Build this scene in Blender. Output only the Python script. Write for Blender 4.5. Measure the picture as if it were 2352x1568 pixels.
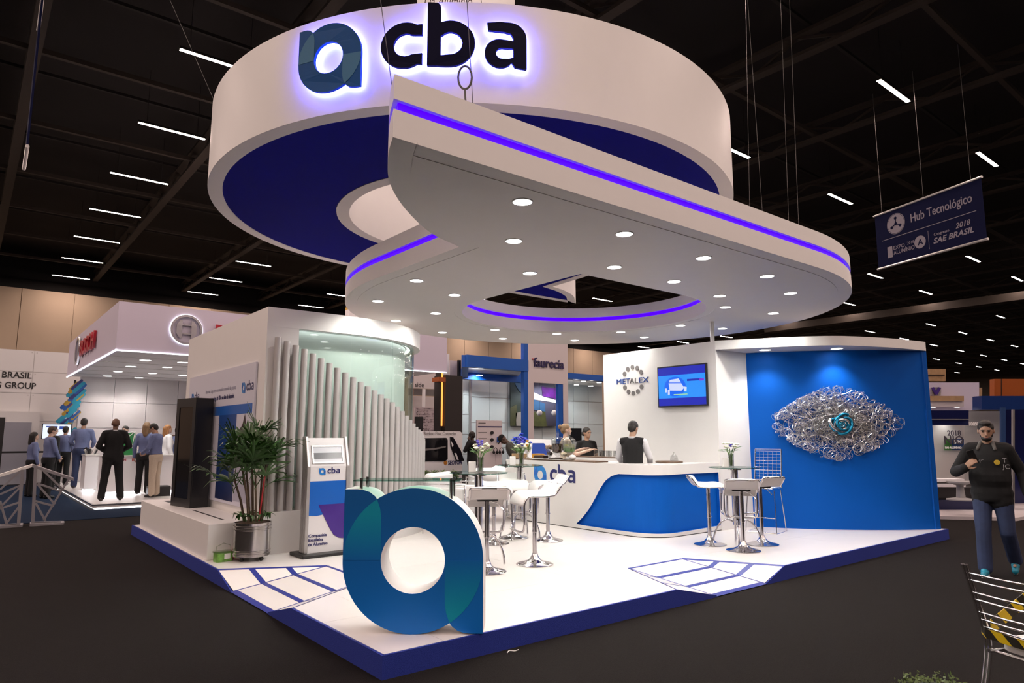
import bpy, bmesh, math, random
from mathutils import Vector, Matrix
from mathutils.geometry import tessellate_polygon
PI = math.pi
for _o in list(bpy.data.objects):
    bpy.data.objects.remove(_o)
scene = bpy.context.scene
COL = scene.collection
# ------------------------------------------------------------------ camera
# world axes: X runs along the stand's right edge, Y along its left edge, the near corner of the stand is the origin
FPX, PITCH, CAM = 1560.0, math.atan(216 / 1560.0), Vector((-2.285, -4.193, 1.58))
AZ = math.atan(-1266 * math.cos(PITCH) / FPX)
FH = Vector((-math.sin(AZ), math.cos(AZ)))
FW = Vector((FH.x * math.cos(PITCH), FH.y * math.cos(PITCH), math.sin(PITCH)))
RT = Vector((FH.y, -FH.x, 0))
UP = RT.cross(FW)
cd = bpy.data.cameras.new('camera'); cd.sensor_width = 36; cd.lens = FPX / 2352 * 36; cd.clip_end = 300
cam = bpy.data.objects.new('camera', cd); COL.objects.link(cam)
cam.matrix_world = Matrix(((RT.x, UP.x, -FW.x, CAM.x), (RT.y, UP.y, -FW.y, CAM.y), (RT.z, UP.z, -FW.z, CAM.z), (0, 0, 0, 1)))
scene.camera = cam
# ------------------------------------------------------------------ world and exposure
w = bpy.data.worlds.new('hall_air'); scene.world = w; w.use_nodes = True
w.node_tree.nodes['Background'].inputs[0].default_value = (0.75, 0.66, 0.62, 1)
w.node_tree.nodes['Background'].inputs[1].default_value = 0.05
vs = scene.view_settings
vs.view_transform = 'Standard'; vs.look = 'None'; vs.exposure = 0.36; vs.gamma = 1.0; vs.use_curve_mapping = False
cy = scene.cycles
cy.max_bounces = 5; cy.diffuse_bounces = 4; cy.glossy_bounces = 3; cy.transmission_bounces = 4; cy.transparent_max_bounces = 10
cy.caustics_reflective = False; cy.caustics_refractive = False; cy.use_adaptive_sampling = True; cy.adaptive_threshold = 0.08; cy.adaptive_min_samples = 20
cy.sample_clamp_indirect = 4.0; cy.use_denoising = True
STRIP_L = 180.0      # hall strip lamps
SPOT_W = 46.0        # canopy downlights

# ------------------------------------------------------------------ surveying helpers (photo point -> place on a known plane)
def ray(x, y):
    return FW + RT * ((x - 1176) / FPX) - UP * ((y - 784) / FPX)
def gz(x, y, z):
    d = ray(x, y); return CAM + d * ((z - CAM.z) / d.z)
def gx(x, y, X):
    d = ray(x, y); return CAM + d * ((X - CAM.x) / d.x)
def gy(x, y, Y):
    d = ray(x, y); return CAM + d * ((Y - CAM.y) / d.y)
def gd(x, y, dep):
    return CAM + ray(x, y) * dep
def zat(x, y, p):
    d = ray(x, y); v = Vector((p[0] - CAM.x, p[1] - CAM.y)); dh = Vector((d.x, d.y))
    return CAM.z + d.z * (v.dot(dh) / dh.dot(dh))
def px(p):
    v = Vector(p) - CAM; z = v.dot(FW); return (1176 + FPX * v.dot(RT) / z, 784 - FPX * v.dot(UP) / z)
def lerp(pts, x):
    if x <= pts[0][0]: return pts[0][1]
    for (a, b), (c, d) in zip(pts, pts[1:]):
        if x <= c: return b + (d - b) * (x - a) / max(c - a, 1e-9)
    return pts[-1][1]

# ------------------------------------------------------------------ materials
MATS = {}
def mat(name, col, rough=0.5, metal=0.0, emit=None, es=0.0, noise=0.0, nscale=40.0, bump=0.0, spec=0.5, coat=0.0):
    if name in MATS: return MATS[name]
    m = bpy.data.materials.new(name); m.use_nodes = True
    nt = m.node_tree; b = nt.nodes['Principled BSDF']
    c4 = (col[0], col[1], col[2], 1)
    b.inputs['Base Color'].default_value = c4
    b.inputs['Roughness'].default_value = rough; b.inputs['Metallic'].default_value = metal
    b.inputs['Specular IOR Level'].default_value = spec
    if coat: b.inputs['Coat Weight'].default_value = coat
    if emit is not None:
        b.inputs['Emission Color'].default_value = (emit[0], emit[1], emit[2], 1); b.inputs['Emission Strength'].default_value = es
    if noise or bump:
        tc = nt.nodes.new('ShaderNodeTexCoord'); n = nt.nodes.new('ShaderNodeTexNoise')
        n.inputs['Scale'].default_value = nscale; n.inputs['Detail'].default_value = 4
        nt.links.new(tc.outputs['Object'], n.inputs['Vector'])
        if noise:
            r = nt.nodes.new('ShaderNodeMix'); r.data_type = 'RGBA'
            r.inputs[6].default_value = tuple(max(0, v * (1 - noise)) for v in col) + (1,)
            r.inputs[7].default_value = tuple(min(1, v * (1 + noise)) for v in col) + (1,)
            nt.links.new(n.outputs['Fac'], r.inputs[0]); nt.links.new(r.outputs[2], b.inputs['Base Color'])
        if bump:
            bp = nt.nodes.new('ShaderNodeBump'); bp.inputs['Strength'].default_value = bump; bp.inputs['Distance'].default_value = 0.01
            nt.links.new(n.outputs['Fac'], bp.inputs['Height']); nt.links.new(bp.outputs['Normal'], b.inputs['Normal'])
    MATS[name] = m
    return m
def glass(name, tint, refl=0.04, alpha=0.9):
    if name in MATS: return MATS[name]
    m = bpy.data.materials.new(name); m.use_nodes = True; nt = m.node_tree
    for n in list(nt.nodes): nt.nodes.remove(n)
    out = nt.nodes.new('ShaderNodeOutputMaterial'); tr = nt.nodes.new('ShaderNodeBsdfTransparent'); gl = nt.nodes.new('ShaderNodeBsdfGlossy')
    lw = nt.nodes.new('ShaderNodeLayerWeight'); pw = nt.nodes.new('ShaderNodeMath'); pw.operation = 'POWER'; pw.inputs[1].default_value = 5.0
    fr = nt.nodes.new('ShaderNodeMath'); fr.operation = 'MULTIPLY_ADD'; fr.inputs[1].default_value = 0.6; fr.inputs[2].default_value = refl
    nt.links.new(lw.outputs['Facing'], pw.inputs[0]); nt.links.new(pw.outputs[0], fr.inputs[0]); mx = nt.nodes.new('ShaderNodeMixShader')
    tr.inputs['Color'].default_value = tuple(v * alpha for v in tint) + (1,)
    gl.inputs['Roughness'].default_value = 0.02
    nt.links.new(fr.outputs[0], mx.inputs[0]); nt.links.new(tr.outputs[0], mx.inputs[1]); nt.links.new(gl.outputs[0], mx.inputs[2])
    nt.links.new(mx.outputs[0], out.inputs['Surface'])
    MATS[name] = m
    return m
def gradient(name, c0, c1, axis=2, lo=-1.0, hi=1.0, rough=0.35):
    """printed colour blend along an object axis"""
    m = bpy.data.materials.new(name); m.use_nodes = True; nt = m.node_tree; b = nt.nodes['Principled BSDF']
    tc = nt.nodes.new('ShaderNodeTexCoord'); sp = nt.nodes.new('ShaderNodeSeparateXYZ'); mr = nt.nodes.new('ShaderNodeMapRange')
    mr.inputs['From Min'].default_value = lo; mr.inputs['From Max'].default_value = hi
    mx = nt.nodes.new('ShaderNodeMix'); mx.data_type = 'RGBA'
    mx.inputs[6].default_value = tuple(c0) + (1,); mx.inputs[7].default_value = tuple(c1) + (1,)
    nt.links.new(tc.outputs['Object'], sp.inputs[0]); nt.links.new(sp.outputs[axis], mr.inputs['Value'])
    nt.links.new(mr.outputs[0], mx.inputs[0]); nt.links.new(mx.outputs[2], b.inputs['Base Color'])
    b.inputs['Roughness'].default_value = rough
    MATS[name] = m
    return m

mat('white', (0.88, 0.87, 0.85), 0.45, noise=0.015, nscale=6)
mat('white_gloss', (0.82, 0.81, 0.79), 0.22, noise=0.015, nscale=4)
mat('deck', (0.84, 0.815, 0.79), 0.24, noise=0.02, nscale=3)
mat('skirt', (0.012, 0.030, 0.27), 0.9, noise=0.15, nscale=160, bump=0.3)
mat('vinyl', (0.015, 0.03, 0.27), 0.4)
mat('carpet', (0.0145, 0.0125, 0.012), 1.0, noise=0.45, nscale=140, bump=0.8, spec=0.1)
mat('carpet_blue', (0.006, 0.016, 0.040), 1.0, noise=0.4, nscale=140, bump=0.8, spec=0.1)
mat('blue', (0.0, 0.085, 0.42), 0.6, noise=0.03, nscale=5, spec=0.15)
mat('blue_dark', (0.003, 0.004, 0.19), 0.8, noise=0.1, nscale=30, spec=0.08)
mat('navy', (0.008, 0.012, 0.07), 0.35)
mat('chrome', (0.88, 0.87, 0.88), 0.14, 1.0)
mat('steel', (0.62, 0.60, 0.58), 0.22, 1.0, noise=0.08, nscale=20)
mat('alu', (0.56, 0.55, 0.54), 0.38, 0.85, noise=0.05, nscale=30)
mat('tube_grey', (0.56, 0.54, 0.53), 0.42, 0.25, noise=0.04, nscale=12)
mat('leather', (0.82, 0.81, 0.80), 0.35, noise=0.02, nscale=60, bump=0.05)
mat('black', (0.012, 0.012, 0.013), 0.4)
mat('black_gloss', (0.010, 0.010, 0.012), 0.06)
mat('rubber', (0.02, 0.02, 0.02), 0.8)
mat('wood', (0.10, 0.055, 0.03), 0.5, noise=0.5, nscale=14)
mat('wood_pale', (0.42, 0.27, 0.14), 0.55, noise=0.25, nscale=12)
mat('led_blue', (0.01, 0.0, 0.1), 0.5, emit=(0.065, 0.0, 1.0), es=1.2, spec=0.1)
mat('halo', (0.5, 0.5, 0.8), 0.5, emit=(0.09, 0.10, 1.0), es=30.0)
mat('lamp', (1, 1, 1), 0.5, emit=(1.0, 0.97, 0.92), es=16.0)
mat('strip_lamp', (1, 1, 1), 0.5, emit=(1.0, 0.75, 0.66), es=STRIP_L)
mat('strip_white', (1, 1, 1), 0.5, emit=(0.93, 0.93, 1.0), es=4.5)
mat('glow_soft', (1, 1, 1), 0.5, emit=(0.93, 0.93, 1.0), es=1.6)
mat('lamp_trim', (0.85, 0.85, 0.85), 0.4)
mat('structure_dark', (0.012, 0.010, 0.009), 0.8, noise=0.3, nscale=3)
mat('beam_brown', (0.034, 0.025, 0.018), 0.75, noise=0.2, nscale=2)
mat('roof_black', (0.006, 0.005, 0.005), 0.9)
mat('wire', (0.10, 0.095, 0.09), 0.6)
mat('hall_wall', (0.42, 0.33, 0.24), 0.8, noise=0.08, nscale=0.6)
glass('glass_clear', (0.93, 0.97, 0.95))
glass('glass_green', (0.90, 0.965, 0.945), alpha=0.98)
glass('glass_edge', (0.50, 0.78, 0.70))
glass('crystal', (0.96, 0.97, 0.97), refl=0.15, alpha=0.95)
mat('red', (0.35, 0.01, 0.015), 0.5)
mat('grey_dot', (0.16, 0.15, 0.15), 0.45)
mat('logo_blue', (0.012, 0.20, 0.58), 0.35)

# ------------------------------------------------------------------ mesh builder
class MB:
    def __init__(s):
        s.v = []; s.f = []
    def add(s, vs, fs):
        o = len(s.v); s.v += [tuple(p) for p in vs]; s.f += [tuple(i + o for i in f) for f in fs]; return s
    def box(s, c, d, rz=0.0):
        x, y, z = d[0] / 2, d[1] / 2, d[2] / 2; ca, sa = math.cos(rz), math.sin(rz)
        vs = [(c[0] + ca * i * x - sa * j * y, c[1] + sa * i * x + ca * j * y, c[2] + k * z) for k in (-1, 1) for i, j in ((-1, -1), (1, -1), (1, 1), (-1, 1))]
        return s.add(vs, [(3, 2, 1, 0), (4, 5, 6, 7), (0, 1, 5, 4), (1, 2, 6, 5), (2, 3, 7, 6), (3, 0, 4, 7)])
    def span(s, a, b):
        return s.box([(a[i] + b[i]) / 2 for i in range(3)], [abs(b[i] - a[i]) for i in range(3)])
    def bar(s, a, b, wd, ht=None):
        """square bar from a to b"""
        a, b = Vector(a), Vector(b); ht = ht or wd; d = (b - a).normalized()
        u = d.cross(Vector((0, 0, 1))); u = Vector((1, 0, 0)) if u.length < 1e-4 else u.normalized(); v = u.cross(d)
        vs = [p + u * (i * wd / 2) + v * (j * ht / 2) for p in (a, b) for i, j in ((-1, -1), (1, -1), (1, 1), (-1, 1))]
        return s.add(vs, [(0, 1, 2, 3), (7, 6, 5, 4), (0, 4, 5, 1), (1, 5, 6, 2), (2, 6, 7, 3), (3, 7, 4, 0)])
    def prism(s, cons, z0, z1, mp=None, caps=(1, 1)):
        """2-D contours (outer, holes...) extruded from z0 to z1; mp maps (x, y, z) into place"""
        mp = mp or (lambda x, y, z: (x, y, z))
        flat = [p for c in cons for p in c]; n = len(flat); o = len(s.v)
        for z in (z0, z1):
            for p in flat: s.v.append(tuple(mp(p[0], p[1], z)))
        tri = tessellate_polygon([[Vector((p[0], p[1], 0)) for p in c] for c in cons])
        for t in tri:
            a, b, c = (flat[i] for i in t)
            ccw = (b[0] - a[0]) * (c[1] - a[1]) - (b[1] - a[1]) * (c[0] - a[0]) > 0
            t = t if ccw else t[::-1]
            if caps[1]: s.f.append(tuple(i + o + n for i in t))
            if caps[0]: s.f.append(tuple(i + o for i in t[::-1]))
        k = 0
        for ci, c in enumerate(cons):
            area = sum(c[i][0] * c[(i + 1) % len(c)][1] - c[(i + 1) % len(c)][0] * c[i][1] for i in range(len(c)))
            fwd = (area > 0) == (ci == 0)
            for i in range(len(c)):
                a, b = o + k + i, o + k + (i + 1) % len(c)
                s.f.append((a, b, b + n, a + n) if fwd else (b, a, a + n, b + n))
            k += len(c)
        return s
    def strip(s, path, z0, z1, closed=False):
        """vertical ribbon along a plan path"""
        o = len(s.v); n = len(path)
        for p in path: s.v += [(p[0], p[1], z0), (p[0], p[1], z1)]
        for i in range(n if closed else n - 1):
            a, b = o + 2 * i, o + 2 * ((i + 1) % n); s.f.append((a, b, b + 1, a + 1))
        return s
    def wall(s, path, th, z0, z1):
        """vertical wall of thickness th to the left of an open plan path"""
        off = offset(path, th, False)
        return s.prism([list(path) + off[::-1]], z0, z1)
    def ring(s, out, inn, z0, z1):
        """closed wall between two matching plan loops"""
        o = len(s.v); n = len(out)
        for lp, z in ((out, z0), (inn, z0), (inn, z1), (out, z1)): s.v += [(p[0], p[1], z) for p in lp]
        for i in range(n):
            j = (i + 1) % n
            for a, b in ((0, 1), (1, 2), (2, 3), (3, 0)): s.f.append((o + a * n + i, o + b * n + i, o + b * n + j, o + a * n + j))
        return s
    def tube(s, pts, r, n=8, closed=False, cap=True):
        pts = [Vector(p) for p in pts]; m = len(pts); o = len(s.v); rs = r if isinstance(r, (list, tuple)) else [r] * m
        t0 = (pts[1] - pts[0]).normalized(); u = t0.orthogonal().normalized()
        for i, p in enumerate(pts):
            if closed: t = pts[(i + 1) % m] - pts[i - 1]
            else: t = pts[min(i + 1, m - 1)] - pts[max(i - 1, 0)]
            t = t.normalized() if t.length > 1e-9 else t0
            u = (u - t * u.dot(t)); u = u.normalized() if u.length > 1e-6 else t.orthogonal().normalized(); v = t.cross(u)
            for k in range(n):
                a = 2 * PI * k / n; s.v.append(tuple(p + u * (rs[i] * math.cos(a)) + v * (rs[i] * math.sin(a))))
        for i in range(m if closed else m - 1):
            for k in range(n):
                a, b = o + i * n, o + ((i + 1) % m) * n; s.f.append((a + k, a + (k + 1) % n, b + (k + 1) % n, b + k))
        if cap and not closed:
            s.f.append(tuple(o + k for k in range(n))[::-1]); s.f.append(tuple(o + (m - 1) * n + k for k in range(n)))
        return s
    def lathe(s, prof, n=24, c=(0, 0, 0)):
        o = len(s.v); m = len(prof)
        for r, z in prof:
            for k in range(n):
                a = 2 * PI * k / n; s.v.append((c[0] + r * math.cos(a), c[1] + r * math.sin(a), c[2] + z))
        for i in range(m - 1):
            for k in range(n):
                a, b = o + i * n, o + (i + 1) * n; s.f.append((a + k, a + (k + 1) % n, b + (k + 1) % n, b + k))
        if prof[0][0] > 1e-6: s.f.append(tuple(o + k for k in range(n))[::-1])
        if prof[-1][0] > 1e-6: s.f.append(tuple(o + (m - 1) * n + k for k in range(n)))
        return s
    def ball(s, c, r, n=12, m=8, rot=None):
        r = r if isinstance(r, (list, tuple)) else (r, r, r); o = len(s.v); c = Vector(c)
        def P(x, y, z):
            q = Vector((x * r[0], y * r[1], z * r[2])); q = rot @ q if rot else q; return tuple(c + q)
        s.v.append(P(0, 0, -1))
        for i in range(1, m):
            t = -PI / 2 + PI * i / m
            for k in range(n):
                a = 2 * PI * k / n; s.v.append(P(math.cos(t) * math.cos(a), math.cos(t) * math.sin(a), math.sin(t)))
        s.v.append(P(0, 0, 1)); top = len(s.v) - 1
        for k in range(n): s.f.append((o, o + 1 + (k + 1) % n, o + 1 + k))
        for i in range(m - 2):
            for k in range(n):
                a, b = o + 1 + i * n, o + 1 + (i + 1) * n; s.f.append((a + k, a + (k + 1) % n, b + (k + 1) % n, b + k))
        a = o + 1 + (m - 2) * n
        for k in range(n): s.f.append((a + k, a + (k + 1) % n, top))
        return s
    def cap(s, a, b, ra, rb, n=12):
        """tapered capsule"""
        a, b = Vector(a), Vector(b); s.tube([a, b], [ra, rb], n); s.ball(a, ra, n, 8); s.ball(b, rb, n, 8); return s
    def build(s, name, m, parent=None, smooth=None, bevel=0.0):
        me = bpy.data.meshes.new(name); me.from_pydata(s.v, [], s.f); me.validate(clean_customdata=False)
        me.materials.append(MATS[m] if isinstance(m, str) else m)
        if smooth:
            me.shade_smooth()
            if smooth < 179: me.set_sharp_from_angle(angle=math.radians(smooth))
        o = bpy.data.objects.new(name, me); COL.objects.link(o)
        if parent is not None: o.parent = parent
        if bevel:
            bv = o.modifiers.new('edge', 'BEVEL'); bv.width = bevel; bv.segments = 2; bv.limit_method = 'ANGLE'; bv.angle_limit = 0.6
        return o

def offset(path, d, closed=True):
    """offset a plan path to its left by d"""
    n = len(path); out = []
    for i in range(n):
        p = Vector(path[i][:2])
        a = Vector(path[i - 1][:2]) if (closed or i > 0) else None
        b = Vector(path[(i + 1) % n][:2]) if (closed or i < n - 1) else None
        ns = []
        for q, r in ((a, p), (p, b)):
            if q is None or r is None or (r - q).length < 1e-9: continue
            t = (r - q).normalized(); ns.append(Vector((-t.y, t.x)))
        nn = ns[0] if len(ns) == 1 else (ns[0] + ns[1])
        if len(ns) == 2:
            nn = nn.normalized() if nn.length > 1e-6 else ns[0]; nn = nn / max(nn.dot(ns[0]), 0.35)
        out.append((p.x + nn.x * d, p.y + nn.y * d))
    return out
def arc(c, r, a0, a1, n):
    return [(c[0] + r * math.cos(math.radians(a0 + (a1 - a0) * i / n)), c[1] + r * math.sin(math.radians(a0 + (a1 - a0) * i / n))) for i in range(n + 1)]
def circle(c, r, n=48):
    return arc(c, r, 0, 360 - 360 / n, n - 1)
def spline(pts, k=8):
    """Catmull-Rom through points"""
    P = [Vector(p) for p in pts]; out = []
    for i in range(len(P) - 1):
        a, b, c, d = P[max(i - 1, 0)], P[i], P[i + 1], P[min(i + 2, len(P) - 1)]
        for j in range(k):
            t = j / k
            out.append(0.5 * ((2 * b) + (c - a) * t + (2 * a - 5 * b + 4 * c - d) * t * t + (3 * b - a - 3 * c + d) * t ** 3))
    out.append(P[-1]); return [tuple(p) for p in out]
def rrect(w, h, r, n=5):
    out = []
    for cx, cy, a in ((w / 2 - r, h / 2 - r, 0), (-w / 2 + r, h / 2 - r, 90), (-w / 2 + r, -h / 2 + r, 180), (w / 2 - r, -h / 2 + r, 270)):
        out += arc((cx, cy), r, a, a + 90, n)
    return out
def tag(o, label, cat, group=None, kind=None):
    if label: o['label'] = label
    if cat: o['category'] = cat
    if group: o['group'] = group
    if kind: o['kind'] = kind
    return o
def struct(o):
    o['kind'] = 'structure'; return o
def thing(name, label, cat, loc=(0, 0, 0), rz=0.0, group=None, kind=None):
    o = bpy.data.objects.new(name, None); o.empty_display_size = 0.1; COL.objects.link(o)
    o.location = loc; o.rotation_euler = (0, 0, rz)
    return tag(o, label, cat, group, kind)
def copy_tree(o, parent=None):
    c = o.copy(); COL.objects.link(c)
    if parent is not None: c.parent = parent
    for ch in list(o.children): copy_tree(ch, c)
    return c
def frame(o, u, v, nrm=None):
    """map (x, y, z) -> o + u x + v y + n z"""
    o, u, v = Vector(o), Vector(u).normalized(), Vector(v).normalized(); nn = Vector(nrm).normalized() if nrm else u.cross(v)
    return lambda x, y, z=0.0: tuple(o + u * x + v * y + nn * z)
def text(name, body, m, mp, size, parent=None, ext=0.004, bold=0.0, align='LEFT', shear=0.0, spacing=1.0, width=None):
    cu = bpy.data.curves.new(name, 'FONT'); cu.body = body; cu.size = size; cu.extrude = ext; cu.offset = bold; cu.align_x = align; cu.shear = shear
    cu.space_character = spacing; cu.resolution_u = 3
    o = bpy.data.objects.new(name, cu); COL.objects.link(o)
    dg = bpy.context.evaluated_depsgraph_get(); me = bpy.data.meshes.new_from_object(o.evaluated_get(dg))
    bpy.data.objects.remove(o); bpy.data.curves.remove(cu); me.name = name
    k = 1.0
    if width:
        xs = [v.co.x for v in me.vertices]; k = width / max(max(xs) - min(xs), 1e-6)
    for v in me.vertices: v.co = Vector(mp(v.co.x * k, v.co.y, v.co.z + ext))
    me.materials.clear(); me.materials.append(MATS[m] if isinstance(m, str) else m)
    o = bpy.data.objects.new(name, me); COL.objects.link(o)
    if parent is not None: o.parent = parent
    return o
def spot(parent, loc, watts, angle=120, col=(1.0, 0.96, 0.90), blend=0.75, size=0.05):
    L = bpy.data.lights.new('downlight_beam', 'SPOT'); L.energy = watts; L.color = col; L.spot_size = math.radians(angle); L.spot_blend = blend; L.shadow_soft_size = size
    o = bpy.data.objects.new('downlight_beam', L); COL.objects.link(o); o.location = loc; o.parent = parent
    return o

# ------------------------------------------------------------------ the ring mark and its letters (unit: circle radius 1)
def mark_outline(n=14):
    a0 = math.degrees(math.atan2(0.836, -0.526)); b0 = math.degrees(math.atan2(-0.836, 0.526))
    pts = arc((0, 0), 1, 0, a0, n * 2)                                 # right side over the top to the upper notch
    pts += [(-0.56, 0.885), (-0.64, 0.945), (-0.73, 0.975), (-0.82, 0.985), (-1.0, 0.985), (-1.0, 0.0)]
    pts += arc((0, 0), 1, 180, 360 + b0, n * 2)[1:]
    pts += [(0.56, -0.885), (0.64, -0.945), (0.73, -0.975), (0.82, -0.985), (1.0, -0.985)]
    return pts
def mark_lens(sgn=1, n=12):
    """overlap of the ear (sgn=1) or the tail (sgn=-1) with the ring"""
    a0 = math.degrees(math.atan2(0.836, -0.526))
    p = arc((0, 0), 0.998, a0, 180, n) + [(-0.80, -0.30), (-0.62, -0.50), (-0.459, 0.0), (-0.459, 0.42), (-0.462, 0.60), (-0.48, 0.70)]
    p = arc((0, 0), 0.998, a0, 180, n) + [(-0.459, 0.0), (-0.459, 0.42), (-0.464, 0.60), (-0.485, 0.72)]
    return [(x * sgn, y * sgn) for x, y in p]
HOLE = 0.457
def letter_c():
    o = arc((0, 0), 0.5, 48, 312, 22); i = arc((0.02, 0), 0.25, 318, 42, 16)
    o[0] = (0.36, 0.44); o[-1] = (0.36, -0.44)
    return [o + [(0.36, -0.2)] + i[1:-1] + [(0.36, 0.2)]]
def letter_b():
    return [[(-0.46, -0.47), (-0.1, -0.5)] + arc((0, 0), 0.5, -88, 112, 20) + [(-0.19, 0.42), (-0.19, 0.72), (-0.2, 0.84), (-0.25, 0.9), (-0.46, 0.92)],
            [(-0.19, -0.26)] + arc((0, 0), 0.245, -80, 110, 14) + [(-0.19, 0.16)]]
def letter_a():
    o = [(-0.34, 0.3), (-0.36, 0.47), (-0.1, 0.5)] + arc((0.1, 0.16), 0.34, 90, 0, 8) + [(0.44, -0.5), (0.2, -0.48), (0.13, -0.37)] + arc((-0.1, -0.19), 0.31, -50, -270, 16) + \
        [(0.17, 0.1), (0.17, 0.16), (0.12, 0.25), (0.0, 0.28)]
    h = [(0.17, -0.07)] + arc((-0.06, -0.19), 0.12, 90, 270, 8) + [(0.08, -0.3), (0.17, -0.26)]
    return [o, h]
def brand(parent, mp, h, mats, ext=0.006, gap=0.35):
    """ring mark + c b a; mp maps x right, y up, z out; h is the ring's radius"""
    MB().prism([[(x * h, y * h) for x, y in mark_outline(8)], [(x * h, y * h) for x, y in circle((0, 0), HOLE, 28)][::-1]], 0, ext, mp).build('ring_mark', mats[0], parent)
    for s in (1, -1):
        MB().prism([[(x * h, y * h) for x, y in mark_lens(s, 8)]], ext, ext + 0.002, mp).build('overlap', mats[1], parent)
    k = h * 1.3
    for L, x, nm in ((letter_c(), 2.2 * h, 'letter_c'), (letter_b(), 3.4 * h, 'letter_b'), (letter_a(), 4.83 * h, 'letter_a')):
        MB().prism([[(x + a * k, 0.04 * h + b * k) for a, b in c] for c in L], 0, ext, mp).build(nm, mats[2], parent)
# ================================================================== the hall
struct(MB().box((36, 8, -0.05), (156, 84, 0.1)).build('floor', 'carpet'))
hw = struct(MB().span((-42, 40.06, 0), (112, 40.4, 9.4)).build('wall_back', 'hall_wall'))
for i in range(63):
    MB().box((-40 + i * 2.4, 40.03, 4.7), (2.37, 0.06, 9.38)).build('wall_panel', 'hall_wall', hw)
struct(MB().span((-42, 40.5, 9.4), (112, 40.7, 11.7)).build('wall_upper', 'roof_black'))
wr = struct(MB().span((111, -30, 0), (111.4, 40, 11.6)).build('wall_right', 'beam_brown'))
ceil = struct(MB().span((-42, -34, 11.6), (112, 41, 11.8)).build('ceiling', 'roof_black'))
for i in range(-8, 24):                                        # roof girders
    X = -1.72 + 4.62 * i
    b = MB(); b.span((X - 0.13, -33, 10.25), (X + 0.13, 40, 10.33)); b.span((X - 0.13, -33, 10.75), (X + 0.13, 40, 10.83))
    for k in range(0, 32):
        y = -32 + k * 2.265; b.bar((X, y, 10.33), (X, y + 1.13, 10.75), 0.06); b.bar((X, y + 1.13, 10.75), (X, y + 2.265, 10.33), 0.06)
    b.build('roof_girder', 'beam_brown', ceil)
for j in range(-8, 8):
    Y = 5.1 + 4.53 * j
    MB().span((-41, Y - 0.06, 10.38), (110, Y + 0.06, 10.5)).build('roof_purlin', 'beam_brown', ceil)
    MB().span((-41, Y + 2.2, 10.9), (110, Y + 2.28, 10.98)).build('roof_purlin', 'structure_dark', ceil)
# a long pale service beam crossing the hall on the right and a red-brown column
struct(MB().span((42.0, -6, 8.9), (42.8, 22, 9.35)).build('trim_1', 'beam_brown'))
struct(MB().span((31.2, 0.2, 0), (31.7, 0.7, 9.9)).build('trim_2', mat('column_rust', (0.16, 0.03, 0.02), 0.6)))
# hall strip lamps on their grid
sm = MB().add([(0, -0.05, 0), (0, 0.05, 0), (1.7, 0.05, 0), (1.7, -0.05, 0)], [(0, 1, 2, 3)])
hb = MB().box((0.85, 0, 0.034), (1.74, 0.13, 0.06))
hg = [MB().bar((x, 0, 0.07), (x, 0, 1.62), 0.012) for x in (0.2, 1.5)]
l0 = thing('strip_lamp', 'linear LED strip lamp hanging under the black hall roof', 'lamp', (0.75, 11.25, 10.0), group='strip lamps under the hall roof')
sm.build('tube', 'strip_lamp', l0); hb.build('housing', 'structure_dark', l0); [h_.build('hanger', 'structure_dark', l0) for h_ in hg]
ordn = ('first', 'second', 'third', 'fourth', 'fifth', 'sixth', 'seventh', 'eighth', 'ninth', 'tenth', 'eleventh', 'twelfth', 'thirteenth', 'fourteenth', 'fifteenth', 'sixteenth', 'seventeenth', 'eighteenth', 'nineteenth', 'twentieth')
lamp_label = lambda i, j: 'strip lamp in the %s roof bay, %s row from the back wall' % (ordn[i + 4], ordn[6 - j])
l0['label'] = lamp_label(0, 0)
for i in range(-4, 16):
    for j in range(-9, 7):
        X, Y = 0.75 + 6.68 * i, 11.25 + 4.53 * j
        if (i, j) == (0, 0) or (X > 56 and Y < 0) or (Y < -12 and (X > 36 or X < -14)): continue
        c = copy_tree(l0); c.location = (X, Y, 10.0); c['label'] = lamp_label(i, j)

# ================================================================== platform with two kerb ramps
pl = thing('stage_platform', 'low white exhibition platform with dark blue carpeted edge and two ramps', 'platform', (0, 0, 0))
PX, PY, PH = 9.72, 8.42, 0.15
RB = dict(o0=3.07, o1=4.95, l0=3.67, l1=4.58, i0=3.50, i1=4.43, d=0.975)
LB = dict(o0=1.59, o1=3.70, l0=2.12, l1=3.20, i0=2.20, i1=3.17, d=1.0)
DECK = [(0, 0), (RB['o0'], 0), (RB['i0'], RB['d']), (RB['i1'], RB['d']), (RB['o1'], 0), (PX, 0), (PX, PY), (0, PY),
        (0, LB['o1']), (LB['d'], LB['i1']), (LB['d'], LB['i0']), (0, LB['o0'])]
MB().prism([DECK], 0.0, 0.128).build('substructure', 'structure_dark', pl)
def cell(x0, x1, y0, y1):
    bm = bmesh.new(); vv = [bm.verts.new((p[0], p[1], 0)) for p in DECK]
    for t in tessellate_polygon([[Vector((p[0], p[1], 0)) for p in DECK]]): bm.faces.new([vv[i] for i in t])
    for co, no in (((x0, 0, 0), (-1, 0, 0)), ((x1, 0, 0), (1, 0, 0)), ((0, y0, 0), (0, -1, 0)), ((0, y1, 0), (0, 1, 0))):
        bmesh.ops.bisect_plane(bm, geom=bm.verts[:] + bm.edges[:] + bm.faces[:], plane_co=co, plane_no=no, clear_outer=True)
    bmesh.ops.dissolve_limit(bm, angle_limit=0.01, verts=bm.verts[:], edges=bm.edges[:])
    fs = [[(v.co.x, v.co.y) for v in f.verts] for f in bm.faces]; bm.free(); return fs
xs = [-1, 0.49, 2.69, 4.89, 7.09, 9.29, 12]; ys = [-1, 1.0, 2.6, 4.2, 5.8, 7.4, 12]
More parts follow.
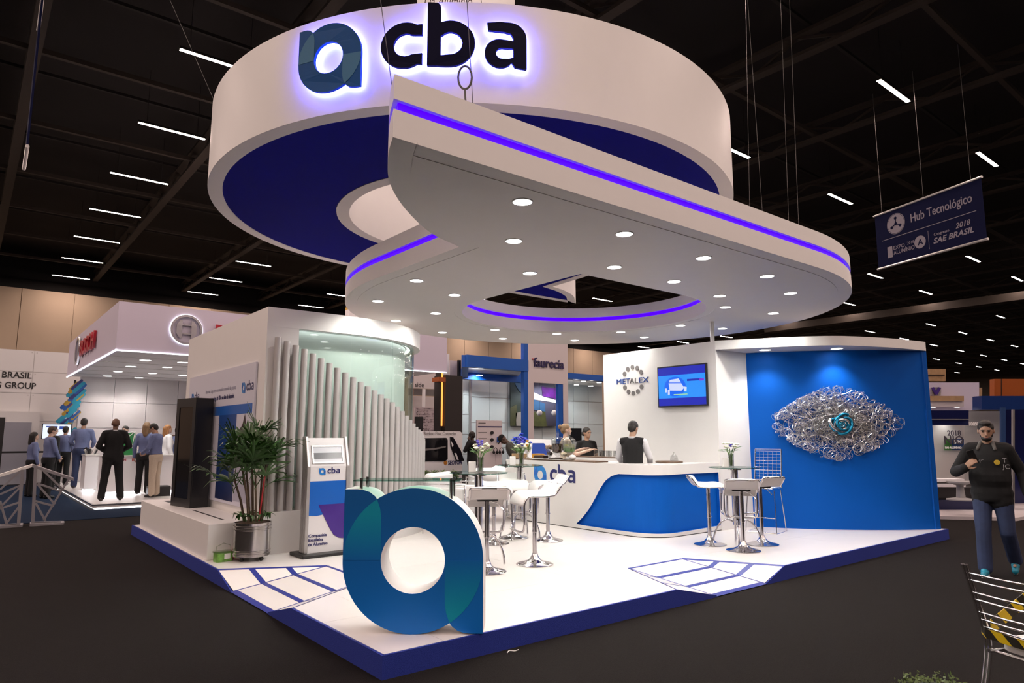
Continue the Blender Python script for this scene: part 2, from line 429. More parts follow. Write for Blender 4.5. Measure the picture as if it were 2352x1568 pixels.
for a, b in zip(xs, xs[1:]):
    for c, d in zip(ys, ys[1:]):
        for f in cell(a + 0.0012, b - 0.0012, c + 0.0012, d - 0.0012):
            if len(f) > 2: MB().prism([f], 0.129, PH).build('deck_panel', 'deck', pl)
def skirt(poly, axis):
    mp = (lambda x, y, z: (x, -z, y)) if axis == 'x' else (lambda x, y, z: (-z, x, y))
    MB().prism([poly], 0.0, 0.012, mp).build('skirt', 'skirt', pl)
H2 = PH + 0.003
skirt([(-0.012, 0), (RB['l0'], 0), (RB['l0'], 0.018), (RB['o0'], H2), (-0.012, H2)], 'x')
skirt([(RB['l1'], 0), (PX, 0), (PX, H2), (RB['o1'], H2), (RB['l1'], 0.018)], 'x')
skirt([(0, 0), (LB['l0'], 0), (LB['l0'], 0.018), (LB['o0'], H2), (0, H2)], 'y')
skirt([(LB['l1'], 0), (PY, 0), (PY, H2), (LB['o1'], H2), (LB['l1'], 0.018)], 'y')
MB().span((PX, 0, 0), (PX + 0.012, PY, H2)).build('skirt', 'skirt', pl)
for a, b in (((0, 0), (RB['o0'], 0)), ((RB['o1'], 0), (PX, 0))):
    MB().span((a[0], 0.0, PH), (b[0], 0.012, PH + 0.003)).build('edging', 'vinyl', pl)
for a, b in ((0, LB['o0']), (LB['o1'], PY)):
    MB().span((0.0, a, PH), (0.012, b, PH + 0.003)).build('edging', 'vinyl', pl)
def ribbon3(pts, wd, nrm, name, par):
    mb = MB(); nrm = Vector(nrm).normalized()
    for a, b in zip(pts, pts[1:]):
        a, b = Vector(a), Vector(b); u = nrm.cross(b - a).normalized() * (wd / 2)
        o = nrm * 0.002; i = nrm * 0.0002
        vs = [a + u + i, a - u + i, b - u + i, b + u + i, a + u + o, a - u + o, b - u + o, b + u + o]
        mb.add(vs, [(0, 1, 2, 3), (7, 6, 5, 4), (0, 4, 5, 1), (1, 5, 6, 2), (2, 6, 7, 3), (3, 7, 4, 0)])
    return mb.build(name, 'vinyl', par)
def ramp(B, sw):
    P = (lambda t, d, z: Vector((t, d, z))) if not sw else (lambda t, d, z: Vector((d, t, z)))
    Z0, Z1, e = 0.012, PH, 0.02
    I0, I1, O0, O1, L0, L1 = P(B['i0'], B['d'], Z1), P(B['i1'], B['d'], Z1), P(B['o0'], 0, Z1), P(B['o1'], 0, Z1), P(B['l0'], e, Z0), P(B['l1'], e, Z0)
    def slab(pts, name):
        n = (pts[1] - pts[0]).cross(pts[2] - pts[0]).normalized()
        if n.z < 0: pts = pts[::-1]; n = -n
        k = len(pts); vs = [p for p in pts] + [p - n * 0.012 for p in pts]
        MB().add(vs, [tuple(range(k)), tuple(range(2 * k - 1, k - 1, -1))] + [(i, i + k, (i + 1) % k + k, (i + 1) % k) for i in range(k)]).build(name, 'deck', pl)
        return n
    n1 = slab([I0, I1, L1, L0], 'ramp_panel'); n2 = slab([I0, L0, O0], 'ramp_wing'); n3 = slab([I1, O1, L1], 'ramp_wing')
    L = lambda a, b, t: a + (b - a) * t
    wv = 0.035
    ribbon3([I0, I1], 0.03, n1, 'ramp_line', pl); ribbon3([L0, L1], 0.07, n1, 'ramp_line', pl)
    ribbon3([I0, L0], wv * 0.7, n1, 'ramp_line', pl); ribbon3([I1, L1], wv, n1, 'ramp_line', pl)
    for t in (0.36, 0.70):
        ribbon3([L(I0, L0, t), L(I1, L1, t)], 0.05, n1, 'ramp_line', pl)
        ribbon3([L(I1, L1, t), L(I1, O1, t)], 0.055, n3, 'ramp_line', pl)
        ribbon3([L(I0, L0, t), L(I0, O0, t)], 0.02, n2, 'ramp_line', pl)
    ribbon3([I1, O1], 0.03, n3, 'ramp_line', pl); ribbon3([I0, O0], 0.02, n2, 'ramp_line', pl)
ramp(RB, False); ramp(LB, True)

# ================================================================== lower canopy
ZL = 3.40
CC, CR = (4.88, 2.90), 3.54
TAIL = spline([(1.34, 1.135), (0.88, 0.92), (0.37, 0.49), (-0.01, 0.056), (-0.25, -0.36), (-0.37, -0.64)], 6)
LOW = TAIL[-1:] + [(-0.1, -0.64)] + [(x * 0.5, -0.64) for x in range(1, 9)] + arc(CC, CR, -90, 180, 90) + [(1.34, 2.4), (1.34, 1.8)] + TAIL[:-1]
HC, HR = (4.85, 3.0), 1.8
LHOLE = [(3.05, 1.2), (3.6, 1.2), (4.2, 1.2)] + arc(HC, HR, -90, 180, 60) + [(3.05, 2.4), (3.05, 1.8)]
lc = thing('suspended_canopy', 'leaf-shaped white suspended canopy with blue light groove and round downlights', 'canopy', (0, 0, 0))
z1, z2, z3 = ZL + 0.186, ZL + 0.252, ZL + 0.415
MB().prism([LOW, LHOLE[::-1]], ZL, z1).build('lower_band', 'white', lc, smooth=30)
MB().prism([LOW, LHOLE[::-1]], z2, z3).build('upper_band', 'white', lc, smooth=30)
gi, gh = offset(LOW, 0.03), offset(LHOLE, -0.03)
MB().strip(gi, z1, z2, True).build('light_groove', 'led_blue', lc, smooth=30)
MB().strip(gh[::-1], z1, z2, True).build('light_groove', 'led_blue', lc, smooth=30)
MB().prism([offset(LOW, 0.16), offset(LHOLE, -0.12)[::-1]], ZL - 0.004, ZL).build('soffit_panel', 'white', lc)
DL = [(1200, 463), (1434, 537), (1180, 553), (1616, 592), (1411, 613), (1217, 627), (957, 644), (1762, 634), (1548, 646), (1816, 673), (1653, 679), (1044, 677),
      (868, 691), (1001, 719), (1666, 705), (1776, 719), (909, 736), (1563, 747), (1659, 754), (1137, 757), (1016, 763), (1155, 777),
      (1279, 766), (1320, 781), (1426, 762), (1480, 774)]
def downlight(parent, p, watts, r=0.075, angle=125, mname='lamp', col=(1.0, 0.955, 0.885)):
    tr = MB().lathe([(r, 0), (r + 0.012, 0), (r + 0.012, -0.006), (r, -0.006), (r, 0)], 20, p).build('downlight', 'lamp_trim', parent, smooth=40)
    MB().lathe([(0, -0.003), (r, -0.003), (r, -0.001), (0, -0.001)], 20, p).build('lens', mname, tr)
    if watts: spot(tr, (p[0], p[1], p[2] - 0.03), watts, angle, col)
for a in DL:
    p = gz(a[0], a[1], ZL - 0.004); downlight(lc, (p.x, p.y, ZL - 0.004), SPOT_W, angle=166)

# ================================================================== upper ring
ZU, ZT = 4.60, 5.60
UC, UR = (3.18, 3.43), 3.5
EAR = spline([(6.9, 5.9), (7.35, 6.03), (7.86, 6.3), (8.25, 6.65), (8.55, 6.93)], 5)
RING = arc(UC, UR, 90, 360, 100) + [(6.72, 4.2), (6.82, 5.1)] + EAR
uc = thing('ring_canopy', 'large white suspended ring with dark blue underside hanging above the canopy', 'canopy', (0, 0, 0))
ri = offset(RING, 0.17)
MB().ring(RING, ri, ZU, ZT).build('outer_wall', 'white', uc, smooth=30)
MB().ring(circle((3.18, 3.45), 1.92, 72), circle((3.18, 3.45), 1.75, 72), ZU, ZT).build('inner_wall', 'white', uc, smooth=30)
MB().prism([offset(RING, 0.165), circle((3.18, 3.45), 1.925, 64)[::-1]], ZU + 0.006, ZU + 0.04).build('soffit', 'blue_dark', uc)
sg = thing('halo_sign', 'backlit dark blue ring mark and three letters on the white ring', 'sign', (0, 0, 0))
mat('sign_ring', (0.002, 0.075, 0.26), 0.5, spec=0.15); mat('sign_over', (0.05, 0.18, 0.32), 0.5, spec=0.2); mat('sign_letter', (0.002, 0.002, 0.02), 0.6, spec=0.1)
def sign_map(off):
    def f(x, y, z=0.0):
        t = math.radians(211.2) + x / UR; r = UR + off + z
        return (UC[0] + r * math.cos(t), UC[1] + r * math.sin(t), 5.125 + y)
    return f
brand(sg, sign_map(0.05), 0.345, ('sign_ring', 'sign_over', 'sign_letter'), ext=0.03)
# light-emitting backs of the letters
def glow(cons, name):
    MB().prism(cons, -0.006, -0.001, sign_map(0.05)).build(name, 'halo', sg)
hm = 0.345
glow([[(x * hm, y * hm) for x, y in offset(mark_outline(8), 0.03)], [(x * hm, y * hm) for x, y in circle((0, 0), HOLE + 0.03, 28)][::-1]], 'led_back')
for L, x in ((letter_c(), 2.2), (letter_b(), 3.4), (letter_a(), 4.83)):
    glow([[(x * hm + a * hm * 1.3, 0.04 * hm + b * hm * 1.3) for a, b in c] for c in L], 'led_back')
# suspension wires: ring and canopy
def wire(a, b, label, r=0.0035):
    return tag(MB().tube([a, b], r, 5).build('suspension_wire', 'wire'), label, 'wire', 'suspension wires of the canopies')
# ================================================================== meeting room with curved glass front
rm = thing('meeting_room', 'white meeting room block with curved glass front behind grey tubes', 'room', (0, 0, 0))
RX, RY, RZ = 0.65, 4.45, 3.22
RC, RR = (1.75, 6.5), 2.05
HEAD = [(RX + 0.1, RY), (1.0, RY), (1.35, RY)] + arc(RC, RR, -90, 0, 36) + [(3.8, 8.35)]
MB().span((RX, RY, PH), (RX + 0.1, 8.35, RZ)).build('facade', 'white', rm)
MB().wall(HEAD, 0.16, 2.97, RZ).build('header', 'white', rm, smooth=30)
MB().prism([[(RX + 0.1, RY + 0.004), (1.07, RY + 0.004), (1.07, RY + 0.14), (RX + 0.1, RY + 0.14)]], 0.6, 2.97).build('pier', 'white', rm)
PL = [(RX - 0.02, RY - 0.16), (1.75, RY - 0.16)] + arc(RC, RR + 0.16, -88, 0, 30) + [(3.96, 8.35)]
MB().wall(PL, 0.36, PH, 0.65).build('plinth', 'white_gloss', rm, smooth=30)
MB().span((RX + 0.1, 8.25, PH), (3.6, 8.34, RZ - 0.01)).build('back_wall', 'white', rm)
MB().prism([offset(HEAD, 0.05, False) + [(RX + 0.12, 8.2)]], 3.0, 3.04).build('room_ceiling', 'white', rm)
GP = offset([(1.07, RY)] + arc(RC, RR, -90, 0, 36) + [(3.8, 7.4), (3.8, 8.3)], 0.09, False)
def along(path, s):
    for a, b in zip(path, path[1:]):
        L = math.hypot(b[0] - a[0], b[1] - a[1])
        if s <= L: t = s / L; return (a[0] + (b[0] - a[0]) * t, a[1] + (b[1] - a[1]) * t)
        s -= L
    return path[-1]
glen = sum(math.hypot(b[0] - a[0], b[1] - a[1]) for a, b in zip(GP, GP[1:])); npan = 7
MB().wall(offset(GP, 0.15, False), 0.03, 0.6, 2.99).build('inner_lining', 'white', rm, smooth=30)
for i in range(npan):
    seg = [along(GP, glen * (i + k / 6) / npan + (0.004 if k == 0 else -0.004 if k == 6 else 0)) for k in range(7)]
    MB().wall(seg, 0.012, 0.6, 2.97).build('pane', 'glass_green', rm, smooth=30)
    if i:
        q = seg[0]; MB().ball((q[0], q[1] - 0.01, 1.75), 0.015, 8, 6).build('glass_clip', 'chrome', rm)
TP = offset(HEAD, -0.075, False)
TH = [(0.12, 2.82), (0.52, 2.68), (0.9, 2.5), (1.35, 2.28), (1.6, 2.17), (1.93, 2.03), (2.34, 1.81), (2.6, 1.70), (3.18, 1.52), (3.4, 1.45)]
for i in range(28):
    sq_ = 0.02 + 0.117 * i; q = along(TP, sq_)
    MB().tube([(q[0], q[1], 0.651), (q[0], q[1], lerp(TH, sq_ + 0.1))], 0.042, 18).build('tube', 'tube_grey', rm, smooth=40)
mat('fill_glow', (1, 1, 1), 0.5, emit=(0.95, 1.0, 0.98), es=2.2)
cv = offset(GP, 0.03, False); cv2 = offset(GP, 0.11, False)
MB().prism([cv + cv2[::-1]], 2.985, 2.995).build('fill_strip', 'fill_glow', rm)  # added glowing ribbon, no real lamp; brightens the room behind the glass

# ------------------------------------------------------------------ low bench along the facade
bn = thing('bench_plinth', 'low white box plinth running along the left side of the stand', 'plinth', (0, 0, 0))
MB().span((0.05, 4.344, PH), (RX - 0.025, 8.15, 0.556)).build('body', 'white', bn, bevel=0.006)
MB().span((0.30, 4.70, 0.556), (0.325, 6.1, 0.559)).build('cable_slot', 'black', bn)
MB().span((0.30, 7.1, 0.556), (0.40, 7.8, 0.559)).build('cable_slot', 'black', bn)
kp = thing('display_kiosk', 'tall black touchscreen kiosk standing on the white bench', 'kiosk', (0.346, 6.381, 0.556), math.atan2(7.017 - 6.381, 0.236 - 0.346) - PI / 2)
# local: y runs along the screen face, x goes back
kw = 0.645
MB().span((0, 0, 0), (0.25, kw, 1.57)).build('housing', 'black', kp, bevel=0.008)
MB().prism([[(0.0, 0.0), (kw, 0.0), (kw, 1.57), (0.0, 1.57)], [(0.09, 0.12), (0.09, 1.44), (kw - 0.1, 1.44), (kw - 0.1, 0.12)]], 0, 0.012, lambda x, y, z: (-z, x, y)).build('bezel', 'black', kp)
MB().span((-0.003, 0.09, 0.12), (-0.0005, kw - 0.1, 1.44)).build('screen', 'black_gloss', kp)
cs = tag(MB().box((0, 0, 0.18), (0.5, 0.34, 0.34)).build('equipment_case', 'black', bevel=0.03), 'black equipment case behind the end of the white bench', 'case'); _q = gz(362, 1148, 0); cs.location = (_q.x, _q.y, 0.0)
# ------------------------------------------------------------------ poster on the facade
po = thing('wall_poster', 'printed white and blue poster board on the meeting room facade', 'poster', (RX - 0.03, 0, 0))
pm = lambda y, z, n=0.0: (-n, y, z)
def prect(y0, y1, z0, z1, m, nm, n0=0.0, n1=0.002):
    return MB().prism([[(-y0, z0), (-y1, z0), (-y1, z1), (-y0, z1)][::-1] if y0 < y1 else [(-y0, z0), (-y1, z0), (-y1, z1), (-y0, z1)]], n0, n1, lambda x, y, z: (-z, -x, y)).build(nm, m, po)
mat('poster_white', (0.70, 0.70, 0.80), 0.4); mat('poster_grey', (0.45, 0.45, 0.55), 0.4); gradient('poster_deep', (0.004, 0.012, 0.07), (0.01, 0.07, 0.30), 2, 0.7, 1.85)
mat('poster_blue', (0.01, 0.12, 0.50), 0.4); mat('ink_navy', (0.016, 0.018, 0.11), 0.4); mat('ink_brown', (0.05, 0.025, 0.03), 0.6)
prect(8.0, 4.72, 0.66, 2.53, 'poster_white', 'board', -0.025, 0.0)
prect(7.6, 4.78, 1.87, 2.0, 'poster_blue', 'print_band')
prect(6.2, 5.4, 0.70, 1.87, 'poster_deep', 'print_panel')
prect(5.38, 4.80, 0.72, 1.6, 'poster_grey', 'print_panel')
MB().prism([[(5.05, 1.86), (5.12, 1.74), (5.22, 1.66), (5.25, 1.57), (5.12, 1.53), (4.98, 1.54), (4.92, 1.60), (4.98, 1.70)]], 0.002, 0.004, lambda x, y, z: (-z, x, y)).build('print_heap', 'ink_brown', po)
fm = frame((-0.001, 5.02, 2.21), (0, -1, 0), (0, 0, 1))
brand(po, frame((-0.001, 5.17, 2.215), (0, -1, 0), (0, 0, 1)), 0.075, ('logo_blue', 'poster_blue', 'ink_navy'), ext=0.002)
brand(po, frame((-0.001, 7.75, 2.19), (0, -1, 0), (0, 0, 1)), 0.07, ('logo_blue', 'poster_blue', 'ink_navy'), ext=0.002)
text('print_text', 'Para criar a liga entre o seu mundo e o mundo das pessoas,', 'poster_grey', frame((-0.001, 7.0, 2.22), (0, -1, 0), (0, 0, 1)), 0.085, po, ext=0.001, width=1.5)
text('print_text', 'a tecnologia da CBA vai além do alumínio.', 'ink_navy', frame((-0.001, 6.75, 2.10), (0, -1, 0), (0, 0, 1)), 0.085, po, ext=0.001, bold=0.002, width=1.2)

# ================================================================== information totem
tt = thing('info_totem', 'white information totem with tilted screen and blue and purple print', 'totem', (0.98, 3.707, PH))
TWd = 0.60
MB().box((TWd / 2 - 0.02, 0.21, 0.02), (TWd + 0.04, 0.42, 0.04)).build('base', 'black', tt, bevel=0.008)
prof = [(0.13, 0.04), (0.13, 1.06), (0.235, 1.40), (0.30, 1.40), (0.27, 1.06), (0.27, 0.04)]          # (depth, height)
mat('totem_white', (0.76, 0.75, 0.76), 0.4)
MB().prism([prof], 0.06, 0.53, lambda x, y, z: (z, x, y)).build('body', 'totem_white', tt)
for x0 in (0.02, 0.53):
    MB().prism([[(p[0] - (0.018 if i < 3 else -0.012), p[1] + (0.02 if 1.3 < p[1] else 0)) for i, p in enumerate(prof)]], x0, x0 + 0.04, lambda x, y, z: (z, x, y)).build('side_frame', 'alu', tt, bevel=0.01)
    for k in range(3):
        MB().span((x0 - 0.004 if x0 < 0.3 else x0 + 0.04, 0.15 + 0.04 * k, 0.05), (x0 if x0 < 0.3 else x0 + 0.044, 0.165 + 0.04 * k, 1.05)).build('frame_rib', 'alu', tt)
front = frame((0.06, 0.128, 0.04), (1, 0, 0), (0, 0, 1))
sd = Vector((0, 0.105, 0.34)).normalized()
scr = frame((0.06, 0.128, 1.06), (1, 0, 0), sd)
MB().prism([[(0.03, 0.03), (0.44, 0.03), (0.44, 0.26), (0.03, 0.26)], [(0.05, 0.05), (0.05, 0.24), (0.42, 0.24), (0.42, 0.05)]], 0, 0.012, scr).build('screen_bezel', 'alu', tt)
mat('screen_pale', (0.3, 0.3, 0.32), 0.2, emit=(0.55, 0.57, 0.6), es=0.35); mat('screen_mid', (0.05, 0.05, 0.055), 0.2, emit=(0.10, 0.10, 0.11), es=0.5)
MB().prism([[(0.05, 0.05), (0.42, 0.05), (0.42, 0.24), (0.05, 0.24)]], 0, 0.004, scr).build('screen', 'screen_pale', tt)
MB().prism([[(0.05, 0.09), (0.42, 0.09), (0.42, 0.165), (0.05, 0.165)]], 0.004, 0.006, scr).build('screen_picture', 'screen_mid', tt)
mat('totem_blue', (0.0, 0.10, 0.46), 0.35); mat('totem_purple', (0.045, 0.012, 0.20), 0.35)
MB().prism([[(0.0, 0.44), (0.10, 0.43), (0.24, 0.45), (0.47, 0.50), (0.47, 0.84), (0.0, 0.84)]], 0, 0.002, front).build('print_blue', 'totem_blue', tt)
MB().prism([[(0.47, 0.14), (0.40, 0.15), (0.33, 0.19), (0.27, 0.28), (0.12, 0.56), (0.47, 0.56)]], 0.002, 0.0035, front).build('print_purple', 'totem_purple', tt)
brand(tt, frame((0.215, 0.126, 0.995), (1, 0, 0), (0, 0, 1)), 0.042, ('logo_blue', 'poster_blue', 'ink_navy'), ext=0.002)
for k, t_ in enumerate(('Companhia', 'Brasileira', 'de Alumínio')):
    text('print_text', t_, 'ink_navy', frame((0.07, 0.126, 0.225 - 0.05 * k), (1, 0, 0), (0, 0, 1)), 0.05, tt, ext=0.001, bold=0.0012)

# ================================================================== ring-mark sculpture with a glass shelf
SR = 0.52
sc_ = thing('logo_sculpture', 'big blue ring-shaped logo sculpture with white sides at the front corner', 'sculpture', (0.393, 0.305, PH), math.radians(-40))
smap = lambda x, y, z: (x, -z, y + SR)          # local: x right, y back, z up; face looks along -y
mo = [(x * SR, y * SR) for x, y in mark_outline(24)]; mh = [(x * SR, y * SR) for x, y in circle((0, 0), HOLE, 64)]
MB().prism([mo, mh[::-1]], -0.30, 0.0, smap).build('body', 'white', sc_, smooth=35)
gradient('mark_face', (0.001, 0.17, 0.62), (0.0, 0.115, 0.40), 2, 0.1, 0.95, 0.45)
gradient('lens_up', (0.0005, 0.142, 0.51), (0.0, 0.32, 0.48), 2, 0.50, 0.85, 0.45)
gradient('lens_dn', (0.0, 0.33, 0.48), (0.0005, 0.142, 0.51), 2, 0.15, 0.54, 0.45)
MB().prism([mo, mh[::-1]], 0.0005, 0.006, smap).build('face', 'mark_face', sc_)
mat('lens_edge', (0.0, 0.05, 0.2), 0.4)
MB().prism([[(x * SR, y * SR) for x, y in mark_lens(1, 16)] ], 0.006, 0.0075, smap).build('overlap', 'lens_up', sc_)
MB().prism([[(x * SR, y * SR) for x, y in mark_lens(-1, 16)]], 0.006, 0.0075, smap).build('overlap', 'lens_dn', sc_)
gzp = 2 * SR + 0.05
for x, y in ((-0.41, 0.05), (-0.41, 0.25), (0.27, 0.05), (0.27, 0.25)):
    zz = SR + SR * math.sqrt(max(0.0, 1 - (x / SR) ** 2)) if x > 0 else SR * 1.96
    MB().tube([(x, y, zz - 0.02), (x, y, gzp + 0.02)], 0.012, 12).build('shelf_post', 'steel', sc_, smooth=40)
MB().box((-0.06, 0.15, gzp + 0.004), (0.80, 0.30, 0.008)).build('glass_shelf', 'glass_edge', sc_)

# ================================================================== potted palm, tub and cloth
random.seed(5)
pp = thing('potted_palm', 'green palm in a shiny round steel pot beside the white bench', 'plant', (0.47, 4.08, PH))
MB().lathe([(0.0, 0.05), (0.19, 0.05), (0.205, 0.055), (0.205, 0.07), (0.212, 0.075), (0.212, 0.085), (0.205, 0.09), (0.205, 0.105), (0.212, 0.11), (0.212, 0.12), (0.205, 0.125), (0.205, 0.345),
            (0.213, 0.35), (0.213, 0.36), (0.206, 0.365), (0.206, 0.38), (0.214, 0.385), (0.214, 0.395), (0.207, 0.40), (0.213, 0.43), (0.2, 0.43), (0.2, 0.395), (0.0, 0.395)], 40).build('pot', 'steel', pp, smooth=35)
for k in range(4):
    a = k * PI / 2 + 0.5; MB().ball((0.15 * math.cos(a), 0.15 * math.sin(a), 0.025), 0.025, 10, 8).build('caster', 'rubber', pp)
mat('soil', (0.06, 0.035, 0.022), 0.95, noise=0.5, nscale=60, bump=1.0)
MB().lathe([(0.198, 0.40), (0.15, 0.43), (0.0, 0.445)], 24).build('soil', 'soil', pp, smooth=60)
mat('palm_leaf', (0.028, 0.085, 0.014), 0.42, noise=0.45, nscale=9); mat('palm_stem', (0.07, 0.045, 0.025), 0.8, noise=0.5, nscale=30)
def frond(base, out, size, nleaf):
    """a fan of pointed leaflets at the end of a stalk"""
    mb = MB(); base = Vector(base); out = Vector(out).normalized(); tip = base + out * size * 0.55 + Vector((0, 0, 0.05))
    mb.tube([base, base.lerp(tip, 0.5) + Vector((0, 0, 0.03)), tip], [0.006, 0.005, 0.004], 6)
    side = out.cross(Vector((0, 0, 1))); side = side.normalized() if side.length > 1e-3 else Vector((1, 0, 0)); upv = side.cross(out)
    for k in range(nleaf):
        a = (k / (nleaf - 1) - 0.5) * 2.9 + random.uniform(-0.06, 0.06)
        d = (out * math.cos(a) + side * math.sin(a) + upv * random.uniform(0.0, 0.25)).normalized(); L = size * random.uniform(0.65, 1.0) * (1 - 0.1 * abs(a))
        w_ = d.cross(upv).normalized() * 0.018; n_ = d.cross(w_).normalized() * 0.004
        pts = [tip, tip + d * L * 0.4 + Vector((0, 0, 0.01)), tip + d * L * 0.8 - Vector((0, 0, 0.03 * random.random())), tip + d * L - Vector((0, 0, 0.09 * random.random() + 0.01))]
        ws = (0.25, 1.0, 0.85, 0.15); vs = []
        for p, s in zip(pts, ws): vs += [p - w_ * s, p + n_, p + w_ * s]
        fs = []
        for i in range(3):
            q = i * 3; fs += [(q, q + 1, q + 4, q + 3), (q + 1, q + 2, q + 5, q + 4)]
        mb.add(vs, fs)
    return mb
stems = [(-0.05, -0.02, 0.60), (-0.02, 0.05, 0.75), (0.02, -0.04, 0.55), (0.10, 0.0, 0.82), (0.085, 0.03, 0.65), (-0.08, 0.04, 0.5), (0.0, 0.0, 0.9)]
for i, (x, y, h) in enumerate(stems):
    lean = Vector((x * 0.9 - 0.05, y * 0.9 + 0.04, 0)); top = Vector((x, y, 0.42 + h)) + lean
    MB().tube([(x, y, 0.40), (x + lean.x * 0.4, y + lean.y * 0.4, 0.42 + h * 0.5), top], [0.016, 0.014, 0.011], 8).build('stem', 'palm_stem', pp, smooth=60)
    for k in range(5):
        a = k * 2.4 + i * 0.9; el = random.uniform(0.25, 1.3)
        o = frond(top - Vector((0, 0, 0.10 * k * (0.8 if h > 0.6 else 0.4))), (math.cos(a) * math.cos(el), math.sin(a) * math.cos(el), math.sin(el)), random.uniform(0.34, 0.46), 10)
        o.build('frond', 'palm_leaf', pp, smooth=60)
for k in range(9):
    a = k * 0.7; b = Vector((0.09 * math.cos(a), 0.09 * math.sin(a), 0.42)); d = Vector((math.cos(a), math.sin(a), 0.5)).normalized()
    frond(b, d, 0.13, 4).build('frond', 'palm_leaf', pp, smooth=60)
MB().tube([(0.06, -0.02, 0.42), (0.10, -0.03, 0.95)], 0.009, 6).build('support_stick', 'red', pp)
tb = thing('salad_tub', 'clear plastic tub with green print on the floor by the bench', 'tub', (0.19, 4.20, PH), 0.15)
mat('tub_green', (0.16, 0.36, 0.07), 0.35, noise=0.7, nscale=25); glass('tub_clear', (0.88, 0.92, 0.86))
MB().prism([rrect(0.19, 0.13, 0.03)], 0, 0.10).build('body', 'tub_green', tb, bevel=0.006)
MB().prism([rrect(0.21, 0.15, 0.035)], 0.10, 0.115).build('lid', 'tub_clear', tb)
MB().box((0.02, -0.0655, 0.06), (0.07, 0.002, 0.06)).build('sticker', 'white', tb)
MB().tube([(-0.09, 0, 0.11), (-0.08, 0, 0.17), (0, 0, 0.20), (0.08, 0, 0.17), (0.09, 0, 0.11)], 0.004, 6).build('handle', 'tub_clear', tb)
rc = tag(MB().prism([[(0, 0), (0.12, 0), (0.10, 0.10), (0.05, 0.14), (0.01, 0.08)]], 0, 0.03, lambda x, y, z: (x, -z, y)).build('red_cloth', 'red', bevel=0.01), 'folded red cloth between the bench and the steel pot', 'cloth'); rc.location = (0.30, 4.335, PH)
# ================================================================== storage block: bar wall, curved blue wall
st = thing('storage_block', 'white storage block with a curved bright blue feature wall', 'wall block', (0, 0, 0))
MX, MY0, MY1, MZ = 6.871, 2.08, 4.50, 3.06
MB().span((MX, MY0, PH), (MX + 0.1, MY1, MZ)).build('bar_wall', 'white', st)
MB().span((MX + 0.1, MY1 - 0.1, PH), (9.5, MY1, MZ)).build('rear_wall', 'white', st)
MB().prism([[(MX + 0.1, MY0), (7.64, 2.03), (7.64, 2.13), (MX + 0.1, MY0 + 0.1)]], PH, MZ - 0.14).build('return_wall', 'white', st)
def circ3(a, b, c):
    ax, ay, bx, by, cx, cy_ = *a, *b, *c
    d = 2 * (ax * (by - cy_) + bx * (cy_ - ay) + cx * (ay - by))
    ux = ((ax * ax + ay * ay) * (by - cy_) + (bx * bx + by * by) * (cy_ - ay) + (cx * cx + cy_ * cy_) * (ay - by)) / d
    uy = ((ax * ax + ay * ay) * (cx - bx) + (bx * bx + by * by) * (ax - cx) + (cx * cx + cy_ * cy_) * (bx - ax)) / d
    return (ux, uy), math.hypot(ax - ux, ay - uy)
bc, br = circ3((7.63, 2.05), (8.44, 0.92), (9.63, 0.06))
t0 = math.atan2(2.05 - bc[1], 7.63 - bc[0]); t1 = math.atan2(0.06 - bc[1], 9.63 - bc[0])
if t1 < t0: t1 += 2 * PI
if t1 - t0 > PI: t0 += 2 * PI
BW = [(bc[0] + br * math.cos(t0 + (t1 - t0) * k / 40), bc[1] + br * math.sin(t0 + (t1 - t0) * k / 40)) for k in range(41)]
MB().wall(BW, 0.08, PH, MZ).build('blue_wall', 'blue', st, smooth=30)
HB = spline([(6.86, 2.075), (7.10, 1.66), (7.36, 1.20), (7.62, 0.84), (7.96, 0.55), (8.71, 0.235), (9.54, 0.06)], 8)
MB().prism([HB + [(p[0], p[1]) for p in BW[::-1]] + [(7.63, 2.075), (6.975, 2.078)]], MZ - 0.14, MZ + 0.003).build('header_band', 'white', st, smooth=30)
MB().span((9.53, 0.09, PH), (9.61, MY1, MZ - 0.01)).build('side_wall', 'blue', st)
for q in ((7.50, 1.60), (8.20, 0.80)):
    downlight(st, (q[0], q[1], MZ - 0.14), 38, r=0.085, angle=110, col=(0.93, 0.95, 1.0))
MB().tube([(6.98, 2.2, MZ), (6.98, 2.2, ZL - 0.004)], 0.033, 14).build('canopy_post', 'white', st, smooth=40)
# METALEX sign on the bar wall (reads towards -X)
ms = thing('wall_sign', 'blue and grey lettering between two arcs of grey dots on the white wall', 'sign', (MX, 0, 0))
mat('metalex_blue', (0.01, 0.06, 0.30), 0.4)
c0 = gx(1452, 872, MX); mm = lambda x, y, z=0.0: (-0.001 - z, c0.y - x, c0.z + y)
mpx = lambda x, y: gx(1380 + x / 8.4, 820 + y / 8.4, MX)
for x, y in ((460, 322), (522, 228), (612, 190), (705, 208), (778, 287), (468, 587), (537, 670), (628, 695), (718, 660), (788, 572)):
    q = mpx(x, y); MB().prism([circle((c0.y - q.y, q.z - c0.z), 0.041, 20)], 0, 0.008, mm).build('dot', 'grey_dot', ms)
zl_ = mpx(610, 505).z
for t_, m_, xa, xb in (('MET', 'metalex_blue', 300, 556), ('AL', 'grey_dot', 556, 720), ('EX', 'metalex_blue', 726, 915)):
    ya_, yb_ = mpx(xa, 450).y, mpx(xb, 450).y
    text('letters', t_, m_, lambda x, y, z, y0=ya_: (-0.001 - z, y0 - x, zl_ + y), 0.135, ms, ext=0.004, bold=0.0, width=ya_ - yb_)
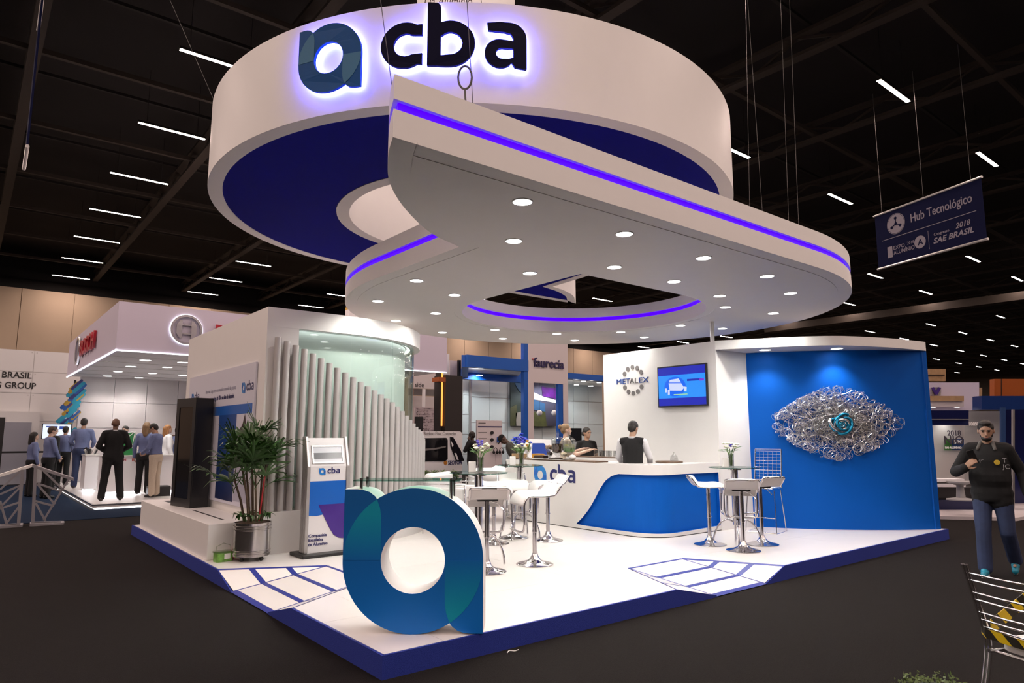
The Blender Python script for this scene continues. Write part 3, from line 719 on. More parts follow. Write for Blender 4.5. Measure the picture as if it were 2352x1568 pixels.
# television
A, B_ = gx(1513, 832, MX), gx(1628, 905, MX)
tv = thing('wall_television', 'black flat television showing a blue screen on the white bar wall', 'television', (MX, 0, 0))
ya, yb = gx(1515, 870, MX).y, gx(1628, 860, MX).y; zb, zt = 2.045, 2.725
tm = lambda x, y, z=0.0: (-z, ya - x, zb + y)
tw, th = ya - yb, zt - zb
MB().prism([[(0, 0), (tw, 0), (tw, th), (0, th)]], 0.02, 0.06, tm).build('casing', 'black', tv, bevel=0.006)
MB().prism([[(tw * 0.3, th * 0.3), (tw * 0.7, th * 0.3), (tw * 0.7, th * 0.7), (tw * 0.3, th * 0.7)]], 0.0, 0.02, tm).build('wall_mount', 'black', tv)
mat('tv_deep', (0, 0, 0), 0.3, emit=(0.006, 0.012, 0.36), es=1.0); mat('tv_sky', (0, 0, 0), 0.3, emit=(0.01, 0.22, 0.80), es=1.0); mat('tv_white', (0, 0, 0), 0.3, emit=(0.5, 0.55, 0.9), es=1.0)
mat('tv_blue', (0, 0, 0), 0.3, emit=(0.0, 0.10, 0.72), es=1.0); mat('tv_yellow', (0, 0, 0), 0.3, emit=(0.35, 0.6, 0.2), es=1.0); mat('tv_purple', (0, 0, 0), 0.3, emit=(0.18, 0.02, 0.5), es=1.0)
R_ = lambda x0, x1, y0, y1, z, m, nm: MB().prism([[(x0 * tw, y0 * th), (x1 * tw, y0 * th), (x1 * tw, y1 * th), (x0 * tw, y1 * th)]], 0.06, z, tm).build(nm, m, tv)
R_(0.025, 0.975, 0.035, 0.965, 0.062, 'tv_deep', 'screen'); R_(0.025, 0.975, 0.215, 0.77, 0.063, 'tv_sky', 'picture')
MB().prism([[(tw * (0.37 + 0.22 * math.cos(t)), th * (0.49 + 0.24 * math.sin(t))) for t in [k * 0.2618 for k in range(24)]]], 0.06, 0.0635, tm).build('picture', 'tv_blue', tv)
for s_ in ([(0.27, 0.66), (0.45, 0.68), (0.5, 0.58), (0.25, 0.6)], [(0.24, 0.58), (0.5, 0.56), (0.56, 0.45), (0.5, 0.38), (0.26, 0.40)], [(0.17, 0.46), (0.20, 0.46), (0.20, 0.36), (0.17, 0.36)], [(0.22, 0.42), (0.26, 0.42), (0.26, 0.30), (0.22, 0.30)], [(0.56, 0.48), (0.61, 0.46), (0.6, 0.36), (0.55, 0.37)]):
    MB().prism([[(x * tw, y * th) for x, y in s_[::-1]]], 0.06, 0.0645, tm).build('picture', 'tv_white', tv)
R_(0.34, 0.62, 0.285, 0.305, 0.0645, 'tv_yellow', 'picture'); R_(0.62, 0.90, 0.60, 0.65, 0.0645, 'tv_deep', 'picture'); R_(0.86, 0.95, 0.59, 0.64, 0.065, 'tv_purple', 'picture')
# ------------------------------------------------------------------ wire eye on the blue wall
random.seed(11)
tc_ = (t0 + t1) / 2
def wallpt(x, y, z):
    """x along the wall (right), y up, z out from it"""
    t = tc_ + x / br; return Vector((bc[0] + (br + z) * math.cos(t), bc[1] + (br + z) * math.sin(t), y))
we = thing('wire_sculpture', 'eye-shaped tangle of silver wire with a teal coil centre on the blue wall', 'sculpture', (0, 0, 0))
def hitwall(x, y):
    d = ray(x, y); o = Vector((CAM.x - bc[0], CAM.y - bc[1])); dh = Vector((d.x, d.y)); a = dh.dot(dh); b = 2 * o.dot(dh); c = o.dot(o) - br * br
    t = (-b - math.sqrt(max(b * b - 4 * a * c, 0))) / (2 * a); P = CAM + d * t; th_ = math.atan2(P.y - bc[1], P.x - bc[0])
    if th_ < t0 - 1: th_ += 2 * PI
    return ((th_ - tc_) * br, P.z)
xl, _ = hitwall(1757, 975); xr, _ = hitwall(2074, 985); xc, zc = hitwall(1922, 975); zhi = hitwall(1905, 888)[1]; zlo = hitwall(1905, 1056)[1]
ex, ez = (xr - xl) / 2, (zhi - zlo) / 2; exc, ezc = (xr + xl) / 2, (zhi + zlo) / 2
def inside(x, y):
    u, v = abs(x) / ex, abs(y) / ez; return v < max(0.0, (1 - u ** 1.45)) ** 0.9 + 0.03
def tangle(n, steps, r, spread, step, name, m, depth, curl):
    mb = MB(); made = 0
    while made < n:
        x, y = random.gauss(0, ex * spread), random.gauss(0, ez * spread)
        if not inside(x, y): continue
        a = random.uniform(0, 2 * PI); k = random.uniform(-1, 1) * curl; pts = []; zz = random.uniform(0.02, depth)
        for _ in range(steps):
            k += random.uniform(-1, 1) * curl * 0.6; k = max(-curl * 1.8, min(curl * 1.8, k)); a += k * step
            nx, ny = x + math.cos(a) * step, y + math.sin(a) * step * 0.85
            if not inside(nx, ny): a += 0.9; k = curl * 1.5; nx, ny = x + math.cos(a) * step * 0.5, y + math.sin(a) * step * 0.5
            x, y = nx, ny; zz = max(0.012, min(depth, zz + random.uniform(-0.02, 0.02))); pts.append(wallpt(exc + x, ezc + y, zz))
        mb.tube(pts, r, 4); made += 1
    o = mb.build(name, m, we, smooth=60); o['kind'] = 'stuff'; return o
mat('wire_bright', (0.80, 0.79, 0.82), 0.28, 0.95); mat('wire_fine', (0.58, 0.56, 0.56), 0.35, 0.9)
tangle(95, 60, 0.0034, 0.50, 0.036, 'wire_loops', 'wire_bright', 0.14, 9)
tangle(260, 46, 0.0019, 0.25, 0.022, 'wire_wool', 'wire_fine', 0.13, 15)
mat('coil_teal', (0.01, 0.22, 0.38), 0.3, 0.6); mat('coil_silver', (0.75, 0.75, 0.76), 0.25, 0.9)
fx, fz = hitwall(1924, 975)
def coil(seq, r, m, z):
    MB().tube([wallpt(fx + x, fz + y, z + dz) for x, y, dz in spline([(p[0], p[1], p[2]) for p in seq], 8)], r, 8).build('coil', m, we, smooth=60)
sq = lambda s, ph, z, n=5, g=1.0: [(s * math.cos(ph + k * PI / 2 * g) * (1 + 0.06 * k), s * math.sin(ph + k * PI / 2 * g) * (1 + 0.06 * k), 0.012 * (k % 2)) for k in range(n)]
loop = lambda a_, b_, ph, cx_, cy2, n=9, sweep=4.6: [(cx_ + a_ * math.cos(k / (n - 1) * sweep) * math.cos(ph) - b_ * math.sin(k / (n - 1) * sweep) * math.sin(ph), cy2 + a_ * math.cos(k / (n - 1) * sweep) * math.sin(ph) + b_ * math.sin(k / (n - 1) * sweep) * math.cos(ph), 0.02 * math.sin(k * 0.8)) for k in range(n)]
coil(loop(0.15, 0.10, 0.9, 0.02, 0.03), 0.021, 'coil_teal', 0.15); coil(loop(0.15, 0.10, -0.7, -0.02, -0.03), 0.021, 'coil_teal', 0.165); coil(loop(0.14, 0.11, 2.6, -0.03, 0.02, sweep=3.6), 0.021, 'coil_silver', 0.18); coil(loop(0.14, 0.10, 4.0, 0.03, -0.02, sweep=4.0), 0.021, 'coil_teal', 0.185)
coil(loop(0.10, 0.075, 0.2, 0, 0, sweep=5.2), 0.017, 'coil_silver', 0.195); coil(loop(0.09, 0.07, 2.2, 0, 0, sweep=5.2), 0.017, 'coil_teal', 0.205)
coil([(0.055 * (1 - k / 14) * math.cos(k * 0.9), 0.055 * (1 - k / 14) * math.sin(k * 0.9), 0.0) for k in range(13)], 0.010, 'coil_silver', 0.205)
coil([(0.05 * (1 - k / 14) * math.cos(k * 0.9 + 2), 0.05 * (1 - k / 14) * math.sin(k * 0.9 + 2), 0.0) for k in range(13)], 0.009, 'coil_teal', 0.212)

# ================================================================== bar counter
bar = thing('bar_counter', 'curved white bar counter with a wavy recessed blue panel', 'counter', (0, 0, 0))
CP = [(5.30, 5.42), (5.30, 4.6), (5.30, 3.8), (5.30, 3.2)] + [(5.30, 3.2 - 0.05 * k) for k in range(1, 13)] + arc((5.80, 2.60), 0.5, 180, 270, 14)[1:] + [(5.8 + 0.05 * k, 2.10) for k in range(1, 22)] + [(6.87, 2.10)]
cl = [0.0]
for a, b in zip(CP, CP[1:]): cl.append(cl[-1] + math.hypot(b[0] - a[0], b[1] - a[1]))
CZ = 1.13
def cpt(s, z, d=0.0):
    s = max(0.0, min(cl[-1], s)); i = 0
    while i < len(cl) - 2 and cl[i + 1] < s: i += 1
    t = (s - cl[i]) / max(cl[i + 1] - cl[i], 1e-9); a, b = Vector(CP[i]), Vector(CP[i + 1]); p = a.lerp(b, t); u = (b - a).normalized()
    return (p.x - u.y * d, p.y + u.x * d, z)          # d > 0 goes into the counter
def hitbar(x, y):
    d = ray(x, y); best = None
    for i in range(len(CP) - 1):
        a, b = Vector(CP[i]), Vector(CP[i + 1]); e = b - a
        den = d.x * e.y - d.y * e.x
        if abs(den) < 1e-9: continue
        q = a - Vector((CAM.x, CAM.y)); t = (q.x * e.y - q.y * e.x) / den; s = (q.x * d.y - q.y * d.x) / den
        if t > 0 and -0.001 <= s <= 1.001 and (best is None or t < best[0]): best = (t, cl[i] + s * e.length)
    if best is None: return None
    return best[1], CAM.z + d.z * best[0]
hi = [hitbar(*p) for p in ((1323, 1203), (1338, 1188), (1352, 1170), (1366, 1146), (1378, 1122), (1390, 1104), (1404, 1093), (1420, 1088), (1445, 1089), (1480, 1091), (1520, 1091), (1570, 1088), (1620, 1086), (1656, 1084))]
lo = [hitbar(*p) for p in ((1323, 1203), (1360, 1209), (1400, 1215), (1440, 1220), (1480, 1224), (1511, 1225.5), (1545, 1224), (1580, 1219), (1615, 1213), (1656, 1206))]
hi = sorted(h for h in hi if h); lo = sorted(h for h in lo if h)
sa, sb = hi[0][0], cl[-1] - 0.02
front_, inset = MB(), MB()
cols = sorted(set([round(v, 4) for v in cl] + [round(sa + (sb - sa) * k / 60, 4) for k in range(61)]))
def q4(mb, s0, z00, z01, s1, z10, z11, d=0.0):
    mb.add([cpt(s0, z00, d), cpt(s1, z10, d), cpt(s1, z11, d), cpt(s0, z01, d)], [(0, 1, 2, 3)])
DEP = 0.05
for s0, s1 in zip(cols, cols[1:]):
    if s1 <= sa + 1e-5 or s0 >= sb - 1e-5:
        q4(front_, s0, PH + 0.012, CZ, s1, PH + 0.012, CZ); continue
    l0_, l1_, h0, h1 = lerp(lo, s0), lerp(lo, s1), lerp(hi, s0), lerp(hi, s1); h0, h1 = max(h0, l0_), max(h1, l1_)
    q4(front_, s0, PH + 0.012, l0_, s1, PH + 0.012, l1_); q4(front_, s0, h0, CZ, s1, h1, CZ)
    q4(inset, s0, l0_, h0, s1, l1_, h1, DEP)
    inset.add([cpt(s0, l0_, 0), cpt(s1, l1_, 0), cpt(s1, l1_, DEP), cpt(s0, l0_, DEP)], [(0, 1, 2, 3)])
    inset.add([cpt(s0, h0, 0), cpt(s0, h0, DEP), cpt(s1, h1, DEP), cpt(s1, h1, 0)], [(0, 1, 2, 3)])
e = cols[-1]
inset.add([cpt(sb, lerp(lo, sb), 0), cpt(sb, lerp(lo, sb), DEP), cpt(sb, lerp(hi, sb), DEP), cpt(sb, lerp(hi, sb), 0)], [(0, 1, 2, 3)])
front_.build('front_panel', 'white_gloss', bar, smooth=30); inset.build('recessed_panel', 'blue', bar, smooth=30)
MB().wall(CP, 0.02, PH, PH + 0.012).build('shadow_gap', 'black', bar)
back = offset(CP, 0.42, False); inner = [p for p in back]
MB().prism([CP + [(6.87, 2.5), (5.90, 2.52), (5.72, 2.7), (5.72, 5.42)]], CZ, CZ + 0.035).build('counter_top', 'white_gloss', bar, bevel=0.006)
MB().wall([(5.70, 5.42), (5.70, 2.72), (5.9, 2.5), (6.87, 2.5)], 0.02, PH, CZ).build('back_panel', 'white', bar)
MB().span((5.30, 5.40, PH), (5.72, 5.42, CZ)).build('end_panel', 'white', bar)
cb = gx(1241, 1090, 5.30)
brand(bar, lambda x, y, z=0.0: (5.30 - 0.001 - z, cb.y - (x - 0.0), cb.z + y), 0.155, ('logo_blue', 'poster_blue', 'ink_navy'), ext=0.003)
# ================================================================== bar stools
def stool_proto():
    t = thing('bar_stool', 'white bar stool', 'stool', (0, 0, 0))
    SZ, hw = 0.765, 0.19
    # side profile (y forward, z up), back lip at -y, front waterfall at +y
    prof = spline([(-0.245, SZ + 0.115), (-0.225, SZ + 0.085), (-0.17, SZ + 0.015), (-0.12, SZ), (0.0, SZ - 0.005), (0.10, SZ), (0.16, SZ - 0.012), (0.195, SZ - 0.06), (0.205, SZ - 0.11)], 5)
    n = len(prof); mb = MB(); th = 0.042
    nrm = []
    for i in range(n):
        a, b = prof[max(i - 1, 0)], prof[min(i + 1, n - 1)]; d = Vector((b[0] - a[0], b[1] - a[1])).normalized(); nrm.append((-d.y, d.x))
    W = [-hw, -hw + 0.02, -hw + 0.06, 0, hw - 0.06, hw - 0.02, hw]; K = [0.0, 0.7, 1.0, 1.08, 1.0, 0.7, 0.0]
    for side in (1, -1):
        o = len(mb.v)
        for i, (y, z) in enumerate(prof):
            e = min(1.0, (i + 0.5) / 2.0, (n - 0.5 - i) / 2.0)
            for x, k in zip(W, K):
                d = (0.006 + th * k * e) if side == 1 else -0.006
                mb.v.append((x, y + nrm[i][0] * d, z + nrm[i][1] * d))
        m = len(W)
        for i in range(n - 1):
            for j in range(m - 1):
                q = (o + i * m + j, o + i * m + j + 1, o + (i + 1) * m + j + 1, o + (i + 1) * m + j); mb.f.append(q if side == 1 else q[::-1])
    mb.build('seat', 'leather', t, smooth=60)
    for s in (-1, 1):
        x = s * (hw + 0.012)
        path = [(x * 0.4, -0.250, SZ + 0.120), (x * 0.85, -0.250, SZ + 0.120), (x, -0.244, SZ + 0.112)] + [(x, p[0], p[1] - 0.004) for p in prof[3:-3]] + [(x, 0.205, SZ - 0.10), (x, 0.20, SZ - 0.30), (x * 0.96, 0.205, SZ - 0.365), (x * 0.8, 0.225, SZ - 0.385), (0, 0.232, SZ - 0.388)]
        MB().tube(path, 0.0125, 10).build('side_rail', 'chrome', t, smooth=60)
    MB().box((0, -0.01, SZ - 0.018), (0.22, 0.16, 0.02)).build('seat_plate', 'black', t)
    MB().tube([(0, 0, SZ - 0.02), (0, 0, 0.36)], 0.028, 16).build('gas_lift', 'chrome', t, smooth=40)
    MB().lathe([(0.0, 0.37), (0.033, 0.37), (0.033, 0.355), (0.025, 0.35), (0.025, 0.09)], 18).build('column', 'chrome', t, smooth=40)
    MB().lathe([(0.205, 0.0), (0.21, 0.006), (0.19, 0.014), (0.13, 0.026), (0.08, 0.045), (0.05, 0.072), (0.036, 0.10), (0.03, 0.12), (0.0, 0.12)], 40).build('base', 'chrome', t, smooth=50)
    MB().tube([(0.02, 0, SZ - 0.03), (0.10, -0.03, SZ - 0.05), (0.17, -0.05, SZ - 0.12)], 0.005, 6).build('lever', 'chrome', t)
    return t
STOOLS = [((2.86, 1.80), -38 + 90 + 0, 'white leather bar stool in front of the counter logo, nearest of the left group'),
          ((2.19, 1.80), 0, 'white bar stool turned to its table, half hidden behind the blue ring sculpture'),
          ((3.40, 3.27), -100, 'white bar stool in profile right of the nearer left table'),
          ((3.93, 3.50), 180, 'white bar stool furthest back beside the farther left table'),
          ((4.15, 3.02), 60, 'white bar stool standing against the lettering of the counter'),
          ((5.58, 1.40), -80, 'white bar stool in profile in front of the recessed blue panel'),
          ((5.50, 0.85), 0, 'white bar stool seen from behind, front one of the right group'),
          ((6.13, 0.97), 70, 'white bar stool nearest the blue wire-eye wall')]
proto = stool_proto()
for i, ((x, y), a, lab) in enumerate(STOOLS):
    s = proto if i == 0 else copy_tree(proto)
    s.location = (x, y, PH); s['label'] = lab; s['group'] = 'white bar stools'
    # face = local +y; angle measured from the line of sight
    base = math.atan2(y - CAM.y, x - CAM.x) - PI / 2
    s.rotation_euler = (0, 0, base + math.radians({0: 112, 1: 5, 2: -84, 3: 190, 4: 108, 5: -80, 6: 4, 7: 48}[i]))
# ================================================================== glass bar tables
def table_proto():
    t = thing('bar_table', 'round glass bar table', 'table', (0, 0, 0)); TZ = 1.01
    MB().lathe([(0, TZ - 0.005), (0.325, TZ - 0.005), (0.33, TZ), (0.325, TZ + 0.005), (0, TZ + 0.005)], 48).build('glass_top', 'glass_clear', t, smooth=30)
    MB().tube([(0.329 * math.cos(k * PI / 24), 0.329 * math.sin(k * PI / 24), TZ) for k in range(48)], 0.004, 6, closed=True).build('glass_rim', 'glass_edge', t, smooth=60)
    MB().tube([(0, 0, TZ - 0.005), (0, 0, 0.27)], 0.045, 20).build('column', 'chrome', t, smooth=40)
    MB().lathe([(0.0, TZ - 0.03), (0.09, TZ - 0.03), (0.09, TZ - 0.018), (0, TZ - 0.018)], 20).build('top_plate', 'chrome', t, smooth=40)
    for k in range(4):
        a = k * PI / 2 + 0.4; c, s = math.cos(a), math.sin(a)
        MB().tube(spline([(0.03 * c, 0.03 * s, 0.30), (0.12 * c, 0.12 * s, 0.335), (0.22 * c, 0.22 * s, 0.27), (0.285 * c, 0.285 * s, 0.13), (0.30 * c, 0.30 * s, 0.012)], 5), 0.0115, 8).build('arched_leg', 'chrome', t, smooth=60)
    return t
tp = table_proto()
tpos = []
for i, (x, y, lab) in enumerate(((1098, 1296, 'round glass bar table with flowers behind the blue ring sculpture'), (1194, 1236, 'round glass bar table with flowers in front of the counter logo'), (1694, 1253, 'round glass bar table with flowers by the blue feature wall'))):
    p = gz(x, y, PH); t = tp if i == 0 else copy_tree(tp); t.location = (p.x, p.y, PH); t.rotation_euler = (0, 0, (0.35, 0.1, 0.25)[i]); t['label'] = lab; t['group'] = 'glass bar tables'; tpos.append(p)
mat('petal_white', (0.80, 0.80, 0.62), 0.6); mat('petal_violet', (0.09, 0.07, 0.50), 0.6); mat('petal_blue', (0.01, 0.05, 0.55), 0.55); mat('leaf_green', (0.06, 0.16, 0.03), 0.5, noise=0.4, nscale=30); mat('stalk', (0.10, 0.22, 0.05), 0.5)
def blossom(mb, c, r, rnd):
    c = Vector(c)
    for k in range(5):
        a = k * 1.257 + rnd.random(); d = Vector((math.cos(a), math.sin(a), rnd.uniform(-0.2, 0.7))).normalized(); mb.ball(c + d * r * 0.55, (r * 0.55, r * 0.55, r * 0.3), 6, 4)
def flowers(seed, violet, tall):
    rnd = random.Random(seed); t = thing('flower_vase', '', 'vase')
    MB().lathe([(0.0, 0.004), (0.035, 0.004), (0.037, 0.0), (0.04, 0.17), (0.037, 0.17), (0.034, 0.012), (0, 0.012)], 20).build('vase', 'crystal', t, smooth=40)
    MB().lathe([(0, 0.013), (0.033, 0.013), (0.034, 0.09), (0, 0.09)], 16).build('water', 'crystal', t)
    for k in range(9):
        a = k * 0.7; MB().tube([(0.012 * math.cos(a), 0.012 * math.sin(a), 0.02), (0.02 * math.cos(a), 0.02 * math.sin(a), 0.15), (0.06 * math.cos(a), 0.06 * math.sin(a), 0.24)], 0.004, 5).build('stalk', 'stalk', t)
    for k in range(11):
        a = k * 2.4; r = 0.035 + 0.07 * rnd.random(); z = 0.24 + 0.075 * rnd.random(); mb = MB(); blossom(mb, (r * math.cos(a), r * math.sin(a), z), 0.033, rnd); mb.build('blossom', 'petal_white', t)
    for k in range(violet):
        a = k * 2.1 + 0.4; mb = MB()
        for j in range(7): blossom(mb, (0.03 * math.cos(a) + 0.012 * rnd.uniform(-1, 1), 0.03 * math.sin(a) + 0.012 * rnd.uniform(-1, 1), 0.27 + tall * j / 7), 0.02, rnd)
        mb.build('hyacinth', 'petal_violet', t)
    for k in range(14):
        a = k * 1.9; d = Vector((math.cos(a), math.sin(a), rnd.uniform(-0.1, 0.6))).normalized(); b = Vector((0.05 * math.cos(a), 0.05 * math.sin(a), 0.20 + 0.05 * rnd.random())); L = rnd.uniform(0.08, 0.13)
        w_ = d.cross(Vector((0, 0, 1))).normalized() * 0.012
        MB().add([b, b + d * L * 0.5 + w_, b + d * L, b + d * L * 0.5 - w_, b + d * L * 0.5 + Vector((0, 0, 0.008))], [(0, 1, 4), (1, 2, 4), (2, 3, 4), (3, 0, 4)]).build('leaf', 'leaf_green', t)
    return t
card = lambda: MB().box((0, 0, 0.06), (0.085, 0.03, 0.12))
for i, (vx, cx, vl, cl_) in enumerate(((1103, 1085, 'glass vase of violet and white flowers on the table behind the sculpture', 'white folded card on the table behind the sculpture'),
                            (1197, 1178, 'glass vase of violet and white flowers in front of the counter logo', 'white folded card on the table in front of the counter logo'),
                            (1680, 1668, 'glass vase of white flowers on the table by the blue wall', 'white folded card on the table by the blue wall'))):
    p = tpos[i]; zt_ = PH + 1.016; side = (vx - px((p.x, p.y, zt_))[0]) / FPX * (p - CAM).length
    t = flowers(20 + i, (2, 3, 1)[i], (0.10, 0.13, 0.03)[i]); t.location = (p.x + RT.x * side, p.y + RT.y * side, zt_); t['label'] = vl; t['group'] = 'table flower vases'
    side = (cx - px((p.x, p.y, zt_))[0]) / FPX * (p - CAM).length
    c = card().build('table_card', 'white', bevel=0.006); c.location = (p.x + RT.x * side, p.y + RT.y * side, zt_); c.rotation_euler = (0, 0, -0.5); tag(c, cl_, 'card', 'white table cards')
# ================================================================== tall wire chair by the blue wall
wc = thing('wire_bar_chair', 'tall chrome wire-mesh bar chair against the blue wall', 'chair', (7.30, 1.62, PH), math.atan2(1.62 - CAM.y, 7.30 - CAM.x) - PI / 2 + math.radians(160))
# local: +y faces forward; back at -y
def wb(a, b, r=0.006, nm='wire', m='chrome'): MB().tube([a, b], r, 6).build(nm, m, wc)
BW_, SH, BH = 0.20, 0.62, 1.22
for s in (-1, 1):
    MB().tube([(s * BW_, -0.26, BH), (s * BW_ * 1.02, -0.18, SH + 0.02), (s * BW_ * 1.02, 0.2, SH + 0.03)], 0.008, 8).build('side_rail', 'chrome', wc)
    MB().tube([(s * BW_, 0.14, SH), (s * 0.23, 0.20, 0.0), (s * 0.23, -0.22, 0.0), (s * BW_, -0.14, SH)], 0.008, 8).build('leg_frame', 'chrome', wc)
wb((-BW_, -0.26, BH), (BW_, -0.26, BH), 0.008, 'top_rail'); wb((-BW_, 0.2, SH + 0.03), (BW_, 0.2, SH + 0.03), 0.008, 'front_rail'); wb((-0.23, 0.2, 0.006), (0.23, 0.2, 0.006), 0.008, 'foot_rail'); wb((-0.215, 0.18, 0.22), (0.215, 0.18, 0.22), 0.008, 'foot_rail')
for k in range(12):
    t = (k + 0.6) / 12; y, z = -0.26 + 0.08 * t, BH + (SH + 0.02 - BH) * t; wb((-BW_, y, z), (BW_, y, z), 0.0028 if k % 3 else 0.005)
for k in range(5):
    x = -BW_ + BW_ * 2 * (k + 1) / 6; wb((x, -0.26, BH - 0.04), (x, -0.18, SH + 0.02), 0.0028)
for k in range(8): y = -0.16 + 0.36 * k / 8; wb((-BW_, y, SH + 0.024), (BW_, y, SH + 0.024), 0.0028)
for k in range(5):
    x = -BW_ + BW_ * 2 * (k + 1) / 6; wb((x, -0.18, SH + 0.02), (x, 0.2, SH + 0.03), 0.0028)
# ================================================================== foreground chair with hazard tape, shrub
fc = thing('chrome_chair', 'chrome ladder-back chair wrapped in yellow and black hazard tape, cut by the right edge', 'chair', (0, 0, 0))
P0 = gd(2215, 1295, 3.85); zb_ = P0.z
fc.location = (P0.x, P0.y, 0.0); fc.rotation_euler = (0, 0, math.radians(-112))
# local x runs along the back towards the right edge, +y goes to the seat side (away from the viewer)
def post(x):
    for dx in (-0.011, 0.011):
        MB().tube(spline([(x + dx, 0, zb_), (x + dx, 0.06, zb_ - 0.18), (x + dx, 0.12, 0.46), (x + dx, 0.10, 0.30), (x + dx - 0.01, 0.02, 0.01)], 6), 0.011, 10).build('back_post', 'chrome', fc, smooth=60)
post(0.0); post(0.44)
for k, dz in enumerate((0.045, 0.085, 0.155, 0.195, 0.265, 0.305, 0.345, 0.40)):
    t = dz / 0.42; y = 0.13 * t; z = zb_ - dz
    MB().tube(spline([(0.0, y, z), (0.10, y - 0.018, z), (0.22, y - 0.025, z), (0.34, y - 0.018, z), (0.44, y, z)], 5), 0.006, 8).build('back_rod', 'chrome', fc, smooth=60)
MB().prism([rrect(0.42, 0.42, 0.10, 6)], 0.40, 0.455, lambda x, y, z: (x + 0.23, y + 0.36, z)).build('seat', 'leather', fc, smooth=40, bevel=0.025)
for s in (0.02, 0.42):
    MB().tube(spline([(s, 0.10, 0.39), (s, 0.3, 0.385), (s, 0.53, 0.38), (s, 0.56, 0.33), (s, 0.57, 0.01)], 5), 0.011, 10).build('leg', 'chrome', fc, smooth=60)
MB().tube([(0.0, 0.14, 0.385), (0.44, 0.14, 0.385)], 0.009, 8).build('cross_rail', 'chrome', fc)
# hazard tape
def stripes():
    m = bpy.data.materials.new('hazard'); m.use_nodes = True; nt = m.node_tree; b = nt.nodes['Principled BSDF']; b.inputs['Roughness'].default_value = 0.35
    tc = nt.nodes.new('ShaderNodeTexCoord'); wv = nt.nodes.new('ShaderNodeTexWave'); wv.inputs['Scale'].default_value = 4.2; wv.inputs['Distortion'].default_value = 1.2; wv.bands_direction = 'DIAGONAL'
    rp = nt.nodes.new('ShaderNodeValToRGB'); rp.color_ramp.interpolation = 'CONSTANT'; rp.color_ramp.elements[0].color = (0.02, 0.018, 0.012, 1); rp.color_ramp.elements[1].color = (0.62, 0.45, 0.01, 1); rp.color_ramp.elements[1].position = 0.5
    nt.links.new(tc.outputs['Object'], wv.inputs['Vector']); nt.links.new(wv.outputs['Fac'], rp.inputs[0]); nt.links.new(rp.outputs[0], b.inputs['Base Color']); MATS['hazard'] = m
stripes()
def ribbon(pts, h, name, upv=(0, 0, 1)):
    mb = MB(); u = Vector(upv).normalized()
    for a, b in zip(pts, pts[1:]):
        a, b = Vector(a), Vector(b); n_ = (b - a).cross(u).normalized() * 0.002; q = u * (h / 2)
        mb.add([a - q - n_, b - q - n_, b + q - n_, a + q - n_, a - q + n_, b - q + n_, b + q + n_, a + q + n_], [(0, 1, 2, 3), (7, 6, 5, 4), (0, 4, 5, 1), (1, 5, 6, 2), (2, 6, 7, 3), (3, 7, 4, 0)])
    return mb.build(name, 'hazard', fc)
zt_ = zb_ - 0.375
ribbon([(-0.03, 0.12, zt_ + 0.01), (0.02, 0.085, zt_), (0.2, 0.085, zt_ - 0.005), (0.46, 0.10, zt_)], 0.05, 'hazard_tape')
ribbon([(0.02, 0.13, zt_ + 0.03), (0.05, 0.35, zt_ + 0.16), (0.08, 0.62, zt_ + 0.33), (0.15, 1.3, zt_ + 0.42)], 0.08, 'hazard_tape')
bp = thing('barrier_post', 'slim chrome barrier post holding the hazard tape beyond the right edge', 'post', tuple(fc.matrix_basis @ Vector((0.15, 1.33, 0))))
MB().tube([(0, 0, 0.02), (0, 0, zt_ + 0.5)], 0.025, 12).build('pole', 'chrome', bp, smooth=40); MB().lathe([(0.0, 0), (0.16, 0), (0.16, 0.012), (0.03, 0.04), (0, 0.04)], 24).build('base', 'chrome', bp, smooth=40)
random.seed(3)
mat('shrub_leaf', (0.07, 0.12, 0.02), 0.6, noise=0.6, nscale=20)
def leafy(name, center, rad, n, size, label, cat, m='shrub_leaf', group=None, base=0.0):
    t = thing(name, label, cat, (center[0], center[1], base), group=group); mb = MB(); rnd = random.Random(n + int(abs(center[0]) * 100))
    for _ in range(n):
        d = Vector((rnd.gauss(0, 1), rnd.gauss(0, 1), rnd.gauss(0, 1) * 0.9)).normalized(); k = rnd.uniform(0.72, 1.02) * (1 + 0.12 * math.sin(d.x * 7 + d.y * 9))
        c = Vector((d.x * rad[0] * k, d.y * rad[1] * k, center[2] - base + d.z * rad[2] * k)); a = Vector((rnd.uniform(-1, 1), rnd.uniform(-1, 1), rnd.uniform(-0.3, 1))).normalized(); b = a.orthogonal().normalized()
        L = size * rnd.uniform(0.6, 1.2); mb.add([c, c + a * L * 0.5 + b * L * 0.28, c + a * L, c + a * L * 0.5 - b * L * 0.28], [(0, 1, 2), (0, 2, 3)])
    o = mb.build('foliage', m, t); o['kind'] = 'stuff'
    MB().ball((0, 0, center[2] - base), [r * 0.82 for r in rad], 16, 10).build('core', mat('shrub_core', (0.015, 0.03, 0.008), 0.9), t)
    return t
q = gd(2155, 1640, 3.1)
sh = leafy('potted_shrub', (q.x, q.y, q.z), (0.20, 0.20, 0.16), 2600, 0.022, 'round green shrub at the bottom right corner of the picture', 'shrub')
MB().lathe([(0.0, 0.0), (0.15, 0.0), (0.19, q.z - 0.08), (0.17, q.z - 0.08), (0.0, q.z - 0.1)], 24).build('pot', 'black', sh, smooth=40)
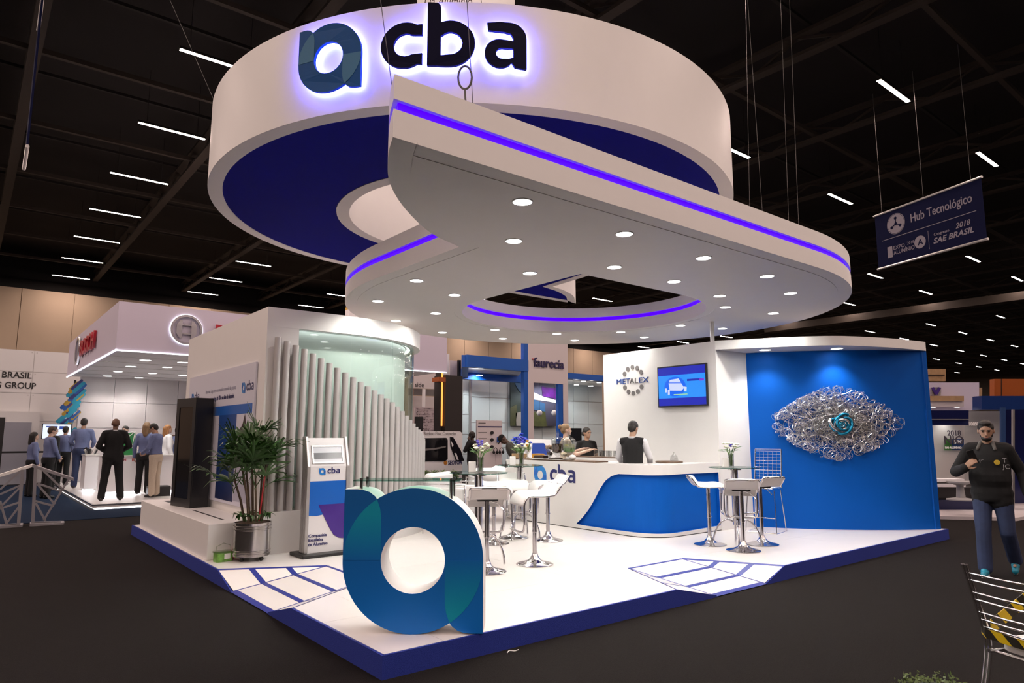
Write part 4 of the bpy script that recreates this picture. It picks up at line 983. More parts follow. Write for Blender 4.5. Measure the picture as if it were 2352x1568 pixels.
# ================================================================== neighbouring stands
def on_y(x0, y0, x1, y1, Y):
    """photo rectangle on a plane Y = const -> X range and Z range"""
    a, b = gy(x0, (y0 + y1) / 2, Y), gy(x1, (y0 + y1) / 2, Y); m = (x0 + x1) / 2
    return a.x, b.x, gy(m, y1, Y).z, gy(m, y0, Y).z
def panel_y(x0, y0, x1, y1, Y, m, nm, par, th=0.05, zlo=None):
    X0, X1, Z0, Z1 = on_y(x0, y0, x1, y1, Y)
    if zlo is not None: Z0 = zlo
    return MB().span((X0, Y, Z0), (X1, Y + th, Z1)).build(nm, m, par)
def ground_y(Y, x, y0, z0, x1, y1): pass
face = lambda X, Y, Z: frame((X, Y, Z), (1, 0, 0), (0, 0, 1), (0, -1, 0))      # reads towards -Y

# ------------------------------------------------------------------ left: canopy stand with ring emblem
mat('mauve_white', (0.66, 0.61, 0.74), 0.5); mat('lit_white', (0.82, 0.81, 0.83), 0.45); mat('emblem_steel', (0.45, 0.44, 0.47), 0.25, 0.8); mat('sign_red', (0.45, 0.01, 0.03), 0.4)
bs = thing('neighbour_stand', 'white stand with overhanging canopy and round armature emblem at the left', 'stand', (0, 0, 0))
BX, BY = 0.05, 13.05
MB().span((BX, BY, 0.04), (9.0, 22.0, 0.10)).build('floor_deck', 'white_gloss', bs)
MB().span((BX + 0.05, BY + 0.05, 0.0), (8.9, 21.9, 0.04)).build('floor_light', 'strip_white', bs)
MB().span((BX - 0.01, BY - 0.01, 0.085), (9.0, BY + 0.02, 0.115)).build('floor_rim', 'steel', bs)
MB().span((BX - 0.01, BY, 0.085), (BX + 0.02, 22.0, 0.115)).build('floor_rim', 'steel', bs)
CX_, CY_, CZ0, CZ1 = 0.23, 13.0, 3.47, 4.57
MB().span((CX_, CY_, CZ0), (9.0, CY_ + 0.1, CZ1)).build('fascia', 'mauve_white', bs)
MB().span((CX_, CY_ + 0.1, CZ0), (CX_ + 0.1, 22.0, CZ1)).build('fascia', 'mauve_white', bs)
MB().span((CX_ + 0.1, CY_ + 0.1, CZ0 + 0.02), (9.0, 22.0, CZ0 + 0.07)).build('soffit', 'lit_white', bs)
for k in range(5):
    MB().span((CX_ + 0.12, 14.6 + k * 1.5, CZ0 + 0.012), (9.0, 14.66 + k * 1.5, CZ0 + 0.02)).build('soffit_joint', 'alu', bs)
MB().span((CX_ - 0.01, CY_ - 0.012, CZ0 - 0.02), (9.0, CY_ + 0.02, CZ0)).build('edge_light', 'strip_white', bs)
MB().span((CX_ - 0.012, CY_ - 0.012, CZ0 - 0.02), (CX_ + 0.02, 22.0, CZ0)).build('edge_light', 'strip_white', bs)
for a in ((334, 827), (301, 841), (271, 853), (247, 863), (384, 843), (350, 857), (319, 867), (420, 832), (419, 861)):
    p = gz(a[0], a[1], CZ0 + 0.02)
    if p.x > CX_ and p.y > CY_: downlight(bs, (p.x, p.y, CZ0 + 0.02), 60, r=0.13, angle=130)
# emblem: ring with an H-shaped armature
E0 = gy(428, 757, CY_ - 0.03); em = frame((E0.x, CY_ - 0.02, E0.z), (1, 0, 0), (0, 0, 1), (0, -1, 0))
MB().prism([circle((0, 0), 0.35, 40), circle((0, 0), 0.30, 40)[::-1]], 0, 0.05, em).build('emblem', 'emblem_steel', bs)
MB().prism([circle((0, 0), 0.365, 40), circle((0, 0), 0.352, 40)[::-1]], -0.01, 0.01, em).build('emblem_glow', 'glow_soft', bs)
for s in (-1, 1):
    MB().prism([[(s * 0.10, -0.21), (s * 0.15, -0.21), (s * 0.22, -0.1), (s * 0.22, 0.1), (s * 0.15, 0.21), (s * 0.10, 0.21)]], 0, 0.05, em).build('emblem', 'emblem_steel', bs)
    MB().prism([[(-0.1, s * 0.09), (0.1, s * 0.09), (0.1, s * 0.12), (-0.1, s * 0.12)]], 0, 0.05, em).build('emblem', 'emblem_steel', bs)
w0 = gy(493, 757, CY_ - 0.03)
text('brand_name', 'BOSCH', 'sign_red', frame((w0.x, CY_ - 0.02, w0.z - 0.17), (1, 0, 0), (0, 0, 1), (0, -1, 0)), 0.42, bs, ext=0.02, bold=0.01)
# side fascia: small emblem and red name, reading towards -X
sm_ = lambda Y, Z: frame((CX_ - 0.015, Y, Z), (0, -1, 0), (0, 0, 1), (-1, 0, 0))
e1 = gx(182, 806, CX_); e2 = gx(192, 800, CX_)
MB().prism([circle((0, 0), 0.42, 32), circle((0, 0), 0.33, 32)[::-1]], 0, 0.05, sm_(e1.y, e1.z)).build('emblem', 'emblem_steel', bs)
text('brand_name', 'BOSCH', 'sign_red', sm_(e1.y - 0.7, e1.z - 0.22), 0.62, bs, ext=0.03, bold=0.012, width=2.6)
# back walls under the canopy
MB().span((0.6, 21.9, 0.1), (9.0, 22.0, CZ0)).build('back_wall', 'lit_white', bs)
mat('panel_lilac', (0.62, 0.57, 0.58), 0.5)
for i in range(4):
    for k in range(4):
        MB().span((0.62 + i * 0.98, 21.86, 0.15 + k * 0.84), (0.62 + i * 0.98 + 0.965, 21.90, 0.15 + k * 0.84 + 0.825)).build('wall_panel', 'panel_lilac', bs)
MB().span((4.5, 17.0, 0.1), (4.6, 21.9, CZ0)).build('side_wall', 'lit_white', bs)
q = gx(393, 912, 4.5)
text('brand_name', 'BOSCH', 'sign_red', frame((4.49, q.y + 0.3, q.z - 0.08), (0, -1, 0), (0, 0, 1), (-1, 0, 0)), 0.22, bs, ext=0.005, bold=0.008)
MB().prism([circle((0, 0), 0.1, 20), circle((0, 0), 0.07, 20)[::-1]], 0, 0.01, frame((4.49, q.y + 0.5, q.z), (0, -1, 0), (0, 0, 1), (-1, 0, 0))).build('emblem', 'emblem_steel', bs)
for k in range(3):
    y = 18.6 - k * 0.75
    MB().box((4.15, y, CZ0 - 0.18), (0.26, 0.10, 0.06)).build('flood_lamp', 'black', bs); MB().box((4.15, y, CZ0 - 0.215), (0.22, 0.08, 0.005)).build('flood_lens', 'lamp', bs)
# display desks with glowing plinths
def desk(x0, y0, x1, y1, h, label, name='display_desk'):
    t = thing(name, label, 'desk', (0, 0, 0), group='lit desks of the left stand')
    MB().span((x0, y0, 0.17), (x1, y1, h)).build('body', 'lit_white', t, bevel=0.01)
    MB().span((x0 + 0.06, y0 + 0.06, 0.10), (x1 - 0.06, y1 - 0.06, 0.17)).build('plinth_light', 'strip_white', t)
    MB().span((x0 - 0.02, y0 - 0.02, h), (x1 + 0.02, y1 + 0.02, h + 0.03)).build('top', 'white_gloss', t)
    return t
d1 = desk(0.55, 15.78, 1.52, 16.3, 1.05, 'white lit display desk with small red lettering behind the man in the black suit')
d2 = desk(0.36, 17.2, 0.66, 17.9, 1.05, 'white lit display desk with chamfered end behind the man in blue shirt')
d3 = desk(1.86, 15.6, 2.3, 16.2, 1.05, 'white lit display desk beside the man in pale trousers')
text('brand_name', 'BOSCH', 'sign_red', face(1.20, 15.778, 0.93), 0.10, d1, ext=0.002)
text('brand_name', 'BOSCH', 'sign_red', face(0.75, 15.778, 0.93), 0.10, d1, ext=0.002)
gb = thing('green_board', 'green display board with a white line drawing standing on the desk', 'board', (0, 15.9, 1.08))
mat('board_green', (0.02, 0.20, 0.05), 0.5)
gA, gB = gy(283, 1020, 15.9), gy(309, 1020, 15.9)
MB().span((gA.x, -0.02, 0), (gB.x, 0.02, gy(296, 993, 15.9).z - 1.08)).build('panel', 'board_green', gb)
for a, b in (((0.02, 0.55), (0.25, 0.62)), ((0.25, 0.62), (0.2, 0.18)), ((0.02, 0.4), (0.25, 0.6))):
    MB().bar((gA.x + a[0], -0.024, a[1]), (gA.x + b[0], -0.024, b[1]), 0.012).build('line', 'white', gb)
pc_ = tag(MB().box((0, 0, 0.22), (0.10, 0.04, 0.44)).build('acrylic_stand', 'glass_green'), 'small clear green display stand on the desk beside the green board', 'display stand'); pc_.location = (gA.x - 0.12, 15.8, 1.08)
ca_ = thing('camera_rig', 'small black device with a lever lying on the display desk', 'device', (gB.x + 0.12, 15.75, 1.08))
MB().box((0, 0, 0.08), (0.16, 0.12, 0.16)).build('body', 'white', ca_, bevel=0.03); MB().tube([(0.0, -0.05, 0.14), (0.22, -0.08, 0.03)], 0.025, 8).build('lever', 'black', ca_)
cm = thing('engine_part', 'dark machine part shown on the narrow display desk', 'device', (0.5, 17.5, 1.08))
for k in range(6): MB().tube([(0.08 * math.cos(k), 0.08 * math.sin(k), 0.0), (0.16 * math.cos(k + 0.5), 0.1 * math.sin(k + 0.5), 0.12 + 0.03 * (k % 3))], 0.035, 8).build('pipe', 'alu' if k % 2 else 'black', cm)
bg = thing('bar_shelf', 'small white shelf with bottles behind the green board', 'shelf', (2.95, 19.2, 0.1))
MB().box((0, 0, 0.6), (1.0, 0.4, 1.2)).build('body', 'lit_white', bg); MB().box((0, -0.05, 1.35), (0.9, 0.25, 0.3)).build('crates', 'wood', bg)
# ------------------------------------------------------------------ far-left panelled wall with lettering
lw_ = thing('panel_wall', 'white panelled exhibition wall with dark lettering at the far left', 'wall', (0, 0, 0))
WY = 24.0
mat('panel_white', (0.72, 0.72, 0.72), 0.45)
X0, X1, _, ZT_ = on_y(-60, 800, 152, 900, WY); ZT_ = gy(0, 800, WY).z
MB().span((-9.0, WY + 0.02, 0), (X1 + 0.6, WY + 0.1, ZT_)).build('frame', 'alu', lw_)
cols_ = [-9 + 1.63 * k for k in range(8)]; xr_ = gy(71, 900, WY).x
cols_ = [xr_ + 1.9 * k for k in range(-4, 2)]; zs_ = [0.0, 1.05, 2.05, 3.0, gy(0, 905, WY).z * 0 + 3.72, ZT_]
for a, b in zip(cols_, cols_[1:]):
    for c, d in zip(zs_, zs_[1:]):
        MB().span((a + 0.012, WY, c + 0.012), (b - 0.012, WY + 0.025, d - 0.012)).build('wall_panel', 'panel_white', lw_)
        for sx in (a + 0.07, b - 0.07):
            MB().box((sx, WY - 0.005, d - 0.07), (0.03, 0.012, 0.03)).build('clip', 'alu', lw_)
p = gy(0, 858, WY); p2 = gy(0, 880, WY)
t1_, t2_ = gy(0, 866, WY), gy(0, 890, WY)
text('wall_letters', 'BRASIL', 'black', face(t1_.x + 0.03, WY - 0.002, t1_.z), 0.29, lw_, ext=0.006, bold=0.004, width=gy(69, 866, WY).x - t1_.x)
text('wall_letters', 'NG GROUP', 'black', face(gy(-30, 888, WY).x, WY - 0.002, t2_.z), 0.29, lw_, ext=0.006, bold=0.004, width=gy(81, 888, WY).x - gy(-30, 888, WY).x)
# recessed doorway with grey door
dA, dB = gy(-40, 1000, WY - 0.3), gy(88, 1000, WY - 0.3); dz = gy(50, 945, WY - 0.3).z
MB().span((dA.x, WY - 0.3, 0), (dB.x, WY - 0.02, dz)).build('door_surround', 'panel_white', lw_)
mat('door_grey', (0.30, 0.31, 0.36), 0.5)
MB().span((gy(8, 1000, WY - .3).x, WY - 0.34, 0), (gy(70, 1000, WY - .3).x, WY - 0.3, dz - 0.35)).build('door', 'door_grey', lw_)
MB().span((dA.x, WY - 0.34, 0), (gy(8, 1000, WY - .3).x, WY - 0.3, dz - 0.2)).build('doorway', 'black', lw_)
MB().span((dA.x, WY - 1.0, 1.02), (dB.x + 1.4, WY - 0.96, 1.08)).build('barrier_rail', 'black', lw_)
# monitor in front of the wall
mo_ = thing('wall_monitor', 'flat monitor with white and blue slide above the standing group', 'monitor', (0, 21.5, 0))
mA, mB_, mz0, mz1 = on_y(96, 973, 164, 1008, 21.5)
mat('slide_white', (0, 0, 0), 0.3, emit=(0.75, 0.8, 1.0), es=0.95); mat('slide_blue', (0, 0, 0), 0.3, emit=(0.02, 0.05, 0.25), es=1.0)
MB().span((mA, 0, mz0), (mB_, 0.06, mz1)).build('casing', 'black', mo_); MB().span((mA + 0.02, -0.004, mz0 + 0.02), (mB_ - 0.02, 0, mz1 - 0.02)).build('screen', 'slide_white', mo_)
MB().span((mA + 0.45, -0.007, mz0 + 0.30), (mB_ - 0.1, -0.004, mz0 + 0.40)).build('slide_bar', 'slide_blue', mo_); MB().span((mA + 0.1, -0.007, mz1 - 0.11), (mA + 0.4, -0.004, mz1 - 0.07)).build('slide_bar', 'slide_blue', mo_)
MB().span(((mA + mB_) / 2 - 0.05, 0.01, 0.0), ((mA + mB_) / 2 + 0.05, 0.05, mz0)).build('stand_post', 'black', mo_)
# striped totem: diagonal rounded strokes of blue, teal and ochre
stp = thing('striped_totem', 'tall panel with slanted blue, teal and ochre brush strokes', 'panel', (0, 21.7, 0))
random.seed(8)
sx0, sx1, sz0, sz1 = on_y(128, 872, 200, 1075, 21.7)
MB().span(((sx0 + sx1) / 2 - 0.03, 0.03, 0), ((sx0 + sx1) / 2 + 0.03, 0.08, sz1)).build('pole', 'black', stp)
scol = [mat('stroke_blue', (0.02, 0.10, 0.36), 0.5), mat('stroke_teal', (0.02, 0.28, 0.42), 0.5), mat('stroke_ochre', (0.42, 0.26, 0.03), 0.5), mat('stroke_navy', (0.03, 0.03, 0.15), 0.5)]
for k in range(64):
    z = sz0 + (sz1 - sz0 - 0.3) * k / 63; cxk = sx0 + (sx1 - sx0) * (0.22 + 0.36 * (z - sz0) / (sz1 - sz0)) + random.uniform(-0.17, 0.17); L = random.uniform(0.08, 0.2); r = random.uniform(0.03, 0.075)
    dv = Vector((math.cos(0.85), math.sin(0.85))); nv = Vector((-dv.y, dv.x)); c = Vector((cxk, z + 0.15))
    pts = [tuple(c + dv * (L + r * math.sin(t)) + nv * (r * math.cos(t))) for t in [PI * j / 6 for j in range(7)]] + [tuple(c - dv * (L + r * math.sin(t)) - nv * (r * math.cos(t))) for t in [PI * j / 6 for j in range(7)]]
    MB().prism([pts[::-1]], 0.0 + 0.0006 * k, 0.02 + 0.0006 * k, lambda x, y, z: (x, -z, y)).build('stroke', scol[k % 3 if k % 7 else 3], stp)
# blue carpet of the left stands
tag(MB().prism([[(-8, 11.2), (9, 11.2), (9, 13.0), (0.0, 13.0), (0.0, 23.0), (-8, 23.0)]], 0.0, 0.008).build('aisle_carpet', 'carpet_blue'), 'dark blue carpet strip in front of the left stands', 'carpet')
# grey lattice frame (rack) in the left aisle
tr = thing('lattice_frame', 'grey painted steel lattice frame with a pitched white top in the left aisle', 'frame', (0, 0, 0))
mat('frame_grey', (0.27, 0.26, 0.28), 0.5)
D0, D1, D2 = gz(-20, 1214, 0), gz(48, 1210, 0), gz(146, 1204, 0); U = (D2 - D1).normalized()
def bb(a, b, wd=0.045, nm='strut', m='frame_grey'): MB().bar(a, b, wd).build(nm, m, tr)
def at_(x, y, dep=0.0):
    """point on the vertical plane through the frame"""
    d = ray(x, y); n_ = Vector((-(U.y), U.x, 0)); t = (D1 - CAM).dot(n_) / d.dot(n_); return CAM + d * t + n_ * dep
for a, b in (((82, 1068), (75, 1205)), ((52, 1078), (42, 1210)), ((160, 1097), (100, 1195)), ((94, 1075), (146, 1125)), ((86, 1110), (140, 1128)), ((86, 1112), (126, 1158)), ((80, 1150), (124, 1162)), ((82, 1155), (104, 1196)),
             ((52, 1112), (0, 1135)), ((50, 1115), (0, 1165)), ((0, 1150), (16, 1206)), ((46, 1160), (12, 1205)), ((0, 1168), (48, 1152)), ((48, 1080), (0, 1124))):
    bb(at_(*a, 0.02 if a[0] > 60 else 0.0), at_(*b, 0.02 if a[0] > 60 else 0.0), 0.05 if a in ((82, 1068), (52, 1078)) else 0.032)
for dd in (0.0, 0.28):
    bb(at_(70, 1205, dd), at_(146, 1203, dd), 0.05, 'foot'); bb(at_(-20, 1212, dd), at_(50, 1208, dd), 0.05, 'foot')
bb(at_(72, 1205, 0), at_(72, 1205, 0.28), 0.05, 'foot'); bb(at_(144, 1203, 0), at_(144, 1203, 0.28), 0.05, 'foot'); bb(at_(48, 1208, 0), at_(48, 1208, 0.28), 0.05, 'foot')
for a, b in (((-30, 1098), (74, 1066)), ((74, 1066), (170, 1098))):
    A_, B2 = at_(*a), at_(*b); n_ = Vector((-U.y, U.x, 0)) * 0.3
    MB().add([A_, B2, B2 + n_, A_ + n_, A_ - Vector((0, 0, .05)), B2 - Vector((0, 0, .05)), B2 + n_ - Vector((0, 0, .05)), A_ + n_ - Vector((0, 0, .05))], [(0, 1, 2, 3), (7, 6, 5, 4), (0, 4, 5, 1), (1, 5, 6, 2), (2, 6, 7, 3), (3, 7, 4, 0)]).build('top_board', 'white' if a[0] < 0 else 'frame_grey', tr)

# ------------------------------------------------------------------ centre: blue-framed stand
fs = thing('blue_framed_stand', 'white stand with bright blue beams and a tall tower behind the bar', 'stand', (0, 0, 0))
FY = 15.0
mat('beam_blue', (0.0, 0.10, 0.50), 0.45); mat('tower_white', (0.72, 0.66, 0.68), 0.5)
tX0, tX1 = gy(1213, 900, FY).x, gy(1305, 900, FY).x; oX0, oX1 = gy(1226, 930, FY).x, gy(1294, 930, FY).x
oZ0, oZ1 = 0.2, gy(1260, 880, FY).z
MB().prism([[(tX0, 0.0), (tX1, 0.0), (tX1, 5.9), (tX0, 5.9)], [(oX0, oZ0), (oX0, oZ1), (oX1, oZ1), (oX1, oZ0)]], 0, 0.16, lambda x, y, z: (x, FY + 0.16 - z, y)).build('tower', 'tower_white', fs)
MB().span((gy(1203, 900, FY).x, FY, 0), (tX0, FY + 0.16, 5.9)).build('tower_edge', 'beam_blue', fs)
MB().span((oX1 - 0.24, FY + 0.02, oZ0), (oX1 - 0.002, FY + 0.16, oZ1 - 0.002)).build('tower_jamb', 'beam_blue', fs)
f0 = gy(1225, 841, FY)
mat('ink_plum', (0.03, 0.02, 0.10), 0.4)
text('brand_name', 'faurecia', 'ink_plum', face(f0.x, FY - 0.012, f0.z), 0.48, fs, ext=0.02, bold=0.007, width=gy(1294, 841, FY).x - f0.x)
MB().box((f0.x - 0.03, FY - 0.02, f0.z + 0.27), (0.10, 0.02, 0.04)).build('brand_mark', 'sign_red', fs)
# left canopy frame
G0, G1 = gy(1062, 850, 17.5), gy(1203, 850, FY)
def beam(a, b, h0, nm='blue_beam', th=0.25): MB().bar(a, b, th, h0).build(nm, 'beam_blue', fs)
zA = gy(1062, 858, 17.5).z
beam((G0.x, 17.5, zA), (gy(1203, 858, 17.5).x + 0.3, 17.5, zA), 0.42)
zB = gy(1120, 832, FY).z; beam((gy(1072, 838, FY).x, FY + 0.1, zB), (tX0, FY + 0.1, zB), 0.42)
beam((G0.x + 0.1, 17.5, zA + 0.05), (gy(1072, 838, FY).x, FY + 0.1, zB), 0.42)
MB().add([(gy(1072, 838, FY).x, FY + 0.2, zB - 0.1), (tX0, FY + 0.2, zB - 0.1), (tX0 + 1.5, 17.4, zA + 0.05), (G0.x, 17.4, zA + 0.05)], [(0, 1, 2, 3)]).build('soffit', 'lit_white', fs)
for a in ((1151, 847), (1189, 843), (1198, 851), (1101, 861)):
    p = gy(a[0], a[1], 16.0); MB().lathe([(0, 0), (0.11, 0), (0.11, -0.02), (0, -0.02)], 16, (p.x, p.y, p.z)).build('downlight', 'lamp', fs)
# glass-panel walls
mat('panel_mint', (0.60, 0.68, 0.68), 0.25, noise=0.03, nscale=2)
def pwall(x0, x1, y0, y1, Y, nx, nz, m):
    X0, X1, Z0, Z1 = on_y(x0, y0, x1, y1, Y); Z0 = 0.05
    MB().span((X0, Y + 0.03, Z0), (X1, Y + 0.08, Z1)).build('wall_frame', 'alu', fs)
    for i in range(nx):
        for k in range(nz):
            a, b = X0 + (X1 - X0) * i / nx, X0 + (X1 - X0) * (i + 1) / nx; c, d = Z0 + (Z1 - Z0) * k / nz, Z0 + (Z1 - Z0) * (k + 1) / nz
            MB().span((a + 0.012, Y, c + 0.012), (b - 0.012, Y + 0.03, d - 0.012)).build('wall_panel', m, fs)
pwall(1062, 1081, 862, 1100, 18.4, 1, 5, 'panel_mint'); pwall(1081, 1385, 864, 1100, 18.5, 8, 4, 'panel_mint')
MB().span((gy(1079, 900, 18.3).x, 18.25, 0), (gy(1082, 900, 18.3).x, 18.35, 4.2)).build('corner_post', 'alu', fs)
gradient('forest_print', (0.05, 0.06, 0.012), (0.02, 0.045, 0.06), 2, 1.5, 3.6); gradient('car_print', (0.015, 0.012, 0.016), (0.10, 0.10, 0.16), 2, 1.6, 3.6)
a = on_y(1172, 865, 1250, 978, 18.4); MB().span((a[0], 18.38, a[2]), (a[1], 18.42, a[3])).build('forest_picture', 'forest_print', fs)
mat('road_print', (0.30, 0.28, 0.25), 0.4); mat('tree_print', (0.045, 0.05, 0.010), 0.6, noise=0.6, nscale=6); mat('sky_print', (0.03, 0.10, 0.22), 0.4)
def blob(x0, y0, pts, m, Y, nm): MB().prism([[(gy(x0 + x, y0 + y, Y).x, gy(x0 + x, y0 + y, Y).z) for x, y in pts]], 0, 0.01, lambda x, y, z: (x, Y - z, y)).build(nm, m, fs)
blob(1172, 866, [(8, 0), (33, 0), (33, 40), (22, 34), (12, 18)], 'sky_print', 18.37, 'picture_detail')
blob(1172, 866, [(0, 70), (14, 62), (16, 82), (10, 112), (0, 112)], 'tree_print', 18.37, 'picture_detail')
blob(1172, 866, [(12, 82), (33, 78), (33, 112), (14, 112)], 'road_print', 18.37, 'picture_detail')
a = on_y(1222, 880, 1290, 978, 18.2); MB().span((a[0], 18.2, a[2]), (a[1], 18.24, a[3])).build('car_picture', 'car_print', fs)
mat('violet_print', (0.10, 0.01, 0.20), 0.4, noise=0.9, nscale=3)
blob(1226, 883, [(18, 4), (58, 10), (56, 34), (20, 26)], 'violet_print', 18.19, 'picture_detail')
blob(1226, 883, [(0, 18), (22, 28), (58, 38), (58, 44), (30, 38), (0, 34)], 'white', 18.185, 'picture_detail')
blob(1226, 883, [(0, 34), (26, 44), (26, 62), (0, 58)], 'sky_print', 18.188, 'picture_detail')
blob(1226, 883, [(0, 62), (26, 62), (30, 96), (0, 96)], 'tree_print', 18.186, 'picture_detail')
for x in (1239, 1273):
    p = gy(x, 948, 16.2); t = thing('pendant_lamp', 'white globe pendant lamp hanging inside the blue-framed tower' if x < 1250 else 'white globe pendant lamp nearer the blue jamb of the tower', 'lamp', (p.x, p.y, 0), group='globe pendants')
    MB().ball((0, 0, p.z), 0.115, 16, 12).build('globe', 'white', t, smooth=80); MB().tube([(0, 0, p.z + 0.11), (0, 0, 5.2)], 0.008, 5).build('cord', 'black', t)
a = on_y(1305, 859, 1392, 872, FY + 1.5); MB().span((a[0] - 0.2, FY + 1.5, a[2]), (a[1] + 2, FY + 1.8, a[3])).build('blue_beam', 'beam_blue', fs)
MB().span((a[0] - 0.2, FY + 1.8, a[3] - 0.1), (a[1] + 2, 18.4, a[3] - 0.05)).build('soffit', 'lit_white', fs)
for x, y in ((1340, 875), (1376, 878), (1324, 883), (1357, 886)):
    p = gy(x, y, FY + 2.3); MB().lathe([(0, 0), (0.10, 0), (0.10, -0.02), (0, -0.02)], 16, (p.x, p.y, p.z)).build('downlight', 'lamp', fs)
L = bpy.data.lights.new('soffit_wash', 'SPOT'); L.energy = 260; L.spot_size = math.radians(150); L.shadow_soft_size = 0.4; L.color = (0.95, 0.97, 1.0)
for xx in (13.2, 17.5):
    o = bpy.data.objects.new('soffit_wash', L); COL.objects.link(o); o.location = (xx, 17.2, 4.0); o.parent = fs
a = on_y(1308, 983, 1336, 1014, 18.1); tvb = tag(MB().span((a[0], 18.1, a[2]), (a[1], 18.2, a[3])).build('wall_screen', 'black_gloss'), 'switched-off black screen behind the two women at the bar', 'screen')
mk = thing('sound_board', 'white presentation board with headphones near the blue-framed stand', 'board', (0, 14.5, 0))
a = on_y(1095, 965, 1153, 1110, 14.5); MB().span((a[0], 0, 0.0), (a[1], 0.06, a[3])).build('panel', 'tower_white', mk)
MB().span((a[0] + 0.04, -0.004, a[3] - 0.24), (a[1] - 0.02, 0, a[3] - 0.20)).build('rule', 'ink_plum', mk)
MB().span((a[0] + 0.06, -0.004, a[3] - 0.12), (a[0] + 0.36, 0, a[3] - 0.08)).build('print_line', 'grey_dot', mk)
for k in range(4): MB().span((a[0] + 0.06, -0.004, a[3] - 0.42 - 0.2 * k), (a[0] + 0.42, 0, a[3] - 0.40 - 0.2 * k)).build('print_line', 'grey_dot', mk)
for k in range(3): MB().prism([circle((a[0] + 0.62, a[3] - 0.42 - 0.24 * k), 0.06, 7)], 0, 0.05, lambda x, y, z: (x, -z, y)).build('specimen', 'black', mk)
MB().box((gy(1146, 1009, 14.45).x, -0.05, gy(1146, 1009, 14.45).z), (0.14, 0.04, 0.17)).build('handset', 'beam_blue', mk)
hp = gy(1145, 1030, 14.4)
for s in (-1, 1):
    h_ = thing('headphones', 'black headphones hanging on the presentation board, %s pair' % ('left' if s < 0 else 'right'), 'headphones', (hp.x + s * 0.13, 14.4, hp.z - 0.12), group='headphones on the board')
    MB().tube([(0.09 * math.cos(t), 0, 0.02 + 0.13 * math.sin(t)) for t in [PI * k / 10 for k in range(11)]], 0.012, 6).build('headband', 'black', h_)
    for e_ in (-1, 1): MB().ball((e_ * 0.07, 0, 0.0), (0.045, 0.05, 0.06), 10, 8).build('ear_cup', 'black', h_)
    MB().tube([(0, 0, -0.05), (0.03, 0, -0.4), (-0.08 * s, 0, -0.7), (0.02, 0, -0.85)], 0.005, 5).build('cable', 'black', h_)
# ------------------------------------------------------------------ car-part stand with hedge
cp = thing('car_part_stand', 'white rounded display wall with black car door panels behind the glass shelf', 'display', (0, 12.2, 0))
a = on_y(962, 990, 1062, 1085, 12.2); cw, ch = a[1] - a[0], a[3] - a[2]
MB().prism([[(a[0] + cw / 2 + x, a[3] / 2 + y) for x, y in rrect(cw, a[3] - 0.001, 0.12)]], 0, 0.2, lambda x, y, z: (x, 0.2 - z, y)).build('wall', 'lit_white', cp)
q0 = gy(973, 999, 12.2)
text('print_text', 'Bamboo Fiber Composite', 'grey_dot', face(q0.x, -0.002, q0.z), 0.14, cp, ext=0.002, width=gy(1047, 999, 12.2).x - q0.x)
def pblob(pts, m, nm, z=0.03): MB().prism([[(gy(x, y, 12.2).x, gy(x, y, 12.2).z) for x, y in pts]], 0, z, lambda x, y, z: (x, -z, y)).build(nm, m, cp)
pblob([(964, 1006), (1024, 1005), (1027, 1010), (1027, 1054), (1022, 1058), (962, 1058)], 'black_gloss', 'door_panel'); pblob([(1033, 1003), (1040, 1004), (1058, 1036), (1065, 1058), (1047, 1058), (1034, 1025)], 'black_gloss', 'door_panel')
pblob([(1034, 1012), (1040, 1022), (1037, 1026)], 'lit_white', 'door_opening', 0.04); pblob([(1042, 1040), (1046, 1040), (1052, 1056), (1048, 1056)], 'lit_white', 'door_opening', 0.04)
pblob([(964, 1031), (1000, 1028), (1022, 1024), (1022, 1027), (1000, 1032), (964, 1036)], 'grey_dot', 'door_trim', 0.05)
s0 = gy(1029, 1067, 12.2); text('brand_name', 'SEOYON', 'ink_navy', face(s0.x, -0.002, s0.z), 0.17, cp, ext=0.004, bold=0.003, width=gy(1061, 1067, 12.2).x - s0.x)
MB().prism([circle((s0.x - 0.09, s0.z + 0.06), 0.06, 16)], 0, 0.01, lambda x, y, z: (x, -z, y)).build('brand_mark', mat('mark_orange', (0.5, 0.2, 0.03), 0.4), cp)
mat('hedge_leaf', (0.085, 0.16, 0.03), 0.6, noise=0.5, nscale=10)
for k, x in enumerate((960, 979, 1000, 1020, 1040)):
    p = gz(x, 1115, 0.0); p = gy(x, 1094, 10.6)
    leafy('hedge_ball', (p.x, p.y, p.z), (0.15, 0.15, 0.15), 500, 0.05, '%s clipped hedge ball from the left under the car part display' % ordn[k], 'shrub', 'hedge_leaf', 'clipped hedge balls', base=0.35)
hbx = tag(MB().span((gy(940, 1100, 10.6).x, 10.35, 0), (gy(1060, 1100, 10.6).x, 10.85, 0.36)).build('hedge_trough', 'white'), 'white trough carrying the clipped hedge balls', 'planter')
